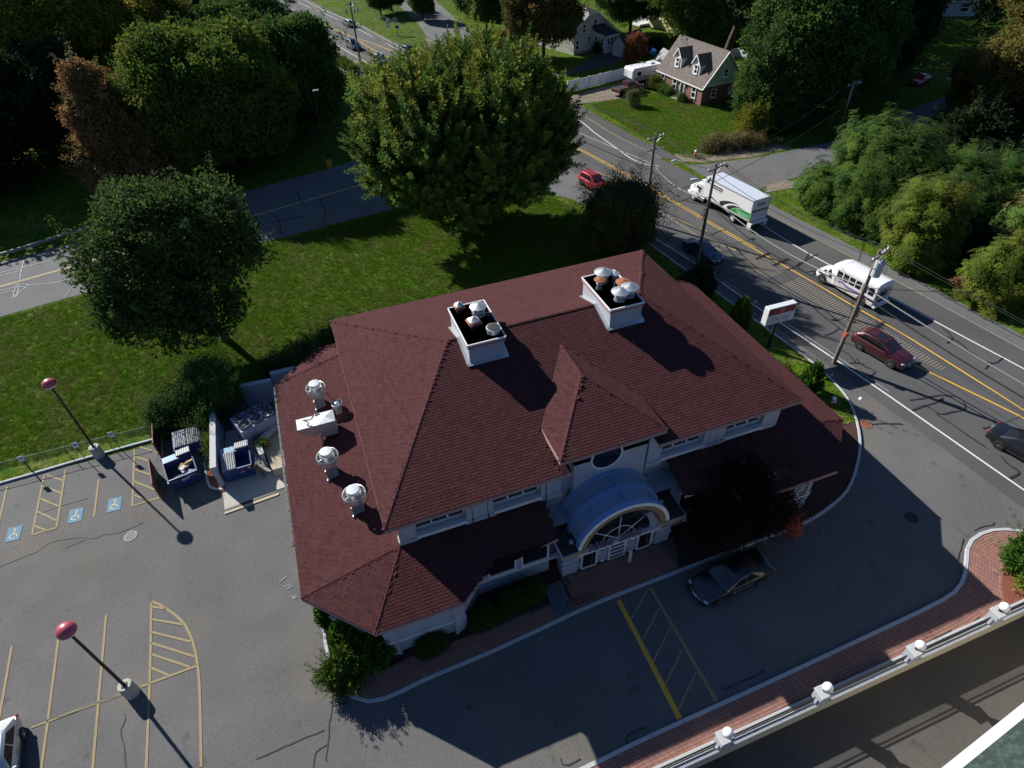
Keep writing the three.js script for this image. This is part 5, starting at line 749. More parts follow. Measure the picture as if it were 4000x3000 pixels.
// ---- dark lamp post with yellow base at the side street
{ const t = thing('street_lamp', 'slim dark street lamp on a yellow concrete base at the side street', 'street lamp', 4.45, 0, -85.7); new MB().cyl(0.42, 0.42, 0.85, 0, 0.42, 0, 20).build('base', std(0.45, 0.27, 0.03, 0.7, { map: speckTex }), t); new MB().cyl(0.09, 0.06, 8.9, 0, 5.2, 0, 10).box(0.5, 0.06, 0.06, 0.2, 9.55, 0).build('pole', M.black, t); new MB().rbox(0.7, 0.16, 0.36, 0.42, 9.6, 0, 0.03).build('lamp_head', M.galv, t); }
// ---- small road signs
function sign(name, label, x, z, h, ry, faces, postMat = M.galv) { const t = thing(name, label, 'sign', x, 0, z, ry); new MB().rod(V(0, 0, 0), V(0, h, 0), 0.035).build('post', postMat, t); for (const [w, hh, y, m] of faces) { new MB().box(w, hh, 0.02, 0, y, 0.04).build('plate', m, t); } return t; }
{ const sp = canvasTex(128, 256, g => { g.fillStyle = '#dfe3e4'; g.fillRect(0, 0, 128, 256); g.fillStyle = '#3a434c'; g.fillRect(0, 56, 128, 5); g.fillRect(0, 186, 128, 5); g.fillStyle = '#2a3038'; g.textAlign = 'center'; g.font = 'bold 34px sans-serif'; g.fillText('WEST', 64, 42); g.font = 'bold 70px sans-serif'; g.fillText('113', 64, 148); g.beginPath(); g.moveTo(64, 200); g.lineTo(84, 224); g.lineTo(70, 224); g.lineTo(70, 250); g.lineTo(58, 250); g.lineTo(58, 224); g.lineTo(44, 224); g.fill(); });
  const t = sign('road_sign', 'white route number sign with three stacked plates on the grass beside the distant main road', 27.2, -155, 3, -0.2, [[0.75, 1.7, 2.3, M.whitePaint]]); const f = part('sign_face', new THREE.PlaneGeometry(0.74, 1.68), new THREE.MeshStandardMaterial({ map: sp, roughness: 0.5 }), t); f.position.set(0, 2.3, 0.053);
  sign('road_sign', 'small blue sign on a black post in the distant grass', 28.8, -153.2, 1.9, -0.2, [[0.85, 0.5, 1.7, std(0.03, 0.09, 0.3, 0.5)]], M.black);
  const r = thing('round_sign', 'round brown framed sign standing behind the small blue sign', 'sign', 28.9, 0, -154.4); new MB().rod(V(0, 0, 0), V(0, 2.6, 0), 0.04).build('post', M.darkMetal, r); new MB().add(new THREE.TorusGeometry(0.5, 0.08, 8, 24), m4(0, 2.8, 0)).build('ring', std(0.22, 0.13, 0.08, 0.8), r); new MB().cyl(0.45, 0.45, 0.03, 0, 2.8, 0, 24, Math.PI / 2).build('plate', M.faded, r);
  const s = sign('street_name_sign', 'dark blue street name sign on a green post at the corner lawn beside the hydrant', 50.2, -67.4, 2.45, 0.9, [[0.8, 0.2, 2.38, std(0.03, 0.04, 0.13, 0.5)]], std(0.16, 0.2, 0.16, 0.6)); }
{ const m = thing('mailbox', 'small mailbox on a wooden post at the far end of the cross street', 'mailbox', 100.6, 0, -74.9, 0.5); new MB().box(0.12, 1.4, 0.12, 0, 0.7, 0).build('post', M.wood, m); new MB().rbox(0.6, 0.5, 0.9, 0, 1.6, 0, 0.08).build('box', std(0.4, 0.33, 0.28, 0.6), m); }
{ const p = thing('paper_scrap', 'white scrap of paper lying on the shoulder near the transformer pole', 'litter', 35.9, 0.02, -23.35); new MB().box(0.32, 0.02, 0.18, 0, 0.02, 0, 0.4, 0.1, 0.2).build('sheet', M.whitePaint, p); }
// ---- fences
function panelFence(name, label, pts, h, mat, grp) { const t = thing(name, label, 'fence', 0, 0, 0, 0, grp); const pm = std(0.78, 0.78, 0.78, 0.5); for (let i = 0; i < pts.length; i++) { const q = pts[i]; new MB().box(0.13, h + 0.12, 0.13, q[0], (h + 0.12) / 2, q[1]).cyl(0.11, 0.01, 0.1, q[0], h + 0.17, q[1], 4, 0, 0, Math.PI / 4).build('post', pm, t); if (i < pts.length - 1) { const b = pts[i + 1], L = Math.hypot(b[0] - q[0], b[1] - q[1]), n = Math.max(3, Math.round(L / 0.3)); const g = new MB(); for (let k = 0; k < n; k++) { const u = k / n + 0.004, v = (k + 1) / n - 0.004; g.beam(V(lerp(q[0], b[0], u), h / 2 + 0.03, lerp(q[1], b[1], u)), V(lerp(q[0], b[0], v), h / 2 + 0.03, lerp(q[1], b[1], v)), 0.03, h - 0.1); } for (const y of [0.12, h - 0.02]) g.beam(V(q[0], y, q[1]), V(b[0], y, b[1]), 0.06, 0.14); g.build('fence_panel', mat, t); } } return t; }
panelFence('vinyl_fence', 'long white vinyl panel fence behind the maroon pickup and travel trailer', [[46.1, -100.3], [48.2, -100.75], [50.45, -101.2], [52.75, -101.7], [55, -102.3], [57.3, -102.8], [59.6, -103.3], [61.9, -103.8], [64.2, -104.2]], 1.75, M.vinyl);
panelFence('vinyl_fence', 'short pale blue white vinyl fence at the shaded right side of the brick cottage', [[68.7, -85.6], [70.9, -83.0], [73, -80.5]], 1.75, M.vinyl); panelFence('vinyl_fence', 'white garden fence behind the brick cottage beneath the forked tree', [[79, -108.5], [81.3, -107.3], [83.4, -105.6], [84.2, -102.5], [85, -99.5], [86, -96.8], [87.5, -94], [89.5, -91]], 1.4, M.vinyl);
{ const t = thing('split_rail_fence', 'dark wooden split rail fence on the lawn between the dark trees and main road', 'fence'); for (const [P, nm] of [[[[10.2, -126], [11.7, -125.4], [13, -125.7], [15.6, -126.4]], 0], [[[11.9, -137.2], [12.6, -135.5], [14, -137.0]], 1]]) { for (const q of P) new MB().box(0.16, 1.25, 0.16, q[0], 0.6, q[1]).build('post', M.bark, t); for (let i = 0; i < P.length - 1; i++) for (const y of [0.5, 1.0]) new MB().beam(V(P[i][0], y, P[i][1]), V(P[i + 1][0], y, P[i + 1][1]), 0.09, 0.12).build('rail', M.bark, t); }
  const b = thing('timber_edging', 'pale timber edging of the small flower bed beside the gravel shoulder', 'edging'); new MB().beam(V(13.2, 0.12, -136.6), V(15.9, 0.12, -126.6), 0.2, 0.22).beam(V(11.9, 0.1, -135.4), V(14.6, 0.1, -126), 0.14, 0.16).build('timber', std(0.4, 0.33, 0.25, 0.9, { map: woodTex }), b); }
// ------------------------------------------------------------------ vehicles (local +z is forward, +x is the left side)
const paint = (r, g, b, m = 0.2, rough = 0.38) => phys(r, g, b, rough, { metalness: m, clearcoat: 1, clearcoatRoughness: 0.06 });
const VM = { head: phys(0.32, 0.36, 0.42, 0.12, { clearcoat: 1 }), tail: phys(0.35, 0.01, 0.015, 0.2, { clearcoat: 1 }), under: std(0.015, 0.015, 0.016, 0.8), grille: std(0.02, 0.02, 0.022, 0.35), plate: std(0.6, 0.62, 0.66, 0.5), amber: std(0.55, 0.2, 0.03, 0.4) };
function loftZ(st, closed = true) { // st: [{z, p:[[x,y]...] half section from bottom centre outwards to top centre}]
  const pos = []; const full = st.map(s => { const r = s.p.map(q => V(q[0], q[1], s.z)), l = s.p.slice(1, -1).reverse().map(q => V(-q[0], q[1], s.z)); return [...r, ...l]; });
  const n = full[0].length; for (let i = 0; i < full.length - 1; i++) for (let k = 0; k < n; k++) { const a = full[i][k], b = full[i][(k + 1) % n], c = full[i + 1][(k + 1) % n], d = full[i + 1][k]; pos.push(a, b, c, a, c, d); }
  if (closed) for (const f of [full[0], full.at(-1)]) for (let k = 1; k < n - 1; k++) pos.push(f[0], f[k], f[k + 1]);
  return pos;
}
function wheels(t, xs, zs, r, w, rimMat = M.alloy, dual) {
  for (const z of zs) for (const s of [-1, 1]) {
    const o = new MB().lathe([[r * 0.62, -w / 2], [r * 0.94, -w / 2], [r, -w / 2 + 0.03], [r, w / 2 - 0.03], [r * 0.94, w / 2], [r * 0.62, w / 2]], 0, 0, 0, 26).geo(0.5); const m = part('wheel', o, M.rubber, t); m.position.set(s * xs, r, z); m.rotation.z = -s * Math.PI / 2;
    const g = new MB().cyl(r * 0.64, r * 0.64, w * 0.5, 0, 0, 0, 22).cyl(r * 0.16, r * 0.14, 0.03, 0, w * 0.46, 0, 12); for (let k = 0; k < 5; k++) { const a = k * 1.2566; g.box(r * 0.13, 0.05, r * 0.52, Math.sin(a) * r * 0.34, w * 0.42, Math.cos(a) * r * 0.34, a); }
    const rim = g.cyl(r * 0.66, r * 0.66, w * 0.8, 0, 0, 0, 24, 0, 0, 0, true); part('rim', rim.geo(0.5), rimMat, m);
  }
}
function pane(mb, a, b, c, d, u0, u1, v0, v1, off = 0.008) { // a,b bottom corners, c,d top corners (a-d, b-c are the sides)
  const P = (u, v) => a.clone().lerp(b, u).lerp(d.clone().lerp(c, u), v); const n = V().crossVectors(b.clone().sub(a), d.clone().sub(a)).normalize();
  const q = [P(u0, v0), P(u1, v0), P(u1, v1), P(u0, v1)].map(p => p.addScaledVector(n, off)); mb.quad(...q); return q;
}
function car(name, label, cat, x, z, ry, o) {
  const t = thing(name, label, cat, x, o.y || 0, z, ry); const { L, W, H } = o, suv = o.suv, w = W / 2, B = o.belt || (suv ? 1.06 : 0.93), hd = o.hood || (suv ? 1.02 : 0.86), cl = 0.24;
  const sec = (k, top, ym, yb = cl) => [[0, yb], [w * k * 0.86, yb], [w * k * 0.97, yb + 0.12], [w * k, ym], [w * k * 0.985, top - 0.1], [w * k * 0.93, top - 0.025], [w * k * 0.6, top + 0.012], [0, top + 0.022]];
  const S = suv ? [[-0.5, 0.78, 0.62, 0.42], [-0.492, 0.9, B - 0.05, 0.5], [-0.47, 0.955, B, 0.55], [-0.3, 1, B, 0.6], [-0.05, 1, B, 0.6], [0.14, 1, B - 0.01, 0.6], [0.2, 0.99, hd + 0.02, 0.58], [0.36, 0.97, hd - 0.08, 0.55], [0.45, 0.92, hd - 0.2, 0.5], [0.485, 0.83, hd - 0.32, 0.46], [0.5, 0.72, hd - 0.46, 0.42]]
    : [[-0.5, 0.74, 0.6, 0.42], [-0.488, 0.86, B - 0.06, 0.5], [-0.455, 0.93, B + 0.02, 0.52], [-0.36, 0.985, B + 0.02, 0.55], [-0.15, 1, B, 0.56], [0.12, 1, B - 0.02, 0.56], [0.2, 0.99, hd + 0.02, 0.55], [0.36, 0.97, hd - 0.08, 0.5], [0.45, 0.92, hd - 0.18, 0.46], [0.485, 0.83, hd - 0.28, 0.42], [0.5, 0.7, hd - 0.4, 0.4]];
  const body = new MB().tris(loftZ(S.map(s => ({ z: s[0] * L, p: sec(s[1], s[2], s[3]) }))));
  // cabin
  const zb = (o.zb ?? (suv ? -0.485 : -0.36)) * L, zf = (o.zf ?? 0.225) * L, zr1 = (o.zr ?? (suv ? -0.43 : -0.2)) * L, zf1 = (o.zw ?? 0.06) * L, wb = w * 0.93, wt = w * (o.wt || 0.74), yb = B - 0.03, yt = H - 0.08;
  const A = [V(wb * 0.86, yb, zf), V(wb, yb, zf - 0.28), V(wb, yb, zb + 0.3), V(wb * 0.9, yb, zb)], T = [V(wt * 0.86, yt - 0.02, zf1), V(wt, yt, zf1 - 0.22), V(wt, yt, zr1 + 0.22), V(wt * 0.9, yt - 0.03, zr1)], R = [V(wt * 0.7, H - 0.01, zf1 - 0.12), V(wt * 0.84, H, zf1 - 0.35), V(wt * 0.84, H, zr1 + 0.34), V(wt * 0.72, H - 0.015, zr1 + 0.12)];
  const mir = p => V(-p.x, p.y, p.z); const ring = a => [...a, ...a.slice().reverse().map(mir)]; const r0 = ring(A), r1 = ring(T), r2 = ring(R);
  const tri = []; for (const [p, q] of [[r0, r1], [r1, r2]]) for (let i = 0; i < 8; i++) { const j = (i + 1) % 8; tri.push(p[i], p[j], q[j], p[i], q[j], q[i]); }
  for (let i = 1; i < 7; i++) tri.push(r2[0], r2[i], r2[i + 1]); body.tris(tri);
  body.build('body', o.paint, t, 0.55);
  const g1 = new MB(); pane(g1, A[0], mir(A[0]), mir(T[0]), T[0], 0.02, 0.98, 0.06, 0.97); g1.build('windshield', M.glass, t);
  const g2 = new MB(); pane(g2, mir(A[3]), A[3], T[3], mir(T[3]), 0.07, 0.93, suv ? 0.25 : 0.06, 0.95); g2.build('rear_window', M.glass, t);
  const cuts = o.cuts || (suv ? [[0.06, 0.3], [0.33, 0.64], [0.67, 0.97]] : [[0.05, 0.46], [0.5, 0.95]]);
  for (const s of [1, -1]) for (const [u0, u1] of cuts) { const f = p => s > 0 ? p : mir(p); const g = new MB(); const a = f(A[2]), b = f(A[1]), c = f(T[1]), d = f(T[2]); if (s > 0) pane(g, b.clone(), a.clone(), d.clone(), c.clone(), 1 - u1, 1 - u0, 0.13, 0.92); else pane(g, a, b, c, d, u0, u1, 0.13, 0.92); g.build('side_window', M.glass, t); }
  // door seams and sills
  const seam = new MB(); for (const s of [1, -1]) for (const zz of [zf - 0.35, (zf1 + zr1) / 2 + 0.12, zb + 0.75]) seam.box(0.012, B - 0.45, 0.012, s * (w + 0.001), (B + 0.3) / 2, zz); for (const s of [1, -1]) seam.box(0.05, 0.1, L * 0.5, s * (w - 0.03), cl + 0.06, 0); seam.build('trim', VM.under, t);
  const wr = o.wr || (suv ? 0.36 : 0.33), wz = o.wb / 2, sh = o.ws || 0.0;
  const ar = new MB(); for (const zz of [sh - wz, sh + wz]) for (const s of [1, -1]) ar.cyl(wr * 1.16, wr * 1.16, 0.03, s * (w - 0.012), wr + 0.01, zz, 24, 0, Math.PI / 2); ar.build('wheel_arch', VM.under, t);
  wheels(t, w - 0.08, [sh - wz, sh + wz], wr, 0.22, o.rim || M.alloy);
  const hl = S[9], fz = L * 0.47; for (const s of [1, -1]) { new MB().sphere(0.17, s * w * 0.74, hd - 0.26, fz - 0.08, 1.0, 0.4, 0.9, 10, 8).build('headlight', VM.head, t); new MB().rbox(0.34, suv ? 0.22 : 0.16, 0.1, s * w * 0.72, B - 0.16, -L * 0.492, 0.02).build('taillight', VM.tail, t); new MB().rbox(0.2, 0.13, 0.12, s * (w + 0.09), B + 0.06, zf - 0.45, 0.03).build('mirror', o.paint, t); }
  new MB().rbox(w * 0.95, 0.24, 0.08, 0, hd - 0.42, L * 0.492, 0.02).build('grille', VM.grille, t); new MB().rbox(w * 1.0, 0.045, 0.03, 0, hd - 0.3, L * 0.502, 0.01).build('grille_bar', M.chrome, t); new MB().box(0.32, 0.12, 0.02, 0, 0.45, L * 0.503).box(0.32, 0.14, 0.02, 0, 0.72, -L * 0.503).build('licence_plate', VM.plate, t); new MB().rbox(w * 1.6, 0.16, 0.1, 0, 0.34, L * 0.485, 0.03).rbox(w * 1.6, 0.18, 0.1, 0, 0.36, -L * 0.485, 0.03).build('bumper', VM.under, t);
  if (o.rails) { const r = new MB(); for (const s of [1, -1]) r.beam(V(s * wt * 0.86, H + 0.05, zr1 + 0.3), V(s * wt * 0.86, H + 0.05, zf1 - 0.4), 0.04, 0.04); r.build('roof_rail', M.galv, t); }
  if (o.sunroof) new MB().rbox(wt * 1.1, 0.02, 0.75, 0, H + 0.006, zf1 - 0.72, 0.008).build('sunroof', M.glass, t);
  if (o.strip) { const r = new MB(); for (const s of [1, -1]) r.box(0.02, 0.035, L * 0.33, s * (w + 0.006), 0.6, -0.15); r.build('trim_strip', M.chrome, t); }
  const hn = new MB(); for (const s of [1, -1]) for (const zz of [(zf1 + zr1) / 2 + 0.3, zb + 0.95]) hn.rbox(0.03, 0.03, 0.18, s * (w + 0.01), B - 0.14, zz, 0.008); hn.build('door_handle', o.paint, t);
  return t;
}
const red = paint(0.33, 0.012, 0.022), maroon = paint(0.065, 0.009, 0.014), navy = paint(0.035, 0.045, 0.085, 0.5, 0.28), blackP = paint(0.008, 0.008, 0.01), silver = paint(0.42, 0.46, 0.5, 0.7), charcoal = paint(0.06, 0.066, 0.08, 0.6), blueM = paint(0.085, 0.14, 0.24, 0.6), whiteP = paint(0.7, 0.71, 0.72, 0), greyM = paint(0.16, 0.16, 0.16, 0.6), darkBlue = paint(0.025, 0.035, 0.05, 0.4);
car('suv', 'bright red compact SUV driving on the main road beside the big maple', 'car', 33.9, -65.3, 0.2, { L: 4.5, W: 1.84, H: 1.66, wb: 2.69, suv: 1, paint: red });
car('sedan', 'dark blue grey sedan behind the tall utility pole on the near lane', 'car', 36.9, -46.2, 0.18, { L: 4.6, W: 1.8, H: 1.42, wb: 2.7, paint: navy });
car('suv', 'dark maroon SUV passing in front of the transformer pole', 'car', 41.3, -26.9, 0.19, { L: 4.75, W: 1.9, H: 1.62, wb: 2.75, suv: 1, paint: maroon, sunroof: 1, zr: -0.36 });
car('sedan', 'black sedan cut off by the right edge of the picture', 'car', 42.05, -14.7, 0.24, { L: 4.95, W: 1.87, H: 1.45, wb: 2.85, paint: blackP });
car('sedan', 'black sedan parked in the shade in front of the restaurant', 'car', 17.6, -13.95, -1.5, { L: 4.95, W: 1.87, H: 1.45, wb: 2.85, paint: blackP, strip: 1 });
car('hatchback', 'silver car cut off at the lower left corner of the parking lot', 'car', -20.45, -17.9, 0.12, { L: 4.5, W: 1.8, H: 1.5, wb: 2.65, paint: silver, zb: -0.47, zr: -0.3 });
car('sedan', 'white sedan coming down the distant main road, behind the far utility pole', 'car', 7.9, -194, 0.23, { L: 4.8, W: 1.85, H: 1.48, wb: 2.8, paint: whiteP });
car('sedan', 'dark car with red tail lights at the very top of the main road', 'car', 10, -206.5, -2.9, { L: 4.8, W: 1.85, H: 1.5, wb: 2.8, paint: maroon });
car('suv', 'charcoal SUV with pale roof in the near lane of the distant main road', 'car', 12.3, -171.5, 0.25, { L: 4.7, W: 1.88, H: 1.7, wb: 2.7, suv: 1, paint: charcoal, rails: 1 });
car('suv', 'dark grey SUV passing the roadside pole with three transformers', 'car', 17.9, -146.6, 0.22, { L: 5, W: 1.95, H: 1.8, wb: 2.9, suv: 1, paint: darkBlue, rails: 1 });
car('suv', 'steel blue SUV closest to the top of the big maple on the main road', 'car', 20.9, -132.2, 0.23, { L: 4.5, W: 1.84, H: 1.72, wb: 2.65, suv: 1, paint: blueM, rails: 1 });
car('wagon', 'grey station wagon driving away in the far lane of the distant main road', 'car', 20.4, -168.2, -2.95, { L: 4.7, W: 1.84, H: 1.5, wb: 2.7, suv: 1, belt: 0.98, hood: 0.92, paint: greyM });
car('jeep', 'dark boxy car half hidden beside the maple top on the far lane', 'car', 27, -137.2, -2.93, { L: 4.2, W: 1.85, H: 1.8, wb: 2.6, suv: 1, paint: blackP });
car('suv', 'white SUV driving on the shaded street at the top of the picture', 'car', 41, -174.5, -2.9, { L: 4.8, W: 1.95, H: 1.8, wb: 2.8, suv: 1, paint: whiteP });
car('sedan', 'grey blue car parked in the driveway by the garage door', 'car', 66.6, -118.6, -1.25, { L: 4.7, W: 1.8, H: 1.5, wb: 2.7, suv: 1, belt: 0.98, paint: charcoal });
car('sedan', 'blue sedan parked in the driveway behind the rust coloured small tree', 'car', 67, -114.3, -1.2, { L: 4.6, W: 1.8, H: 1.45, wb: 2.7, paint: blueM });
car('sedan', 'dark red car in the shade at the far end of the cross street', 'car', 100, -79.3, -1.25, { L: 4.7, W: 1.82, H: 1.48, wb: 2.7, paint: red });
car('sedan', 'small red car glimpsed behind the brick cottage near the garage', 'car', 78.2, -116.5, -1.3, { L: 4.5, W: 1.8, H: 1.4, wb: 2.6, paint: red });
// pickup
{
  const t = thing('pickup_truck', 'maroon pickup truck with a black bed cover parked in front of the travel trailer', 'pickup truck', 55.0, 0, -95.9, 1.87); const w = 0.98, L = 5.7; const B = 1.18;
  const sec = (k, top) => [[0, 0.42], [w * k * 0.9, 0.42], [w * k, 0.6], [w * k, top - 0.12], [w * k * 0.96, top - 0.02], [w * k * 0.6, top], [0, top + 0.01]];
  const b = new MB().tris(loftZ([[-0.5, 0.94, B - 0.02], [-0.495, 0.98, B], [-0.1, 1, B], [0.18, 1, B], [0.22, 1, B - 0.03], [0.44, 0.97, B - 0.1], [0.49, 0.92, B - 0.2], [0.5, 0.86, B - 0.4]].map(s => ({ z: s[0] * L, p: sec(s[1], s[2]) }))));
  const A = [V(0.82, B - 0.02, 1.35), V(0.93, B - 0.02, 1.1), V(0.93, B - 0.02, -0.7), V(0.88, B - 0.02, -0.8)], T = [V(0.66, 1.8, 0.55), V(0.74, 1.84, 0.35), V(0.74, 1.84, -0.55), V(0.7, 1.82, -0.68)], R = [V(0.56, 1.9, 0.4), V(0.62, 1.92, 0.2), V(0.62, 1.92, -0.45), V(0.56, 1.9, -0.55)]; const mir = p => V(-p.x, p.y, p.z), ring = a => [...a, ...a.slice().reverse().map(mir)]; const r0 = ring(A), r1 = ring(T), r2 = ring(R), tri = [];
  for (const [p, q] of [[r0, r1], [r1, r2]]) for (let i = 0; i < 8; i++) { const j = (i + 1) % 8; tri.push(p[i], p[j], q[j], p[i], q[j], q[i]); } for (let i = 1; i < 7; i++) tri.push(r2[0], r2[i], r2[i + 1]); b.tris(tri).build('body', maroon, t, 0.5);
  const g1 = new MB(); pane(g1, A[0], mir(A[0]), mir(T[0]), T[0], 0.02, 0.98, 0.08, 0.96); g1.build('windshield', M.glass, t); const g2 = new MB(); pane(g2, mir(A[3]), A[3], T[3], mir(T[3]), 0.08, 0.92, 0.25, 0.9); g2.build('rear_window', M.glass, t);
  for (const s of [1, -1]) for (const [u0, u1] of [[0.06, 0.46], [0.52, 0.94]]) { const g = new MB(), f = p => s > 0 ? p : mir(p); if (s > 0) pane(g, A[1], A[2], T[2], T[1], 1 - u1, 1 - u0, 0.12, 0.9); else pane(g, f(A[2]), f(A[1]), f(T[1]), f(T[2]), u0, u1, 0.12, 0.9); g.build('side_window', M.glass, t); }
  new MB().rbox(1.72, 0.05, 1.95, 0, B + 0.02, -1.82, 0.02).build('bed_cover', std(0.03, 0.03, 0.034, 0.6), t); wheels(t, 0.88, [-1.75, 1.8], 0.4, 0.26); const ar = new MB(); for (const z of [-1.75, 1.8]) for (const s of [1, -1]) ar.cyl(0.47, 0.47, 0.03, s * 0.972, 0.42, z, 22, 0, Math.PI / 2); ar.build('wheel_arch', VM.under, t);
  for (const s of [1, -1]) { new MB().rbox(0.16, 0.42, 0.08, s * 0.86, 0.9, -2.86, 0.02).build('taillight', VM.tail, t); new MB().rbox(0.3, 0.22, 0.1, s * 0.72, 0.9, 2.82, 0.02).build('headlight', VM.head, t); } new MB().rbox(1.9, 0.2, 0.16, 0, 0.5, -2.92, 0.03).build('bumper', M.chrome, t); new MB().box(0.32, 0.15, 0.02, 0, 0.55, -3.01).build('licence_plate', VM.plate, t);
}
// box truck
{
  const t = thing('box_truck', 'white rental box truck with a black and green print on the far lane', 'truck', 44.5, 0, -54.3, -3.0); const white = paint(0.72, 0.73, 0.73, 0);
  // rear axle at z = -3.17, front axle at +3.17
  const bx0 = -5.55, bx1 = 1.75, y0 = 1.05, y1 = 3.42, hw = 1.2;
  new MB().rbox(hw * 2, y1 - y0, bx1 - bx0, 0, (y0 + y1) / 2, (bx0 + bx1) / 2, 0.03).build('cargo_box', std(0.72, 0.73, 0.74, 0.45), t); new MB().box(hw * 2 - 0.1, 0.03, bx1 - bx0 - 0.1, 0, y1 + 0.012, (bx0 + bx1) / 2).build('roof_panel', std(0.5, 0.55, 0.62, 0.5), t);
  const rails = new MB(); for (const s of [1, -1]) { rails.box(0.05, 0.1, bx1 - bx0, s * hw, y1 - 0.04, (bx0 + bx1) / 2).box(0.05, 0.14, bx1 - bx0, s * hw, y0 + 0.06, (bx0 + bx1) / 2).box(0.1, y1 - y0, 0.1, s * (hw - 0.03), (y0 + y1) / 2, bx0 - 0.01); } rails.box(hw * 2, 0.12, 0.1, 0, y1 - 0.05, bx0 - 0.01).build('frame_rail', M.galv, t);
  const side = canvasTex(1460, 474, (g, w, h) => {
    g.fillStyle = '#dcdedd'; g.fillRect(0, 0, w, h); g.fillStyle = '#1d2021'; g.fillRect(235, 62, 330, 92); g.fillStyle = '#e4e6e4'; g.font = 'bold 66px sans-serif'; g.textAlign = 'center'; g.fillText('enterprise', 400, 130, 312); g.fillStyle = '#2f9a4a'; g.fillRect(205, 70, 26, 76); g.fillStyle = '#6a6f72'; g.font = '46px sans-serif'; g.fillText('truck rental', 420, 204, 270);
    g.fillStyle = '#2a2c2b'; g.beginPath(); g.moveTo(520, 400); g.bezierCurveTo(680, 280, 950, 210, 1160, 250); g.bezierCurveTo(950, 250, 760, 320, 640, 474); g.lineTo(560, 474); g.closePath(); g.fill(); g.fillStyle = '#dcdedd'; g.beginPath(); g.moveTo(660, 474); g.bezierCurveTo(760, 330, 950, 268, 1200, 262); g.lineTo(1460, 300); g.lineTo(1460, 474); g.closePath(); g.fill();
    g.fillStyle = '#2a2c2b'; g.beginPath(); g.moveTo(760, 430); g.bezierCurveTo(880, 300, 1100, 262, 1300, 290); g.bezierCurveTo(1120, 290, 960, 340, 880, 474); g.lineTo(800, 474); g.closePath(); g.fill(); g.fillStyle = '#128a3e'; g.beginPath(); g.moveTo(890, 474); g.bezierCurveTo(960, 340, 1150, 290, 1460, 300); g.lineTo(1460, 474); g.closePath(); g.fill();
    g.fillStyle = '#e2e6e2'; g.font = 'bold 42px sans-serif'; g.textAlign = 'right'; g.fillText('enterprisetrucks.com', 1420, 396, 370); g.fillText('1 800 rent-a-truck', 1420, 446, 330);
  });
  const rear = canvasTex(480, 474, (g, w, h) => { g.fillStyle = '#cfd4d8'; g.fillRect(0, 0, w, h); g.fillStyle = '#1d2226'; g.fillRect(120, 70, 250, 70); g.fillStyle = '#dde'; g.font = 'bold 50px sans-serif'; g.textAlign = 'center'; g.fillText('enterprise', 245, 122, 236); g.fillStyle = '#667'; g.font = '34px sans-serif'; g.fillText('truck rental', 250, 176, 190); g.fillStyle = '#0f5c33'; g.fillRect(0, 232, w, 52); g.fillStyle = '#8a939a'; g.fillRect(0, 330, w, 4); g.fillRect(0, 400, w, 4); g.fillStyle = '#7a848a'; g.fillRect(60, 350, 180, 8); g.fillRect(60, 372, 140, 8); });
  const f = part('side_print', new THREE.PlaneGeometry(bx1 - bx0 - 0.16, y1 - y0 - 0.3), new THREE.MeshStandardMaterial({ map: side, roughness: 0.4 }), t); f.position.set(hw + 0.006, (y0 + y1) / 2 + 0.02, (bx0 + bx1) / 2); f.rotation.y = Math.PI / 2;
  const k = part('rear_door', new THREE.PlaneGeometry(hw * 2 - 0.24, y1 - y0 - 0.24), new THREE.MeshStandardMaterial({ map: rear, roughness: 0.4 }), t); k.position.set(0, (y0 + y1) / 2, bx0 - 0.012); k.rotation.y = Math.PI;
  // cab
  const cab = new MB(); const sec = (w, yb, top) => [[0, yb], [w * 0.9, yb], [w, yb + 0.2], [w, top - 0.25], [w * 0.9, top - 0.05], [w * 0.5, top], [0, top + 0.02]];
  cab.tris(loftZ([[1.9, 1.08, 0.9, 2.5], [2.0, 1.1, 0.9, 2.55], [2.75, 1.1, 0.9, 2.5], [3.25, 1.06, 0.9, 1.85], [3.9, 0.95, 0.75, 1.72], [4.25, 0.85, 0.7, 1.55], [4.4, 0.7, 0.7, 1.25]].map(s => ({ z: s[0], p: sec(s[1], s[2], s[3]) })))); cab.build('cab', white, t, 0.5);
  const fen = new MB(); for (const s of [1, -1]) fen.add(new THREE.CylinderGeometry(0.66, 0.66, 0.5, 22, 1, false, 0, Math.PI), m4(s * 0.98, 0.62, 3.25, 0, 0, Math.PI / 2)).rbox(0.5, 0.3, 0.5, s * 0.95, 0.8, 4.0, 0.06); fen.build('fender', white, t);
  const ws = new MB(); ws.quad(V(1.0, 1.86, 3.27), V(-1.0, 1.86, 3.27), V(-0.94, 2.4, 2.83), V(0.94, 2.4, 2.83)).build('windshield', M.glass, t); for (const s of [1, -1]) { new MB().face([V(s * 1.112, 1.72, 2.15), V(s * 1.112, 1.72, 3.1), V(s * 1.08, 2.28, 2.75), V(s * 1.085, 2.28, 2.2)]).build('side_window', M.glass, t); new MB().rbox(0.08, 0.5, 0.24, s * 1.38, 1.95, 3.1, 0.02).box(0.3, 0.03, 0.03, s * 1.25, 2.1, 3.1).build('mirror', M.whitePaint, t); new MB().rbox(0.26, 0.2, 0.1, s * 0.72, 1.15, 4.32, 0.03).build('headlight', VM.head, t); }
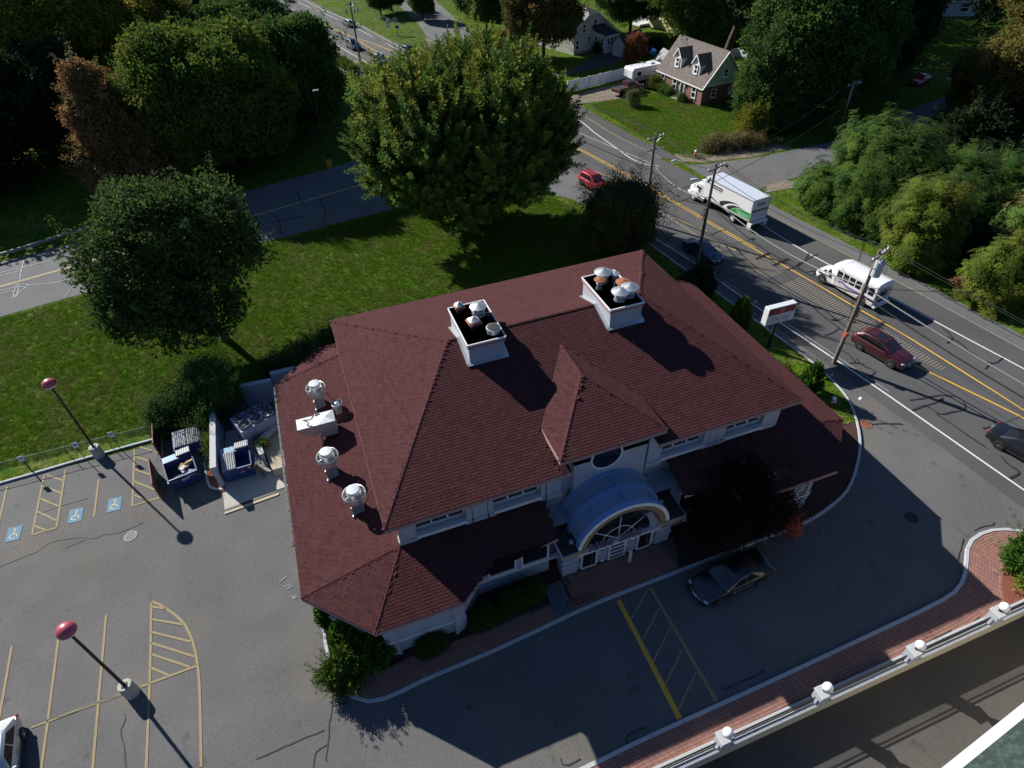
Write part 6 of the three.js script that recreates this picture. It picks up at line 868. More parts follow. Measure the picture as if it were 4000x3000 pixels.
  new MB().box(0.9, 0.45, 0.06, 0, 1.15, 4.4).build('grille', VM.grille, t); new MB().box(1.5, 0.25, 9.2, 0, 0.82, -1.0).box(2.2, 0.28, 0.2, 0, 0.55, 4.42).build('chassis', VM.under, t); new MB().cyl(0.3, 0.3, 1.1, 1.0, 0.72, 2.0, 18, Math.PI / 2).build('fuel_tank', M.chrome, t); new MB().box(0.4, 0.5, 0.7, -0.95, 0.75, 1.9).build('battery_box', VM.under, t);
  new MB().box(2.35, 0.12, 0.5, 0, 0.92, -5.7).rbox(0.14, 0.75, 0.5, 1.12, 0.62, -5.62, 0.04).rbox(0.14, 0.75, 0.5, -1.12, 0.62, -5.62, 0.04).build('lift_gate', M.whitePaint, t); new MB().box(0.03, 0.2, 0.1, 1.215, 1.15, -5.5).build('marker_light', VM.amber, t);
  wheels(t, 1.06, [3.25], 0.5, 0.28, M.whitePaint); wheels(t, 0.98, [-3.17], 0.5, 0.5, M.whitePaint); const ad = new MB().rbox(1.9, 0.3, 0.6, 0, 2.62, 2.3, 0.1).build('wind_deflector', white, t); const gh = new MB().box(2.2, 0.02, 0.04, 0, 2.5, 1.84).build('gap_trim', VM.under, t);
}
// shuttle bus
{
  const t = thing('shuttle_bus', 'white shuttle bus with blue and red stripes on the far lane behind the transformer pole', 'bus', 45.65, 0, -35.1, -2.98); const white = paint(0.76, 0.77, 0.78, 0); const hw = 1.08, z0 = -2.95, z1 = 1.45, H = 2.62;
  const sec = (w, yb, top) => [[0, yb], [w * 0.97, yb], [w, yb + 0.08], [w, top - 0.42], [w * 0.93, top - 0.16], [w * 0.76, top - 0.03], [w * 0.4, top + 0.02], [0, top + 0.04]];
  new MB().tris(loftZ([[z0, hw * 0.94, 0.5, H - 0.12], [z0 + 0.1, hw, 0.42, H], [z1 - 0.5, hw, 0.42, H], [z1 - 0.1, hw * 0.98, 0.42, H - 0.02], [z1 + 0.35, hw * 0.9, 1.5, H - 0.22], [z1 + 0.6, hw * 0.72, 1.75, H - 0.5]].map(s => ({ z: s[0], p: sec(s[1], s[2], s[3]) })))).build('body', white, t, 0.5);
  const cs = (w, yb, top) => [[0, yb], [w * 0.95, yb], [w, yb + 0.15], [w, top - 0.15], [w * 0.9, top - 0.03], [w * 0.5, top], [0, top + 0.01]];
  const cab = new MB().tris(loftZ([[z1 - 0.15, 0.98, 0.42, 1.35], [z1 + 0.9, 0.98, 0.42, 1.3], [z1 + 1.15, 0.97, 0.42, 1.22], [z1 + 1.75, 0.92, 0.42, 1.08], [z1 + 1.95, 0.82, 0.45, 0.95], [z1 + 2.02, 0.7, 0.5, 0.8]].map(s => ({ z: s[0], p: cs(s[1], s[2], s[3]) }))));
  cab.tris(loftZ([[z1 - 0.1, 0.92, 1.25, 1.98], [z1 + 0.42, 0.88, 1.25, 1.96], [z1 + 1.12, 0.9, 1.22, 1.26]].map(s => ({ z: s[0], p: [[0, s[2]], [s[1], s[2]], [s[1] * 0.9, s[3] - 0.02], [0, s[3]]] })))); cab.build('cab', white, t, 0.45);
  new MB().quad(V(0.8, 1.32, z1 + 1.09), V(-0.8, 1.32, z1 + 1.09), V(-0.74, 1.9, z1 + 0.52), V(0.74, 1.9, z1 + 0.52)).build('windshield', M.glass, t);
  for (const s of [1, -1]) { new MB().face([V(s * 0.918, 1.36, z1 - 0.02), V(s * 0.92, 1.36, z1 + 0.82), V(s * 0.83, 1.88, z1 + 0.42), V(s * 0.83, 1.88, z1 - 0.02)]).build('cab_window', M.glass, t); new MB().rbox(0.1, 0.3, 0.22, s * 1.2, 1.5, z1 + 0.85, 0.03).build('mirror', M.black, t); new MB().sphere(0.16, s * 0.72, 0.86, z1 + 1.88, 1, 0.7, 0.7).build('headlight', VM.head, t);
    for (let i = 0; i < 6; i++) { const c = z0 + 0.55 + i * 0.66; const f = new MB().rbox(0.02, 0.36, 0.54, s * (hw + 0.002), 1.92, c, 0.008).rbox(0.02, 0.36, 0.54, s * (hw + 0.002), 1.53, c, 0.008).build('side_window', M.glass, t); } }
  // stripes
  const st = (pts, wd, m, nm) => { const b = new MB(); for (const s of [1, -1]) for (let i = 0; i < pts.length - 1; i++) { const a = pts[i], q = pts[i + 1]; b.quad(V(s * (hw + 0.006), a[1] - wd / 2, a[0]), V(s * (hw + 0.006), q[1] - wd / 2, q[0]), V(s * (hw + 0.006), q[1] + wd / 2, q[0]), V(s * (hw + 0.006), a[1] + wd / 2, a[0])); } b.build(nm, m, t); };
  const bl = std(0.03, 0.07, 0.34, 0.4), rd = std(0.35, 0.04, 0.06, 0.4), pu = std(0.06, 0.035, 0.11, 0.4); st([[z0 + 0.1, 0.98], [-0.1, 0.98], [0.35, 1.16], [0.85, 1.16]], 0.13, bl, 'blue_stripe'); st([[z0 + 0.1, 1.1], [-0.05, 1.1], [0.35, 1.28], [0.9, 1.28], [1.4, 1.12]], 0.035, rd, 'red_stripe'); st([[z0 + 0.1, 0.86], [0.0, 0.86], [0.45, 1.02], [1.4, 1.02]], 0.035, rd, 'red_stripe');
  const cst = new MB(); for (const s of [1, -1]) for (const y of [0.92, 1.0, 1.06]) cst.box(0.012, 0.04, 1.85, s * 0.984, y, z1 + 0.8); cst.build('cab_stripe', pu, t);
  const seam = new MB(); for (const s of [1, -1]) seam.box(0.01, 1.7, 0.02, s * (hw + 0.004), 1.3, z1 - 0.3).box(0.012, 0.03, 4.0, s * (hw + 0.004), 2.2, -0.8).box(0.012, 0.03, 4.0, s * (hw + 0.004), 0.62, -0.8); seam.add(new THREE.TorusGeometry(hw * 0.86, 0.012, 4, 24, Math.PI), m4(0, H - 0.82, z1 - 0.45)); seam.build('seam', M.galv, t);
  const rz = z0 - 0.005; new MB().box(0.9, 0.62, 0.03, 0.1, 1.6, rz).build('rear_window', M.glass, t); new MB().box(0.05, 1.5, 0.03, 0.68, 1.4, rz).box(0.05, 1.5, 0.03, -0.5, 1.4, rz).box(1.2, 0.05, 0.03, 0.1, 2.1, rz).box(0.9, 0.3, 0.03, 0.1, 0.85, rz).build('rear_door_trim', M.black, t); for (const s of [1, -1]) new MB().box(0.12, 0.75, 0.04, s * 0.9, 1.5, rz).build('taillight', VM.tail, t);
  new MB().box(2.1, 0.2, 0.25, 0, 0.45, z0 - 0.1).build('rear_bumper', M.whitePaint, t); new MB().box(1.7, 0.22, 0.3, 0, 0.5, z1 + 2.0).build('front_bumper', VM.under, t); new MB().box(1.3, 0.2, 5.4, 0, 0.42, 0.3).build('chassis', VM.under, t); new MB().box(0.8, 0.25, 0.05, 0, 0.78, z1 + 2.0).build('grille', VM.grille, t);
  wheels(t, 0.92, [-1.8, 2.5], 0.4, 0.3, M.chrome); const ar = new MB(); for (const s of [1, -1]) ar.cyl(0.5, 0.5, 0.02, s * (hw - 0.002), 0.45, -1.8, 24, 0, Math.PI / 2).cyl(0.48, 0.48, 0.02, s * 0.98, 0.45, 2.5, 24, 0, Math.PI / 2); ar.build('wheel_arch', VM.under, t);
  new MB().box(1.0, 0.1, 0.02, -0.55, 2.3, z1 + 0.28).build('route_sign', M.black, t);
  // driver: arm resting on the open window
  const d = thing('person', 'bus driver resting a bare arm on the open window of the white shuttle bus', 'person', 45.65, 0, -35.1, -2.98); const sk = std(0.42, 0.22, 0.15, 0.7); const dz = z1 + 0.22;
  const fig = new MB(); fig.rod(V(0.45, 0.95, dz - 0.12), V(0.45, 1.42, dz - 0.16), 0.15, 0.19, 12).sphere(0.19, 0.45, 1.44, dz - 0.16, 1, 0.6, 0.7).rod(V(0.45, 1.45, dz - 0.15), V(0.45, 1.58, dz - 0.13), 0.06, 0.055, 10).sphere(0.115, 0.45, 1.68, dz - 0.1, 0.85, 1.12, 1); fig.rod(V(0.63, 1.42, dz - 0.14), V(0.9, 1.36, dz + 0.12), 0.062, 0.05, 10).rod(V(0.9, 1.36, dz + 0.12), V(0.965, 1.38, dz + 0.46), 0.05, 0.034, 10).sphere(0.05, 0.965, 1.38, dz + 0.5, 0.6, 0.6, 1.3); fig.rod(V(0.3, 1.4, dz - 0.1), V(0.42, 1.2, dz + 0.3), 0.055, 0.04, 9); for (let i = 0; i < 4; i++) fig.rod(V(0.95 + i * 0.012, 1.385 - i * 0.014, dz + 0.53), V(0.96 + i * 0.012, 1.36 - i * 0.016, dz + 0.6), 0.009, 0.008, 6); fig.rod(V(0.94, 1.39, dz + 0.49), V(0.925, 1.37, dz + 0.55), 0.01, 0.008, 6); fig.build('body', sk, d); new MB().rod(V(0.45, 0.94, dz - 0.12), V(0.45, 1.43, dz - 0.165), 0.165, 0.205, 12).rod(V(0.62, 1.425, dz - 0.14), V(0.78, 1.39, dz + 0.02), 0.08, 0.068, 10).build('shirt', std(0.05, 0.07, 0.2, 0.8), d); new MB().sphere(0.122, 0.45, 1.72, dz - 0.12, 0.9, 1, 1).build('hair', std(0.03, 0.022, 0.018, 0.8), d);
}
// travel trailer
{
  const t = thing('travel_trailer', 'white and grey travel trailer parked beside the white vinyl fence', 'travel trailer', 59.9, 0, -100.0, 1.72 - Math.PI); const z0 = -3.1, z1 = 3.0, hw = 1.2, H = 2.75;
  const s = new THREE.Shape(); s.moveTo(z0, 0.75); s.lineTo(z0, H); s.lineTo(z1 - 0.25, H); s.lineTo(z1, H - 0.3); s.lineTo(z1, 1.3); s.lineTo(z1 - 0.5, 0.75); s.closePath(); const g = new THREE.ExtrudeGeometry(s, { depth: hw * 2 - 0.08, bevelEnabled: true, bevelSize: 0.04, bevelThickness: 0.04, bevelSegments: 2 }); g.rotateY(-Math.PI / 2); g.translate(hw - 0.04, 0, 0); new MB().add(g).build('body', std(0.68, 0.69, 0.71, 0.5), t);
  for (const q of [1, -1]) { const x = q * (hw + 0.008); new MB().box(0.012, 0.62, 5.4, x, 1.08, -0.3).build('lower_panel', std(0.36, 0.34, 0.34, 0.6), t); new MB().face([V(x + q * 0.008, 0.95, z1 - 0.4), V(x + q * 0.008, 1.12, z1 - 0.4), V(x + q * 0.008, 1.55, 0.9)]).face([V(x + q * 0.008, 1.75, -2.6), V(x + q * 0.008, 1.95, -2.6), V(x + q * 0.008, 1.78, -0.3)]).face([V(x + q * 0.008, 1.36, 0.2), V(x + q * 0.008, 1.48, 0.0), V(x + q * 0.008, 1.2, 1.8)]).build('swoosh', std(0.05, 0.055, 0.07, 0.5), t); for (const z of [1.6, -2.1]) new MB().rbox(0.03, 0.62, 0.85, x + q * 0.004, 1.85, z, 0.01).build('side_window', M.glass, t); }
  new MB().rbox(0.95, 0.28, 0.9, 0.1, H + 0.14, -1.6, 0.08).build('roof_unit', std(0.6, 0.62, 0.64, 0.5), t); new MB().rbox(0.4, 0.1, 0.4, 0.2, H + 0.05, 0.4, 0.03).cyl(0.05, 0.05, 0.2, 0.6, H + 0.1, 1.2).build('roof_vent', M.whitePaint, t); wheels(t, hw - 0.06, [-1.0, -0.1], 0.36, 0.24, M.whitePaint); new MB().beam(V(0.6, 0.6, z1 - 0.4), V(0, 0.55, z1 + 1.2), 0.1, 0.12).beam(V(-0.6, 0.6, z1 - 0.4), V(0, 0.55, z1 + 1.2), 0.1, 0.12).cyl(0.16, 0.16, 0.5, 0.1, 0.85, z1 + 0.4).box(2.1, 0.12, 5.6, 0, 0.68, -0.2).build('hitch', VM.under, t);
}
// ------------------------------------------------------------------ houses across the road
function frame(x, z, ux, uz) { const l = Math.hypot(ux, uz); ux /= l; uz /= l; return (s, y, d) => V(x + ux * s + uz * d, y, z + uz * s - ux * d); } // s along the front, d into the house (front to the left of u)
function windowOn(parent, P, s, y, w, h, dOut, mat = M.whitePaint, sash = true) { // a window in a wall at depth 0 of frame P; dOut < 0 is outside
  const q = (s0, s1, y0, y1, d, b) => b.quad(P(s0, y0, d), P(s1, y0, d), P(s1, y1, d), P(s0, y1, d));
  const f = new MB(); const t = 0.09; const bar = (s0, y0, s1, y1) => f.beam(P(s0, y0, dOut), P(s1, y1, dOut), 0.1, 0.1);
  bar(s - w / 2, y - h / 2, s + w / 2, y - h / 2); bar(s - w / 2, y + h / 2, s + w / 2, y + h / 2); bar(s - w / 2, y - h / 2, s - w / 2, y + h / 2); bar(s + w / 2, y - h / 2, s + w / 2, y + h / 2); if (sash) bar(s - w / 2, y, s + w / 2, y); f.beam(P(s - w / 2 - 0.1, y - h / 2 - 0.07, dOut * 1.6), P(s + w / 2 + 0.1, y - h / 2 - 0.07, dOut * 1.6), 0.12, 0.07);
  const F = f.build('window', mat, parent); const g = new MB(); q(s - w / 2, s + w / 2, y - h / 2, y + h / 2, dOut * 0.55, g); g.build('pane', M.glass, F); return F;
}
function slab(b, pts, th = 0.14) { const n = V().crossVectors(pts[1].clone().sub(pts[0]), pts[2].clone().sub(pts[0])).normalize(); if (n.y < 0) n.negate(); const lo = pts.map(p => p.clone().addScaledVector(n, -th)); b.face(pts).face(lo); for (let i = 0; i < pts.length; i++) { const j = (i + 1) % pts.length; b.quad(pts[i], pts[j], lo[j], lo[i]); } return b; }
const shingleTex = texture(256, 4, (u, v, c) => { const r = Math.floor(v * 26), x = Math.floor(u * 12 + (r % 2) * 0.5); const h = Math.abs(Math.sin(((x % 12) * 12.9 + r * 78.2)) * 43758.5) % 1; const k = (0.72 + 0.36 * h) * ((v * 26) % 1 < 0.16 ? 0.72 : 1); c[0] = c[1] = c[2] = k; });
const roofBrown = std(0.15, 0.125, 0.11, 0.95, { map: shingleTex }), roofGrey = std(0.3, 0.3, 0.29, 0.95, { map: shingleTex }), roofDark = std(0.04, 0.05, 0.065, 0.9, { map: shingleTex });
// brick cottage with two dormers
{
  const h = thing('brick_cottage', 'brick cottage with steep brown roof, two white dormers and a blue front door', 'house'); const P = frame(62.1, -85.3, -0.085, -0.996); // s runs away from the corner, d into the house
  // the frame puts d to the east
  const L = 11.7, D = 7.6, e = 2.75, r = 7.35;
  const walls = new MB(); const Q = (s, y, d) => P(s, y, -d); // -d is toward +x here
  const box4 = [[0, 0], [L, 0], [L, D], [0, D]]; for (let i = 0; i < 4; i++) { const a = box4[i], b = box4[(i + 1) % 4]; walls.quad(Q(a[0], 0, a[1]), Q(b[0], 0, b[1]), Q(b[0], e, b[1]), Q(a[0], e, a[1])); } walls.build('wall', M.brick, h);
  const gb = new MB(); for (const s of [0.02, L - 0.02]) gb.face([Q(s, e, 0), Q(s, e, D), Q(s, r - 0.06, D / 2)]); gb.build('gable', M.sidingBlue, h);
  const rf = new MB(); const o = 0.35, k = (r - e) / (D / 2); slab(rf, [Q(-o, e - o * k * 0.6, -o * 0.6), Q(L + o, e - o * k * 0.6, -o * 0.6), Q(L + o, r, D / 2), Q(-o, r, D / 2)]); slab(rf, [Q(-o, e - o * k * 0.6, D + o * 0.6), Q(L + o, e - o * k * 0.6, D + o * 0.6), Q(L + o, r, D / 2), Q(-o, r, D / 2)]); const R = rf.build('roof', roofBrown, h);
  const tr = new MB(); tr.beam(Q(-o, e - 0.32, -0.28), Q(L + o, e - 0.32, -0.28), 0.1, 0.14).beam(Q(-o - 0.02, e - 0.3, -0.25), Q(-o - 0.02, r - 0.12, D / 2), 0.08, 0.2).beam(Q(-o - 0.02, e - 0.3, D + 0.25), Q(-o - 0.02, r - 0.12, D / 2), 0.08, 0.2).beam(Q(-0.06, e, 0), Q(-0.06, e, D), 0.12, 0.2); tr.build('trim', M.whitePaint, h);
  for (const s of [3.1, 7.8]) { const w = 0.85, y0 = e + 0.75 * k, d0 = 0.75, yt = y0 + 1.75, yp = yt + 1.15; const dm = new MB(); dm.face([Q(s - w, y0 - 0.2, d0), Q(s + w, y0 - 0.2, d0), Q(s + w, yt, d0), Q(s, yp, d0), Q(s - w, yt, d0)]); const de = (yt - e) / k; for (const t of [-1, 1]) dm.face([Q(s + t * w, y0 - 0.2, d0), Q(s + t * w, yt, d0), Q(s + t * w, yt, de + 0.1), Q(s + t * w, y0 - 0.2, d0 + 0.05)]); dm.build('dormer', std(0.66, 0.68, 0.69, 0.6, { bumpMap: sidingBump, bumpScale: 0.02 }), R);
    const dr = new MB(); const dp = (yp - e) / k; for (const t of [-1, 1]) slab(dr, [Q(s + t * (w + 0.22), yt - 0.22, d0 - 0.25), Q(s, yp + 0.08, d0 - 0.25), Q(s, yp + 0.08, dp + 0.2), Q(s + t * (w + 0.22), yt - 0.22, de)], 0.08); dr.build('dormer_roof', roofBrown, R);
    const te = new MB(); for (const t of [-1, 1]) te.beam(Q(s + t * (w + 0.2), yt - 0.28, d0 - 0.26), Q(s, yp, d0 - 0.26), 0.06, 0.16); te.build('dormer_trim', M.whitePaint, R); windowOn(R, (a, y, d) => Q(a, y, d0 + d), s, y0 + 0.85, 0.72, 1.25, -0.08); }
  for (const [s, w, hh] of [[1.9, 0.95, 1.6], [6.9, 0.95, 1.6], [10.2, 0.95, 1.6]]) windowOn(h, (a, y, d) => Q(a, y, d), s, 1.55, w, hh, -0.08);
  const S = (a, y, d) => Q(d, y, a); for (const [a, y, hh] of [[2.2, 1.55, 1.2], [5.6, 1.55, 1.2], [4.0, 4.2, 1.2]]) windowOn(h, S, a, y, 0.8, hh, -0.08); new MB().beam(Q(-0.2, 1.2, 5.3), Q(-0.2, 1.2, 5.9), 0.4, 0.4).beam(Q(-0.2, 3.7, 3.75), Q(-0.2, 3.7, 4.25), 0.4, 0.3).build('window_unit', M.whitePaint, h);
  new MB().beam(Q(4.25, 1.25, -0.08), Q(5.45, 1.25, -0.08), 0.12, 2.5).build('door_surround', M.whitePaint, h); const dd = new MB().beam(Q(4.5, 1.2, -0.15), Q(5.2, 1.2, -0.15), 0.06, 2.0).build('door', std(0.05, 0.1, 0.15, 0.5), h); new MB().beam(Q(4.62, 1.45, -0.19), Q(5.08, 1.45, -0.19), 0.03, 1.2).build('door_pane', M.glass, dd);
  const st = std(0.42, 0.38, 0.32, 0.9, { map: speckTex }); for (let i = 0; i < 3; i++) new MB().beam(Q(4.1 - i * 0.05, 0.34 - i * 0.13, -0.5 - i * 0.42), Q(5.6 + i * 0.05, 0.34 - i * 0.13, -0.5 - i * 0.42), 0.5, 0.18).build('step', st, h); for (const s of [3.9, 5.8]) new MB().beam(Q(s, 1.9, -0.12), Q(s + 0.15, 1.9, -0.12), 0.15, 0.3).build('porch_lamp', M.darkMetal, h);
}
// pale two storey house with a clipped gable and an enclosed porch
{
  const h = thing('white_house', 'pale house with clipped gable and a glazed side porch beside a dark driveway', 'house'); const E = V(0.944, 0, -0.33), B = V(-0.33, 0, -0.944), O = V(56.6, 0, -121.1); const Q = (s, y, d) => O.clone().addScaledVector(E, s).addScaledVector(B, d).setY(y); const D = 13;
  const w = new MB(); w.face([Q(0, 0, 0), Q(11.2, 0, 0), Q(11.2, 3, 0), Q(6.2, 6.4, 0), Q(3.6, 6.4, 0), Q(0, 4.3, 0)]).quad(Q(0, 0, 0), Q(0, 0, D), Q(0, 4.3, D), Q(0, 4.3, 0)).quad(Q(11.2, 0, 0), Q(11.2, 0, D), Q(11.2, 3, D), Q(11.2, 3, 0)).quad(Q(0, 0, D), Q(11.2, 0, D), Q(11.2, 3, D), Q(0, 4.3, D)); w.build('wall', M.siding, h);
  const rl = new MB(); slab(rl, [Q(-0.5, 4.05, -0.4), Q(3.55, 6.5, -0.4), Q(4.9, 7.35, 1.9), Q(4.9, 7.35, D + 0.4), Q(-0.5, 4.05, D + 0.4)]); slab(rl, [Q(11.8, 2.65, -0.4), Q(6.25, 6.5, -0.4), Q(4.9, 7.35, 1.9), Q(4.9, 7.35, D + 0.4), Q(11.8, 2.65, D + 0.4)]); const R = rl.build('roof', roofGrey, h); slab(new MB(), [Q(3.5, 6.5, -0.45), Q(6.3, 6.5, -0.45), Q(4.9, 7.36, 1.95)]).build('clipped_gable', roofDark, R);
  const t = new MB(); t.beam(Q(-0.5, 3.95, -0.42), Q(3.55, 6.38, -0.42), 0.06, 0.22).beam(Q(3.5, 6.38, -0.44), Q(6.3, 6.38, -0.44), 0.06, 0.2).beam(Q(11.8, 2.52, -0.42), Q(6.25, 6.38, -0.42), 0.06, 0.22).beam(Q(0.04, 0, -0.02), Q(0.04, 4.1, -0.02), 0.14, 0.14).beam(Q(11.2, 0, -0.02), Q(11.2, 2.9, -0.02), 0.14, 0.14); t.build('trim', M.whitePaint, h);
  for (const [s, y, ww, hh] of [[2.7, 4.2, 0.8, 1.4], [5.7, 4.6, 0.8, 1.4], [4.2, 2.0, 0.7, 1.1], [1.0, 1.6, 0.8, 1.5]]) windowOn(h, Q, s, y, ww, hh, -0.07); new MB().rod(Q(4.2, 7, 3), Q(4.2, 7.6, 3), 0.07).build('vent_pipe', M.darkMetal, R); new MB().beam(Q(0, 0.25, -0.04), Q(11.2, 0.25, -0.04), 0.1, 0.5).build('foundation', M.concrete, h);
  // porch
  const p = new MB(); const s0 = 5.05, s1 = 8.0, d0 = -3.9, hp = 3.1; p.quad(Q(s0, 0, d0), Q(s1, 0, d0), Q(s1, hp, d0), Q(s0, hp, d0)).quad(Q(s0, 0, d0), Q(s0, 0, 0), Q(s0, hp + 0.3, 0), Q(s0, hp, d0)).quad(Q(s1, 0, d0), Q(s1, 0, 0), Q(s1, hp + 0.3, 0), Q(s1, hp, d0)); const PO = p.build('porch', std(0.55, 0.6, 0.64, 0.6, { bumpMap: sidingBump, bumpScale: 0.02 }), h); const pr = new MB(); slab(pr, [Q(s0 - 0.25, hp, d0 - 0.3), Q(s1 + 0.25, hp, d0 - 0.3), Q(s1 + 0.25, 4.3, 0), Q(s0 - 0.25, 4.3, 0)]); pr.build('porch_roof', roofDark, PO); new MB().beam(Q(s0 - 0.25, hp - 0.08, d0 - 0.3), Q(s1 + 0.25, hp - 0.08, d0 - 0.3), 0.08, 0.2).build('porch_trim', M.whitePaint, PO);
  for (let i = 0; i < 3; i++) windowOn(PO, (a, y, d) => Q(a, y, d0 + d), s0 + 0.55 + i * 0.92, 2.05, 0.72, 1.15, -0.06); for (const d of [-2.9, -1.2]) windowOn(PO, (a, y, q) => Q(s0 + q, y, a), d, 1.9, 0.7, d < -2 ? 1.3 : 1.6, -0.06); const lat = new MB(); for (let i = 0; i < 12; i++) lat.beam(Q(s0 + 0.12 + i * 0.25, 0.05, d0 - 0.03), Q(s0 + 0.12 + i * 0.25, 0.85, d0 - 0.03), 0.05, 0.06); lat.build('skirting', M.whitePaint, PO);
}
function simpleHouse(name, label, O, E, L, D, e, r, wm, rm, wins, extra) { const h = thing(name, label, name === 'garage' ? 'garage' : name === 'shed' ? 'shed' : 'house'); E = E.clone().normalize(); const B = V(E.z, 0, -E.x); const Q = (s, y, d) => O.clone().addScaledVector(E, s).addScaledVector(B, d).setY(y); // gable wall is s 0..L at d = 0, ridge runs along d
  const w = new MB(); for (const d of [0, D]) w.face([Q(0, 0, d), Q(L, 0, d), Q(L, e, d), Q(L / 2, r - 0.12, d), Q(0, e, d)]); for (const s of [0, L]) w.quad(Q(s, 0, 0), Q(s, 0, D), Q(s, e, D), Q(s, e, 0)); w.build('wall', wm, h);
  const k = (r - e) / (L / 2), o = 0.35; const rf = new MB(); for (const [a, b] of [[-o, L / 2], [L + o, L / 2]]) slab(rf, [Q(a, e - o * k, -o), Q(b, r, -o), Q(b, r, D + o), Q(a, e - o * k, D + o)]); rf.build('roof', rm, h); const t = new MB(); for (const a of [-o, L + o]) t.beam(Q(a, e - o * k - 0.12, -o), Q(L / 2, r - 0.14, -o), 0.06, 0.2).beam(Q(a, e - o * k - 0.08, -o), Q(a, e - o * k - 0.08, D + o), 0.1, 0.12); t.build('trim', M.whitePaint, h); for (const q of wins) windowOn(h, q[5] ? ((a, y, d) => Q(q[5] > 0 ? L + -d : d, y, a)) : Q, q[0], q[1], q[2], q[3], -0.07); if (extra) extra(h, Q); return h; }
simpleHouse('garage', 'small pale blue garage with dark roof and a row of square door windows', V(70.14, 0, -117.5), V(-0.42, 0, -0.9), 2.95, 6.2, 2.35, 3.75, M.sidingBlue, roofDark, [], (h, Q) => { const d = new MB(); d.beam(Q(0.45, 1.05, -0.05), Q(2.5, 1.05, -0.05), 0.06, 2.0); const D = d.build('garage_door', std(0.45, 0.53, 0.58, 0.5), h); for (let i = 0; i < 5; i++) { const s = 0.62 + i * 0.43; new MB().quad(Q(s - 0.15, 1.45, -0.09), Q(s + 0.15, 1.45, -0.09), Q(s + 0.15, 1.78, -0.09), Q(s - 0.15, 1.78, -0.09)).build('pane', M.glass, D); } windowOn(h, (a, y, q) => Q(-0.0 + q, y, a), 2.6, 1.5, 0.55, 0.7, -0.06); });
simpleHouse('yellow_house', 'cream yellow house with a white porch and steps, half hidden behind trees', V(90, 0, -137), V(-0.95, 0, 0.2), 9, 9, 6.2, 9.4, M.sidingCream, roofGrey, [[6.6, 1.9, 0.9, 1.6], [4.2, 1.9, 0.9, 1.6], [6.6, 4.7, 0.9, 1.4], [3.2, 4.7, 0.9, 1.4]], (h, Q) => { const p = new MB(); for (const s of [6.8, 9.2, 11.4]) p.beam(Q(s, 1.6, -2.4), Q(s, 1.62, -2.38), 0.16, 3.0); p.beam(Q(6.6, 0.4, -1.2), Q(11.6, 0.4, -1.2), 2.6, 0.4); for (let i = 0; i < 24; i++) p.beam(Q(6.9 + i * 0.19, 0.9, -2.4), Q(6.93 + i * 0.19, 0.9, -2.4), 0.05, 0.8); const PP = p.build('porch', M.whitePaint, h); const r = new MB(); slab(r, [Q(6.4, 3.1, -2.8), Q(11.8, 3.1, -2.8), Q(11.8, 3.9, 0), Q(6.4, 3.9, 0)]); r.build('porch_roof', roofGrey, PP); for (let i = 0; i < 3; i++) new MB().beam(Q(9.6, 0.4 - i * 0.16, -2.8 - i * 0.35), Q(11.2, 0.4 - i * 0.16, -2.8 - i * 0.35), 0.4, 0.16).build('step', std(0.35, 0.25, 0.17, 0.9), PP); });
simpleHouse('shed', 'white garden shed with a grey gable roof behind the travel trailer', V(68.6, 0, -105.6), V(-1, 0, -0.12), 2.5, 4, 2.0, 3.3, std(0.6, 0.62, 0.66, 0.6), roofGrey, [[1.2, 1.2, 0.7, 0.8]]);
simpleHouse('far_house', 'white house with green trim and brick chimney at the top edge behind the pale house', V(63, 0, -158), V(1, 0, -0.2), 10, 9, 5.2, 8, std(0.6, 0.62, 0.6, 0.7), roofGrey, [[2.5, 4.2, 1, 1.4], [5, 4.2, 1, 1.4], [7.6, 4.2, 1, 1.4]], (h, Q) => { new MB().box(0.9, 2.4, 0.9, Q(5, 0, 2).x, 8.2, Q(5, 0, 2).z).build('chimney', M.brick, h); });
simpleHouse('far_house', 'shaded white house with dark windows at the top right edge', V(147.5, 0, -109.5), V(0.5, 0, -1), 9, 13, 3.2, 6.2, std(0.5, 0.53, 0.6, 0.7), roofDark, [[2.6, 1.7, 1.8, 1.6], [6.6, 1.7, 1.6, 1.6]], (h, Q) => { windowOn(h, (a, y, d) => Q(d, y, a), 3, 1.7, 1.6, 1.6, -0.08); windowOn(h, (a, y, d) => Q(d, y, a), 8, 1.7, 1.6, 1.6, -0.08); });
simpleHouse('far_house', 'brown roofed low house at the top edge above the dark trees', V(-10, 0, -212), V(1, 0, 0.1), 12, 9, 3.2, 5.6, std(0.05, 0.06, 0.08, 0.8), std(0.16, 0.12, 0.09, 0.95, { map: shingleTex }), [[4, 1.6, 1.2, 1.2]]);
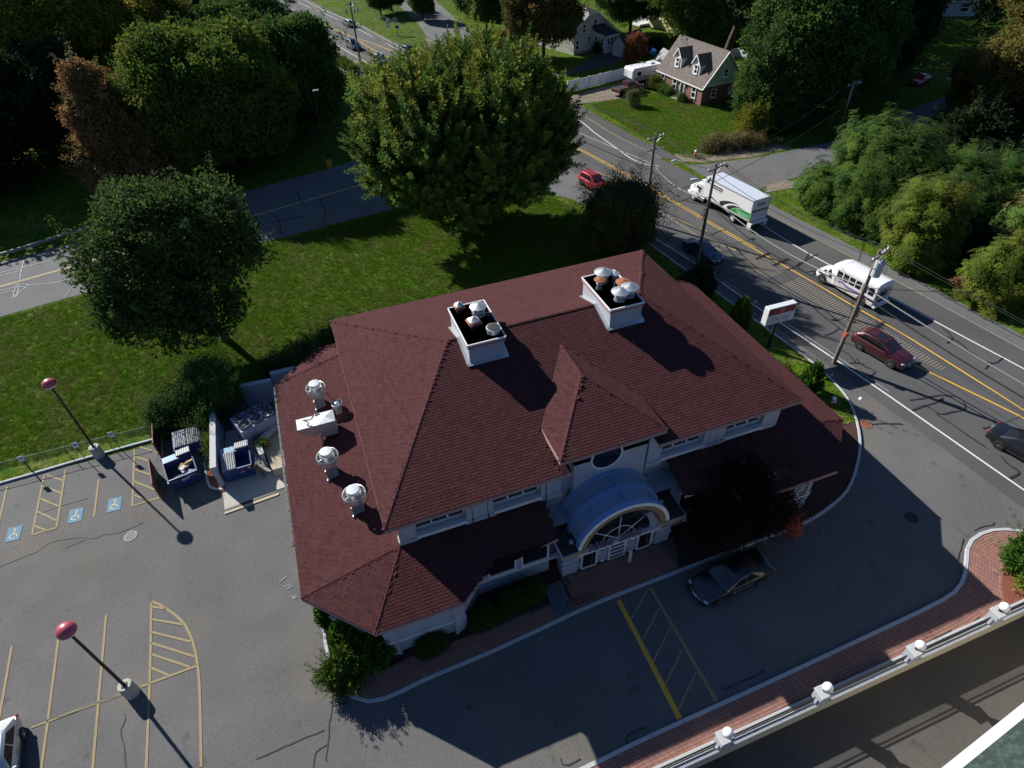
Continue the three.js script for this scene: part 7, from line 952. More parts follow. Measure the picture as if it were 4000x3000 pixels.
{ const b = thing('tarp_heap', 'bright blue tarp heap on the grass near the garage', 'tarp', 70.25, 0, -114); const g = new THREE.IcosahedronGeometry(0.75, 2); const p = g.attributes.position; for (let i = 0; i < p.count; i++) { const k = 0.75 + 0.45 * nD(p.getX(i) * 0.02 + 0.5, p.getZ(i) * 0.02 + p.getY(i) * 0.013 + 0.5); p.setXYZ(i, p.getX(i) * k * 1.1, Math.max(0, (p.getY(i) + 0.55) * k * 0.8), p.getZ(i) * k); } g.computeVertexNormals(); new MB().add(g).build('sheet', std(0.03, 0.22, 0.55, 0.5), b); const r = thing('barrel', 'dark blue barrel beside the garage wall', 'barrel', 71.2, 0, -116.3); new MB().lathe([[0.0001, 0], [0.42, 0], [0.46, 0.35], [0.46, 0.85], [0.42, 1.05], [0.36, 1.08], [0.0001, 1.06]], 0, 0, 0, 20).build('drum', std(0.015, 0.025, 0.12, 0.5), r);
  const t = thing('picnic_table', 'dark garden table with benches on the grass behind the brick cottage', 'table', 82.8, 0, -97, 0.5); new MB().box(2, 0.06, 0.9, 0, 0.75, 0).build('top', M.darkMetal, t); for (const s of [-1, 1]) { new MB().box(2, 0.05, 0.3, 0, 0.45, s * 0.8).build('bench', M.darkMetal, t); new MB().beam(V(s * 0.8, 0, -0.8), V(s * 0.8, 0.75, 0.2), 0.08, 0.08).beam(V(s * 0.8, 0, 0.8), V(s * 0.8, 0.75, -0.2), 0.08, 0.08).build('leg', M.darkMetal, t); } const u = thing('pool', 'round garden pool edge with pale decking behind the brick cottage', 'pool', 80, 0, -98.2); new MB().lathe([[1.9, 0], [1.95, 0.35], [1.75, 0.36], [1.75, 0.05]], 0, 0, 0, 30).build('rim', M.concrete, u); new MB().cyl(1.74, 1.74, 0.02, 0, 0.25, 0, 30).build('cover', std(0.1, 0.18, 0.16, 0.4), u); }
// ------------------------------------------------------------------ trees and shrubs
const leafMat = phys(1, 1, 1, 0.85, { transmission: 0.42, thickness: 0, specularIntensity: 0.12 });
const leafDense = phys(1, 1, 1, 0.9, { specularIntensity: 0.12 }); const LK = 2.1;
function leafGeo(kind, seed) {
  const r = mulberry(seed), b = []; const leaf = (c, dir, nrm, L, W, fold = 0.25) => { const s = V().crossVectors(dir, nrm).normalize(); const tip = c.clone().addScaledVector(dir, L), mid = c.clone().addScaledVector(dir, L * 0.45).addScaledVector(nrm, -fold * W); const a = mid.clone().addScaledVector(s, W / 2).addScaledVector(nrm, fold * W), d = mid.clone().addScaledVector(s, -W / 2).addScaledVector(nrm, fold * W); b.push(c, a, tip, c, tip, d); };
  const rnd = () => V(r() - 0.5, r() - 0.5, r() - 0.5).normalize();
  if (kind === 'clump') for (let i = 0; i < 20; i++) { const p = rnd().multiplyScalar(0.2 + 0.34 * Math.cbrt(r())); const d = p.clone().normalize().add(rnd().multiplyScalar(0.7)).normalize(); let n = rnd().add(V(0, 0.8, 0)); n.addScaledVector(d, -n.dot(d)).normalize(); leaf(p, d, n, 0.24 + 0.12 * r(), 0.2 + 0.08 * r()); }
  else if (kind === 'spire') for (let i = 0; i < 24; i++) { const t = i / 24, a = i * 2.4; const rad = 0.24 * (1 - t * 0.75); const p = V(Math.cos(a) * rad * 0.4, t * 1.15 - 0.35, Math.sin(a) * rad * 0.4); const d = V(Math.cos(a), 0.35 + 0.5 * t, Math.sin(a)).normalize(); let n = V(0, 1, 0).add(rnd().multiplyScalar(0.5)); n.addScaledVector(d, -n.dot(d)).normalize(); leaf(p, d, n, 0.24 + 0.12 * r(), 0.2 + 0.07 * r()); }
  else if (kind === 'frond') for (let i = 0; i < 9; i++) { const a = i * 2.4 + r() * 0.5, up = 0.55 - 0.09 * i, len = 0.62 + 0.25 * r(); let p = V(0, 0, 0), d = V(Math.cos(a), up, Math.sin(a)).normalize(); const n0 = 4; for (let k = 0; k < n0; k++) { const q = p.clone().addScaledVector(d, len / n0); const s = V().crossVectors(d, UP).normalize(); for (const t of [-1, 1]) { const ld = s.clone().multiplyScalar(t).addScaledVector(d, 0.55).add(V(0, -0.22, 0)).normalize(); let n = V(0, 1, 0); n.addScaledVector(ld, -n.dot(ld)).normalize(); leaf(q, ld, n, 0.3 * (1.1 - 0.4 * Math.abs(k / n0 - 0.4)), 0.13, 0.1); } p = q; d.y -= 0.14; d.normalize(); } }
  else if (kind === 'needle') for (let i = 0; i < 16; i++) { const t = i / 16, a = i * 2.4; const p = V(Math.cos(a) * 0.07, t * 0.5 - 0.2, Math.sin(a) * 0.07); const d = V(Math.cos(a) * 0.75, 0.75 + 0.3 * t, Math.sin(a) * 0.75).normalize(); let n = rnd(); n.addScaledVector(d, -n.dot(d)).normalize(); leaf(p, d, n, 0.24, 0.09, 0.1); }
  else for (let i = 0; i < 30; i++) { const p = rnd().multiplyScalar(0.5 * Math.cbrt(r())); const d = rnd(); let n = rnd(); n.addScaledVector(d, -n.dot(d)).normalize(); leaf(p, d, n, 0.1 + 0.06 * r(), 0.09); }
  return new MB().tris(b).geo();
}
const LG = {}; for (const [k, n] of [['clump', 3], ['spire', 3], ['frond', 3], ['needle', 2], ['small', 2]]) LG[k] = Array.from({ length: n }, (_, i) => leafGeo(k, 100 + i * 7 + k.length));
// foliage spread through the outer shell of overlapping lobes: [x, y, z, rx, ry, rz]
function foliage(lobes, N, o) {
  const r = mulberry(o.seed || 5), geo = LG[o.kind || 'clump']; const w = lobes.map(l => Math.pow(l[3] * l[4] * l[5], 2 / 3)); const W = w.reduce((a, b) => a + b); const per = geo.map(() => []);
  const nz = (p, f) => nC((p.x * f + 3.3) / 40 + 0.5, (p.z * f + p.y * f * 0.7) / 40 + 0.5);
  let guard = 0, made = 0; const d = new THREE.Object3D();
  while (made < N && guard++ < N * 8) {
    let q = r() * W, i = 0; while (q > w[i] && i < w.length - 1) q -= w[i++]; const l = lobes[i];
    const y = 2 * r() - 1, a = r() * Math.PI * 2, s = Math.sqrt(1 - y * y); const n = V(s * Math.cos(a), y, s * Math.sin(a)); if (n.y < (o.floor ?? -0.75) && r() < 0.8) continue;
    const inner = r() < (o.inner ?? 0.25); let k = inner ? 0.45 + 0.45 * Math.sqrt(r()) : 0.86 + 0.2 * r(); const p = V(l[0] + n.x * l[3] * k, l[1] + n.y * l[4] * k, l[2] + n.z * l[5] * k);
    // clumpy outline with gaps
    const gap = nz(p, o.freq || 1.2); if (gap < (o.gap ?? 0.36) && r() < 0.85) continue; p.addScaledVector(n, (gap - 0.5) * (o.rough ?? 1.2));
    let deep = false; if (!inner) for (let j = 0; j < lobes.length; j++) if (j !== i) { const m = lobes[j]; if (((p.x - m[0]) / m[3]) ** 2 + ((p.y - m[1]) / m[4]) ** 2 + ((p.z - m[2]) / m[5]) ** 2 < 0.55) { deep = true; break; } } if (deep && r() < 0.85) continue; if (p.y < 0.05) continue;
    const dir = n.clone().add(V(0, o.up ?? 0.5, 0)).add(V(r() - 0.5, r() - 0.5, r() - 0.5).multiplyScalar(0.7)).normalize(); const sc = (o.size || 1) * (0.75 + 0.5 * r());
    const qn = new THREE.Quaternion().setFromUnitVectors(UP, dir).multiply(new THREE.Quaternion().setFromAxisAngle(UP, r() * 6.28));
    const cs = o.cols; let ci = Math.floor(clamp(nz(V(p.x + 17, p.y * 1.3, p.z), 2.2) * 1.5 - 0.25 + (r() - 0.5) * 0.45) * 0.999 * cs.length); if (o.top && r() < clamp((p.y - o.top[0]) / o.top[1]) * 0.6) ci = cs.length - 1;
    const f = (0.75 + 0.5 * r()) * LK; per[made % geo.length].push([p, qn, sc, cs[ci], f]); made++;
    if (!inner && r() < (o.sprig ?? 0.05)) { const sd = n.clone().add(V(0, o.up ?? 0.5, 0)).add(V(r() - 0.5, r() - 0.5, r() - 0.5)).normalize(); const k2 = 2 + Math.floor(r() * 3); for (let j = 1; j <= k2; j++) { per[made % geo.length].push([p.clone().addScaledVector(sd, j * 0.52 * sc), qn, sc * (1 - 0.14 * j), cs[ci], f]); made++; } }
  }
  return per.map((L, gi) => { const im = new THREE.InstancedMesh(geo[gi], o.mat || leafMat, Math.max(1, L.length)); const m = new THREE.Matrix4(), c = new THREE.Color(); L.forEach((e, i) => { m.compose(e[0], e[1], V(e[2], e[2], e[2])); im.setMatrixAt(i, m); im.setColorAt(i, c.setRGB(e[3][0] * e[4], e[3][1] * e[4], e[3][2] * e[4])); }); im.castShadow = im.receiveShadow = true; return im; });
}
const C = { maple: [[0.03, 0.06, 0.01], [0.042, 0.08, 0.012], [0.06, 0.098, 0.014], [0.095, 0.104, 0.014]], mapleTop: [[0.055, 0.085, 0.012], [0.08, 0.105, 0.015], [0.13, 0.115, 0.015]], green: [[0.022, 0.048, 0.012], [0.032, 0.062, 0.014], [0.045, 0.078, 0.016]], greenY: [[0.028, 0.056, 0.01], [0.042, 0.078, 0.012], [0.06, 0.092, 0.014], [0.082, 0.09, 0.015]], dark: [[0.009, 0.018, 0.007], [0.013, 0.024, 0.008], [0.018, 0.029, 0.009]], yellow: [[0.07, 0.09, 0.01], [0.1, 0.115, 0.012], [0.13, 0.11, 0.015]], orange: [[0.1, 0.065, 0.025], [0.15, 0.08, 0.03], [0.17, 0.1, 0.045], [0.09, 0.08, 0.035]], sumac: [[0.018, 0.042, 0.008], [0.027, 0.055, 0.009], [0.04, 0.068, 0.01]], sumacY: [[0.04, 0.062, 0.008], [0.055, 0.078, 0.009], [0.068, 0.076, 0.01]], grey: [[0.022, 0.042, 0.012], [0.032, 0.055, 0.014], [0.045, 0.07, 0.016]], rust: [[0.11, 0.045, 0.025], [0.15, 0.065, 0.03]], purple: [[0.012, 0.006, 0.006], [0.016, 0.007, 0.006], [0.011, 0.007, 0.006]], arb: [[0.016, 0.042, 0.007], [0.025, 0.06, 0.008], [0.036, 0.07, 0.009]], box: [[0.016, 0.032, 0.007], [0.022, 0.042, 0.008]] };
function tree(name, label, cat, x, z, o) {
  const t = thing(name, label, cat, x, 0, z, 0, o.group); const L = o.lobes;
  if (o.trunk) { const [r0, top, bx, bz] = o.trunk; const b = new MB(); const T = V(bx || 0, top, bz || 0), mid = V((bx || 0) * 0.4, top * 0.5, (bz || 0) * 0.4); b.rod(V(0, -0.1, 0), V(0.02, 0.5, 0), r0 * 1.35, r0, 10).rod(V(0.02, 0.48, 0), mid, r0, r0 * 0.8, 10).rod(mid, T, r0 * 0.8, r0 * 0.5, 9); const rr = mulberry((o.seed || 1) * 13 + 1);
    (o.limbs || L).forEach((l, i) => { const e = V(l[0], l[1] + (l[4] || 1) * 0.15, l[2]); const s = V(0, 0, 0).lerpVectors(mid, T, 0.2 + 0.75 * rr()); const m1 = s.clone().lerp(e, 0.5).add(V(rr() - 0.5, 0.4 + 0.6 * rr(), rr() - 0.5)); b.rod(s, m1, r0 * 0.42, r0 * 0.28, 7).rod(m1, e, r0 * 0.28, r0 * 0.1, 6); for (let k = 0; k < 3; k++) { const q = e.clone().add(V((rr() - 0.5) * 1.7 * (l[3] || 1), (rr() - 0.2) * (l[4] || 1), (rr() - 0.5) * 1.7 * (l[5] || 1))); b.rod(m1.clone().lerp(e, 0.4 + 0.3 * k * 0.5), q, r0 * 0.14, r0 * 0.04, 5); } }); b.build('trunk', o.bark || M.bark, t); }
  foliage(L, o.n, o).forEach(im => { im.name = 'crown'; im.userData.kind = 'stuff'; t.add(im); }); return t;
}
// a lumpy crown: a main body with smaller lobes round it
function lumps(h0, h1, r, n, seed, sx = 1, sz = 1, ox = 0, oz = 0) { const q = mulberry(seed), c = (h0 + h1) / 2, ry = (h1 - h0) / 2, L = [[ox, c, oz, r * 0.66 * sx, ry * 0.8, r * 0.66 * sz]]; for (let i = 0; i < n; i++) { const a = i * 2.4 + q() * 0.6, y = 0.8 - 1.5 * (i + 0.5) / n, s = Math.sqrt(Math.max(0.08, 1 - y * y)); const rr = r * (0.22 + 0.24 * q()); L.push([ox + Math.cos(a) * s * (r - rr * 0.85) * sx, c + y * (ry - rr * 0.55), oz + Math.sin(a) * s * (r - rr * 0.85) * sz, rr * 1.1 * sx, rr * 0.95, rr * 1.1 * sz]); } return L; }
// --- the three trees round the lawn
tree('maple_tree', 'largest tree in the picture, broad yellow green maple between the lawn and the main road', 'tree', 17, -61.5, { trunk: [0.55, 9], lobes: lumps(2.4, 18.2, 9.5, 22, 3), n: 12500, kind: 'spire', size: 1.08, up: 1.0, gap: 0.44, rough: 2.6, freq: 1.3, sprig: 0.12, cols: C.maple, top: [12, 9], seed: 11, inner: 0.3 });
tree('lawn_tree', 'ragged grey green tree with leaning bare trunk and limbs on the lawn behind the vines', 'tree', -9.7, -50.2, { trunk: [0.34, 7.2, -2.0, -1.6], bark: M.barkGrey, lobes: [[-3.2, 6.6, 0.8, 3, 2.6, 3], [-0.4, 9.6, -1.4, 3.4, 2.8, 3.2], [2.2, 7.6, -2.6, 2.6, 2.4, 2.4], [-5.4, 8.4, -1, 2.4, 2.2, 2.4], [-2.6, 11.4, -2.6, 2.7, 2, 2.6], [0.3, 5.2, 2.2, 2.2, 1.8, 1.8], [-1.8, 4.0, 2.4, 2.0, 1.6, 1.6], [2.4, 11, -3.4, 1.7, 1.4, 1.7], [-5.2, 5.6, 1.6, 1.9, 1.7, 1.9]], n: 2500, kind: 'clump', size: 0.95, gap: 0.54, rough: 2.4, freq: 2.4, sprig: 0.1, cols: C.grey, seed: 12, inner: 0.3 });
tree('round_bush', 'round dark bush like tree at the road edge right behind the restaurant', 'tree', 29.4, -50.3, { trunk: [0.2, 3.5], lobes: lumps(0.4, 7.0, 3.15, 12, 5), n: 3600, kind: 'small', size: 1.5, cols: [[0.03, 0.042, 0.014], [0.042, 0.05, 0.016], [0.065, 0.05, 0.016]], gap: 0.38, sprig: 0.1, seed: 13 });
// --- beyond the side street
tree('orange_tree', 'narrow rust orange tree in front of the dark trees on the left', 'tree', -19.2, -87.6, { trunk: [0.3, 8], lobes: [[0.4, 4.2, 0, 3.9, 3.2, 3.6], [-0.4, 7.4, 0, 3.2, 3, 3], [-0.8, 10.4, -0.4, 2.4, 2.6, 2.4], [-1, 13, -0.6, 1.7, 1.8, 1.7], [3.4, 6.8, 0.4, 2, 2.2, 2], [-3, 5.4, 0.6, 1.8, 1.6, 1.8], [2.2, 3, 2.4, 2.6, 2.2, 2.4], [-2.4, 2.8, 2, 2.2, 2.2, 2.2], [-2.6, 9.8, 0, 1.4, 1.1, 1.4]], n: 5600, kind: 'clump', size: 0.95, sprig: 0.09, cols: C.orange, gap: 0.36, rough: 1.2, freq: 2, seed: 14 });
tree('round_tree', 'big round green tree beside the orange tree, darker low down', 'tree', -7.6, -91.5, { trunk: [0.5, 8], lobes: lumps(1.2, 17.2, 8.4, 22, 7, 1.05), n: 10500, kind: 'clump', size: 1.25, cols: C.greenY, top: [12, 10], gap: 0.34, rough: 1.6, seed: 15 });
tree('dark_tree', 'dark green tree whose right side borders the gravel shoulder of the main road', 'tree', 3.4, -99.5, { trunk: [0.45, 8], lobes: lumps(0.8, 15.6, 5.6, 18, 8), n: 7600, kind: 'clump', size: 1.25, cols: C.green, gap: 0.34, rough: 1.5, seed: 16 });
tree('dark_tree', 'dark green tree behind the round green tree at the roadside, nearer the top', 'tree', -3, -118, { trunk: [0.45, 8], lobes: lumps(1, 15.5, 8, 14, 9), n: 5200, kind: 'clump', size: 1.35, cols: C.green, gap: 0.34, rough: 1.5, seed: 17 });
tree('yellow_tree', 'yellow green tree at the top left corner of the picture', 'tree', -27, -115, { trunk: [0.5, 10], lobes: lumps(4, 22.5, 8.6, 20, 10), n: 8200, kind: 'clump', size: 1.3, cols: C.yellow, gap: 0.36, rough: 1.9, seed: 18 });
tree('yellow_tree', 'olive yellow tree at the top left behind the orange tree', 'tree', -16.5, -118.5, { trunk: [0.5, 10], lobes: lumps(3.5, 18.8, 6.6, 16, 12), n: 5600, kind: 'clump', size: 1.3, cols: [[0.05, 0.06, 0.01], [0.085, 0.08, 0.012], [0.12, 0.09, 0.016]], gap: 0.36, rough: 1.8, seed: 19 });
tree('dark_tree', 'deep shaded tree at the left edge below the yellow green corner tree', 'tree', -37, -101, { trunk: [0.4, 8], lobes: lumps(2, 15.5, 8, 14, 14), n: 5200, kind: 'clump', size: 1.25, cols: C.dark, gap: 0.34, rough: 1.4, seed: 20 });
tree('dark_tree', 'dark slim tree between the yellow trees and the orange tree', 'tree', -29, -104, { trunk: [0.35, 8], lobes: lumps(2, 15, 6.2, 12, 15), n: 3600, kind: 'clump', size: 1.2, cols: C.dark, gap: 0.34, rough: 1.4, seed: 21 });
tree('dark_tree', 'dark evergreen tree behind the round green tree at the top', 'tree', -13, -137, { trunk: [0.4, 9], lobes: lumps(2, 19, 7.5, 14, 16), n: 4600, kind: 'clump', size: 1.35, cols: C.dark, gap: 0.34, rough: 1.6, seed: 22 });
{ // the wood behind them, one mass
  const q = mulberry(31), L = []; for (let i = 0; i < 46; i++) { const x = -115 + q() * 118, z = -110 - q() * 120; if (x > 4 + (z + 110) * 0.12 || x > -6 && z > -128) continue; if (z > -130 && x > -45) continue; const h = 13 + 7 * q(); L.push([x, h * 0.55, z, 6 + 2 * q(), h * 0.45, 6 + 2 * q()]); } for (const [x, z] of [[-37, -94], [-46, -96], [-57, -104], [-72, -98], [-50, -112], [-66, -112], [-44, -118], [-82, -104]]) L.push(x > -50 ? [x, 6.6, z, 6, 6, 6] : [x, 8.5, z, 8, 7.5, 8]);
  const g = new THREE.Group(); g.name = numbered('woodland'); scene.add(g); tag(g, 'mass of dark trees filling the upper left behind the nearer trees', 'woodland', null, 'stuff'); foliage(L, 17000, { kind: 'clump', size: 1.8, cols: C.dark, gap: 0.32, rough: 2, seed: 32 }).forEach(im => { im.name = 'foliage'; im.userData.kind = 'stuff'; g.add(im); });
}
// --- across the main road
tree('forked_tree', 'big tree with a dark forked trunk standing behind the brick cottage', 'tree', 78.5, -103, { trunk: [0.75, 8, 2, 0], lobes: [[-8, 15, -2, 6, 4, 6], [-3, 17.5, -4, 6.5, 4.2, 6], [3, 18, -2, 6, 4, 6], [9, 16.5, 0, 5.5, 4, 5.5], [-10, 10, 2, 3.6, 3.4, 3.4], [-7.5, 7.6, 3, 2.6, 2.6, 2.6], [5, 13, 4, 4, 3, 4], [-12.5, 13.5, 0, 3.6, 3, 3.6], [12, 12, 2, 4, 3.6, 4]], n: 7200, kind: 'clump', size: 1.25, cols: C.greenY, gap: 0.42, rough: 1.8, freq: 1.7, seed: 41 });
tree('dark_tree', 'huge dark tree rising between the brick cottage and the leaning pole', 'tree', 73.5, -76, { trunk: [0.6, 10], lobes: lumps(0.8, 20.5, 9.2, 22, 42), n: 9000, kind: 'clump', size: 1.25, cols: C.green, gap: 0.33, rough: 1.6, seed: 42 });
tree('dark_tree', 'second huge dark tree right of the cottage, deep in shade', 'tree', 86, -82, { trunk: [0.6, 10], lobes: lumps(0.8, 21, 9, 18, 43), n: 7600, kind: 'clump', size: 1.3, cols: C.dark, gap: 0.32, rough: 1.6, seed: 43 });
tree('dark_tree', 'dark tree along the cross street left of the sunny grass strip', 'tree', 96, -86, { trunk: [0.5, 9], lobes: lumps(0.6, 16, 6.5, 14, 44), n: 4600, kind: 'clump', size: 1.3, cols: C.dark, gap: 0.32, rough: 1.5, seed: 44 });
tree('green_tree', 'sunlit grey green tree at the right edge of the cottage lawn', 'tree', 66.2, -75.2, { trunk: [0.35, 5], lobes: [[0, 5.2, 0, 4.4, 4.2, 4.4], [-3, 3.4, 1.5, 2.6, 2.6, 2.6], [2, 8, -1, 3, 3, 3], [-1.5, 8.6, 0.5, 2.4, 2.2, 2.4], [2.8, 3.2, 2, 2.8, 2.8, 2.8], [0, 2.2, 3.4, 2.8, 2, 2.4]], n: 4600, kind: 'clump', size: 0.95, cols: C.green, gap: 0.33, seed: 45 });
tree('yellow_shrub', 'bright yellow green shrub at the corner of the cottage lawn', 'shrub', 61.4, -71.6, { lobes: [[0, 1.9, 0, 1.9, 2, 1.9], [0.8, 3, -0.4, 1.3, 1.3, 1.3], [-0.9, 1.2, 0.5, 1.2, 1.1, 1.2]], n: 1100, kind: 'clump', size: 0.7, cols: C.yellow, gap: 0.3, seed: 46 });
tree('street_tree', 'brownish green tree hiding the left side of the pale house', 'tree', 50.5, -121.5, { trunk: [0.35, 6], lobes: lumps(2.2, 14.5, 6.6, 14, 47), n: 4400, kind: 'clump', size: 1.2, cols: [[0.03, 0.045, 0.012], [0.05, 0.058, 0.014], [0.09, 0.058, 0.018]], gap: 0.38, seed: 47 });
tree('street_tree', 'dark green tree standing between the pale house and the yellow house', 'tree', 73, -128.5, { trunk: [0.4, 6], lobes: lumps(2.6, 15, 8, 16, 48), n: 5200, kind: 'clump', size: 1.3, cols: C.green, gap: 0.36, seed: 48 });
tree('rust_tree', 'small rust brown tree beside the blue car in the driveway', 'tree', 64.2, -110.4, { trunk: [0.12, 1.6], lobes: [[0, 2.6, 0, 1.6, 1.7, 1.6], [-0.8, 1.7, 0.4, 1.4, 1, 1.2], [0.3, 3.7, 0, 0.9, 0.9, 0.9]], n: 900, kind: 'clump', size: 0.7, cols: C.rust, gap: 0.34, seed: 49 });
tree('lawn_bush', 'thin upright bush standing alone on the cottage lawn', 'shrub', 52.57, -89.8, { lobes: [[0, 1.0, 0, 0.75, 1.0, 0.75], [0.15, 1.7, 0, 0.5, 0.7, 0.5]], n: 330, kind: 'small', size: 0.8, cols: [[0.06, 0.075, 0.03], [0.08, 0.09, 0.035]], gap: 0.35, seed: 50 });
tree('golden_bush', 'round bright green bush at the left corner of the brick cottage', 'shrub', 60.1, -95.9, { lobes: [[0, 0.85, 0, 0.95, 0.95, 0.95]], n: 420, kind: 'small', size: 0.9, cols: C.sumacY, gap: 0.2, seed: 51 });
for (const [x, z, r, l, c] of [[60.3, -93.3, 0.5, 'low flowering bush under the cottage window', C.greenY], [60.6, -91.7, 0.55, 'dark low bush left of the cottage steps', C.green], [60.9, -88.4, 0.5, 'dark low bush right of the cottage steps', C.green], [62.3, -121, 1.1, 'dark clipped bush in front of the glazed porch', C.dark], [72.6, -117.2, 1.1, 'round dark bush against the garage side wall', C.dark], [13.6, -135, 0.9, 'bush at the upper end of the small roadside flower bed', C.greenY], [14.2, -132.4, 0.8, 'bush in the middle of the small roadside flower bed', C.greenY], [14.9, -129, 0.75, 'bush near the lower end of the small roadside flower bed', C.greenY], [10.2, -134, 1.2, 'grey green bush beside the split rail fence corner', C.grey]]) tree('low_bush', l, 'shrub', x, z, { lobes: [[0, r * 0.7, 0, r, r * 0.8, r]], n: 300, kind: 'small', size: 0.95, cols: c, gap: 0.25, seed: Math.round(x * 10) });
tree('dry_weeds', 'patch of brown dry weeds at the corner of the cottage lawn', 'weeds', 54.2, -69.6, { lobes: [[0, 0.5, 0, 2.2, 0.9, 1.2], [2.6, 0.5, 0.4, 1.8, 0.8, 1.2], [5, 0.6, 0.8, 2, 0.9, 1.4]], n: 900, kind: 'small', size: 1, cols: [[0.09, 0.07, 0.03], [0.12, 0.085, 0.04], [0.06, 0.065, 0.025]], gap: 0.35, seed: 52 });
tree('vine', 'green vine climbing the leaning pale pole', 'vine', 70.2, -65.3, { lobes: [[0, 0.9, 0, 0.55, 1.0, 0.5], [-0.3, 2.6, 0, 0.55, 1.2, 0.5], [-0.4, 3.9, 0, 0.4, 0.9, 0.4], [-0.4, 4.9, 0.05, 0.3, 0.6, 0.3]], n: 520, kind: 'small', size: 0.75, cols: C.greenY, gap: 0.2, seed: 53 });
// sumac thicket on the right
const SU = [['sumac', 'large light green sumac mound opposite the cross street', 60.6, -48, [[0, 3.8, 0, 4.4, 3.6, 4.2], [-3.6, 3, 1.5, 3.2, 2.6, 3], [3.6, 4.6, -1.6, 3.6, 2.8, 3.4], [-1.6, 2.4, 3.8, 3.2, 2.2, 2.6], [-4.6, 2, -2.6, 2.8, 2, 2.6], [0.5, 5.6, -2.8, 3, 2.2, 2.8]], 4200, C.sumac, 1.15], ['sumac', 'tall drooping sumac in the middle of the thicket by the footpath', 55.6, -37.8, [[0, 3.6, 0, 2.8, 3, 2.6], [-1, 2, 1.2, 2.2, 2, 1.8], [1.2, 4.8, -0.8, 2, 1.8, 1.9]], 2100, C.sumacY, 1.1], ['sumac', 'bright yellow green small sumac standing apart by the grass verge near the right edge', 55.6, -29.2, [[0, 2.7, 0, 1.8, 2.2, 1.7], [0.4, 3.7, -0.4, 1.3, 1.3, 1.3], [-0.5, 1.4, 0.5, 1.3, 1.2, 1.2]], 950, C.sumacY, 0.95], ['sumac', 'low green sumac edge along the grass verge behind the truck', 55.6, -45.2, [[0, 1.8, 0, 2.4, 1.8, 2.6], [0.4, 1.5, -3.4, 2.2, 1.5, 2.2], [0.8, 1.6, 3.2, 2.2, 1.6, 2.2]], 1900, C.sumac, 0.95], ['sumac', 'rust tipped sumac bush at the right edge of the picture', 66.5, -33.5, [[0, 3.2, 0, 3.4, 2.6, 3.2], [3.4, 3.4, -1.4, 3.2, 2.6, 3], [-2, 2.2, 2.4, 2.4, 2, 2]], 2500, [[0.04, 0.085, 0.018], [0.06, 0.1, 0.02], [0.1, 0.085, 0.03]], 1.05], ['sumac', 'green sumac behind the yellow green one at the right edge', 63.5, -41, [[0, 3, 0, 3.2, 2.6, 3], [3, 3.6, -2, 3.2, 2.6, 3], [5.5, 3.4, 1.6, 3, 2.6, 3]], 2600, C.sumac, 1.05], ['sumac', 'dark shaded shrubs under the drooping sumac', 60.8, -31.6, [[0, 1.5, 0, 2.2, 1.5, 2.2], [2.6, 1.8, -1.4, 2.2, 1.7, 2.2], [-0.6, 1.2, -3.4, 1.8, 1.3, 1.8]], 1500, C.dark, 0.95], ['rust_shrub', 'reddish brown dry shrub left of the bright small sumac', 56, -30.4, [[0, 1.0, 0, 1.3, 1.1, 1.4]], 420, [[0.09, 0.06, 0.025], [0.12, 0.06, 0.03]], 0.8], ['rust_shrub', 'reddish brown dry shrub right of the bright small sumac', 60.4, -26.2, [[0, 1.1, 0, 1.5, 1.2, 1.5]], 480, [[0.11, 0.05, 0.025], [0.12, 0.07, 0.03]], 0.8]];
for (const [nm, l, x, z, L, n, c, s] of SU) tree(nm, l, 'shrub', x, z, { sprig: 0.12, trunk: [0.09, 1.6], lobes: L, n, kind: 'frond', size: s, up: 1.0, cols: c, gap: 0.3, rough: 1.1, freq: 2, seed: Math.round(x * 7), mat: leafMat });
tree('green_tree', 'dark dome of vines over a small tree at the end of the cross street', 'tree', 80, -54.2, { trunk: [0.3, 3], lobes: lumps(0.3, 6.2, 4.0, 12, 61), n: 3200, kind: 'clump', size: 1, cols: C.dark, gap: 0.3, seed: 61 });
tree('green_tree', 'shaded bushes behind the sumac mound along the cross street', 'shrub', 74.5, -52.5, { lobes: [[0, 1.2, 0, 4, 1.5, 3.4], [5, 1.2, 2, 3.6, 1.5, 3.6], [2, 1.2, 5, 4, 1.5, 3.4]], n: 3600, kind: 'frond', size: 1.15, cols: C.dark, gap: 0.3, seed: 62 });
tree('autumn_tree', 'olive and orange tinted tree at the right edge above the vine dome', 'tree', 93.5, -60.5, { trunk: [0.4, 5], lobes: lumps(0.8, 11.6, 6.6, 14, 63), n: 5600, kind: 'clump', size: 1.15, cols: [[0.045, 0.06, 0.014], [0.07, 0.075, 0.016], [0.11, 0.075, 0.02]], gap: 0.34, seed: 63 });
tree('autumn_tree', 'olive tree at the upper right corner of the picture', 'tree', 128, -80, { trunk: [0.4, 6], lobes: lumps(1, 17, 7.5, 14, 64), n: 4600, kind: 'clump', size: 1.3, cols: [[0.045, 0.06, 0.014], [0.07, 0.07, 0.016], [0.1, 0.07, 0.02]], gap: 0.34, seed: 64 });
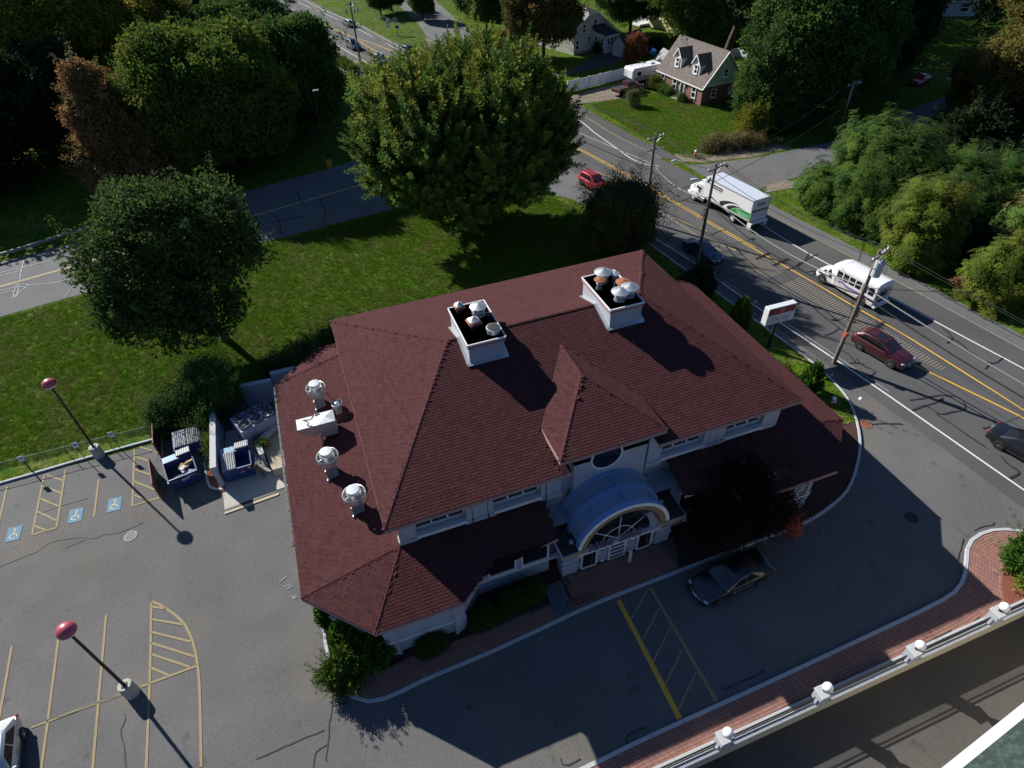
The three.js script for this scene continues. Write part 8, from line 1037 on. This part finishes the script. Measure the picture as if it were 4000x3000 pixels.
{ const L = [], q = mulberry(71); for (const [x, z, r, h] of [[92, -100, 8, 18], [104, -104, 8, 18], [116, -104, 8, 17], [126, -112, 8, 18], [110, -118, 8, 20], [98, -116, 8, 20], [84, -118, 7, 17], [120, -126, 8, 20], [136, -128, 8, 20], [104, -132, 8, 20], [148, -138, 9, 20], [88, -146, 8, 18], [130, -146, 9, 20], [106, -152, 9, 20], [84, -44, 5, 6], [80, -38, 5, 6], [76, -44, 5, 5], [90, -46, 6, 8], [86, -34, 6, 7], [74, -30, 5, 5], [170, -120, 9, 18], [160, -104, 8, 14], [138, -96, 6, 12], [95, -50, 6, 9], [108, -52, 7, 11]]) L.push([x, h * 0.52, z, r, h * 0.48, r]); for (let i = 0; i < 16; i++) L.push([96 + q() * 90, 9, -150 - q() * 60, 8, 9, 8]);
  const g = new THREE.Group(); g.name = numbered('woodland'); scene.add(g); tag(g, 'mass of dark trees and scrub filling the upper right beyond the cross street', 'woodland', null, 'stuff'); foliage(L, 17000, { kind: 'clump', size: 1.6, cols: C.dark, gap: 0.32, rough: 1.8, seed: 72 }).forEach(im => { im.name = 'foliage'; im.userData.kind = 'stuff'; g.add(im); }); }
for (const [x, z, h, r, l] of [[32.7, -178, 7, 3.4, 'small tree on the grass at the top beside the far street'], [29.5, -176, 6.5, 3, 'dark tree at the top edge left of the far street grass'], [37.5, -165.3, 6.4, 2.6, 'slim street tree beside the far street'], [58, -150, 12, 6.5, 'dark tree at the top edge above the maple'], [49, -170, 12, 6, 'dark tree at the top edge right of the far street'], [47.5, -147, 10, 5.5, 'tree at the top between the far street and the pale house'], [63, -172, 12, 6, 'dark tree at the top edge behind the pale house'], [80, -158, 13, 7, 'dark tree at the top edge behind the yellow house'], [97, -136, 14, 7, 'tree at the top edge right of the yellow house']]) tree('street_tree', l, 'tree', x, z, { trunk: [0.22, h * 0.5], lobes: lumps(h * 0.22, h, r, 9, Math.round(x)), n: Math.round(420 * r), kind: 'clump', size: 1.15, cols: C.green, gap: 0.36, seed: Math.round(x * 3) });
// --- planting round the restaurant
tree('red_maple', 'dark purple leaved small tree beside the entrance, in the shade of the restaurant', 'tree', 19.4, -17.1, { trunk: [0.14, 2.4], lobes: [[0, 3.2, 0, 2.5, 1.6, 2.0], [-1.2, 2.6, 0.8, 1.5, 1.2, 1.2], [1.6, 2.8, 0.6, 1.6, 1.2, 1.3], [0.2, 4.2, -0.4, 1.7, 1.0, 1.4], [2.2, 1.8, 0.4, 1.1, 0.9, 0.9]], n: 2600, kind: 'small', size: 1, cols: C.purple, gap: 0.3, seed: 81 });
tree('red_shrub', 'small bright red leaved shrub at the pink wall of the right pavilion', 'shrub', 22.6, -15.95, { lobes: [[0, 0.8, 0, 0.5, 0.6, 0.45], [0.7, 0.5, 0.35, 0.4, 0.4, 0.4]], n: 240, kind: 'small', size: 0.65, cols: [[0.28, 0.06, 0.04], [0.34, 0.09, 0.06]], gap: 0.25, seed: 82 });
const cone2 = (name, label, x, z, h, r, n, seed, cols = C.arb, o = {}) => tree(name, label, 'shrub', x, z, { lobes: [[0, h * 0.24, 0, r, h * 0.26, r], [0, h * 0.48, 0, r * 0.86, h * 0.26, r * 0.86], [0, h * 0.72, 0, r * 0.62, h * 0.22, r * 0.62], [0, h * 0.9, 0, r * 0.32, h * 0.12, r * 0.32]], n, kind: 'needle', size: 0.62, up: 1.6, gap: 0.1, rough: 0.2, freq: 4, cols, mat: leafDense, inner: 0.35, floor: -0.95, sprig: 0.015, seed, ...o });
cone2('arborvitae', 'conical green arborvitae between the restaurant roof and the pylon sign', 32.7, -34.3, 3.1, 0.85, 1300, 83); cone2('arborvitae', 'conical green arborvitae on the grass strip above the red hydrant', 32.75, -25.4, 2.8, 0.75, 1200, 84); cone2('arborvitae', 'rounded dark arborvitae tight against the left corner of the restaurant', -4.5, -20.0, 2.6, 0.62, 900, 85); cone2('arborvitae', 'tall bushy arborvitae at the front left corner of the restaurant', -3.9, -18.1, 2.5, 0.72, 1000, 86);
tree('juniper', 'spreading bright green juniper spilling over the kerb at the front left corner', 'shrub', -4.2, -16.5, { lobes: [[-0.2, 0.9, 0.1, 0.65, 0.75, 0.6], [0.2, 1.5, -0.2, 0.45, 0.75, 0.42], [-0.85, 1.0, 0.1, 0.5, 0.26, 0.3], [0.6, 0.8, 0.2, 0.45, 0.45, 0.4], [-0.5, 1.5, 0.2, 0.3, 0.45, 0.3], [0, 0.45, 0.55, 0.7, 0.4, 0.4]], n: 1100, kind: 'needle', size: 0.6, sprig: 0.06, up: 0.9, gap: 0.33, rough: 0.5, freq: 5, cols: [[0.02, 0.05, 0.008], [0.034, 0.066, 0.009], [0.06, 0.07, 0.013]], mat: leafDense, seed: 87 });
tree('arborvitae', 'round green shrub between the juniper and the left pavilion pier', 'shrub', -2.5, -16.95, { lobes: [[0, 0.85, 0, 0.75, 0.9, 0.65]], n: 800, kind: 'needle', size: 0.8, cols: C.arb, mat: leafDense, sprig: 0.015, gap: 0.18, rough: 0.3, seed: 88 });
const hedge = (x, z, w, d, h, l, s) => tree('box_hedge', l, 'shrub', x, z, { lobes: [[-w * 0.28, h * 0.5, 0, w * 0.26, h * 0.55, d * 0.5], [w * 0.28, h * 0.5, 0, w * 0.26, h * 0.55, d * 0.5], [0, h * 0.52, 0, w * 0.3, h * 0.55, d * 0.52]], n: 750, kind: 'small', size: 0.62, cols: C.box, mat: leafDense, sprig: 0.01, gap: 0.12, rough: 0.2, floor: -1, seed: s });
hedge(0.4, -16.35, 1.3, 0.7, 0.8, 'clipped box hedge under the left pavilion frieze', 89); hedge(3.5, -16.75, 1.4, 0.8, 0.8, 'clipped box hedge near the recessed wall left of the entrance', 90); hedge(5.3, -17.0, 1.2, 0.9, 1.1, 'dark rounded hedge in the recess left of the entrance steps', 91); hedge(6.6, -17.4, 1.1, 0.8, 0.9, 'dark shrub beside the entrance steps', 92);
tree('juniper', 'bright green shrub filling the planter at the right edge of the brick walk', 'shrub', 34.6, -8.3, { lobes: [[-0.5, 0.8, -0.3, 1.2, 0.85, 0.9], [0.8, 0.8, -0.2, 1.3, 0.9, 1.0], [0.2, 1.1, -0.5, 1.0, 0.8, 0.7]], n: 1800, kind: 'needle', size: 0.8, cols: C.arb, mat: leafDense, sprig: 0.015, gap: 0.2, rough: 0.5, freq: 5, seed: 93 });
tree('juniper', 'yellowish green low shrub in the planter beside the wall', 'shrub', 33.4, -7.55, { lobes: [[0, 0.5, 0, 0.85, 0.55, 0.5], [0.9, 0.5, 0.1, 0.8, 0.5, 0.45]], n: 800, kind: 'needle', size: 0.7, cols: [[0.06, 0.085, 0.012], [0.085, 0.095, 0.016]], mat: leafDense, gap: 0.2, seed: 94 });
tree('yew_shrub', 'dark feathery shrub at the road edge behind the right end of the restaurant', 'shrub', 32.0, -40.0, { lobes: [[0, 1.1, 0, 1.4, 1.2, 1.3], [0.4, 1.9, -0.2, 0.9, 0.8, 0.9]], n: 1100, kind: 'needle', size: 0.95, up: 1.4, cols: C.dark, mat: leafDense, gap: 0.25, rough: 0.9, seed: 95 });
tree('low_bush', 'small light green bush at the roof edge below the pylon sign', 'shrub', 31.5, -28, { lobes: [[0, 0.6, 0, 0.8, 0.7, 1.0], [-0.4, 0.5, 2, 0.6, 0.5, 0.8]], n: 420, kind: 'small', size: 0.75, cols: C.greenY, gap: 0.25, seed: 96 });
// vines over the dumpster yard
tree('vine', 'thick green vine heap tumbling over the dumpster enclosure onto the lawn fence', 'vine', -11.4, -40.4, { lobes: [[0.2, 2.3, 0.2, 1.3, 1.3, 1.2], [-1.6, 1.8, 0.2, 1.4, 0.9, 1.0], [-2.6, 1.2, 0, 1.0, 0.8, 0.8], [1.2, 3.0, -0.6, 1.3, 1.3, 1.2], [0.6, 1.4, 1.4, 1.0, 1.1, 1.0], [2.0, 2.2, 0.6, 1.0, 1.2, 1.2]], n: 3000, kind: 'small', size: 0.95, cols: C.green, gap: 0.25, rough: 0.9, freq: 3, seed: 97 });
tree('vine', 'strand of green vine hanging down the side of the pale screen wall', 'vine', -10.5, -35.8, { lobes: [[0, 1.0, 0, 0.25, 0.9, 0.8], [0.05, 0.5, 1.2, 0.25, 0.5, 0.7]], n: 260, kind: 'small', size: 0.7, cols: C.greenY, gap: 0.2, seed: 98 });
tree('vine', 'blue green creeper behind the restaurant at its back left corner', 'vine', -2.6, -42, { lobes: [[0, 1.6, 0, 1.6, 1.6, 1.2], [2.4, 2.2, 0.2, 1.6, 2.0, 1.0], [4.0, 3.0, 0.8, 1.0, 1.8, 0.8], [-2.4, 1.2, -0.4, 1.6, 1.2, 1.0]], n: 2200, kind: 'small', size: 0.95, cols: C.grey, gap: 0.28, rough: 0.9, seed: 99 });
tree('low_bush', 'small leafy plant growing out of the low stone wall by the concrete landing', 'shrub', -7.1, -34.5, { lobes: [[0, 1.2, 0, 0.35, 0.3, 0.4]], n: 90, kind: 'small', size: 0.6, cols: C.greenY, gap: 0.1, seed: 100 });
// --- grass blades on the nearer lawns
{
  const r = mulberry(55), n = 120000, b = []; for (let i = 0; i < 7; i++) { const a = i * 0.9, p = V(Math.cos(a) * 0.05, 0, Math.sin(a) * 0.05), s = V(-Math.sin(a), 0, Math.cos(a)).multiplyScalar(0.012), t = p.clone().multiplyScalar(2.2).setY(0.075 + 0.03 * (i % 3)); b.push(p.clone().add(s), p.clone().sub(s), t); } const g = new MB().tris(b).geo();
  const im = new THREE.InstancedMesh(g, leafMat, n); im.receiveShadow = true; const d = new THREE.Object3D(), c = new THREE.Color(); let k = 0; const lawn = [[-44, -40.2], [-12, -40.2], [-6, -41.5], [28, -41], [31.5, -48], [30.5, -58], [28, -65], [22, -68.6], [8, -68.9], [-20, -64], [-44, -59]]; const yard = [[46.8, -93.2], [58, -93.8], [60.3, -93], [61.6, -85], [70, -85], [64, -69], [50, -67.2], [47.9, -71]];
  while (k < n) { const near = r() < 0.8; const x = near ? -44 + 76 * r() : 46 + 26 * r(), z = near ? -69.5 + 30 * r() : -95 + 28 * r(); if (!inside(near ? lawn : yard, x, z)) continue; const m = nD(x / 40 + 0.5, z / 40 + 0.5), big = nB(x / 40 + 0.5, -z / 40 + 0.5); d.position.set(x, 0, z); d.rotation.set((r() - 0.5) * 0.5, r() * 6.28, (r() - 0.5) * 0.5); const s = 0.7 + 0.9 * r() * (0.4 + m); d.scale.set(s * 1.3, s, s * 1.3); d.updateMatrix(); im.setMatrixAt(k, d.matrix); const f = 0.75 + 0.5 * r(); const dry = clamp((big - 0.45) * 2.5) * r(); im.setColorAt(k, c.setRGB(lerp(0.105, 0.22, dry) * f, lerp(0.2, 0.19, dry) * f, lerp(0.012, 0.07, dry) * f)); k++; }
  im.name = numbered('grass_blades'); scene.add(im); tag(im, 'short grass growing on the open lawn and the cottage yard', 'grass', null, 'stuff');
}
scene.traverse(o => { if (o.isMesh && o.castShadow === false) o.castShadow = o.receiveShadow = true; });
renderer.render(scene, camera);
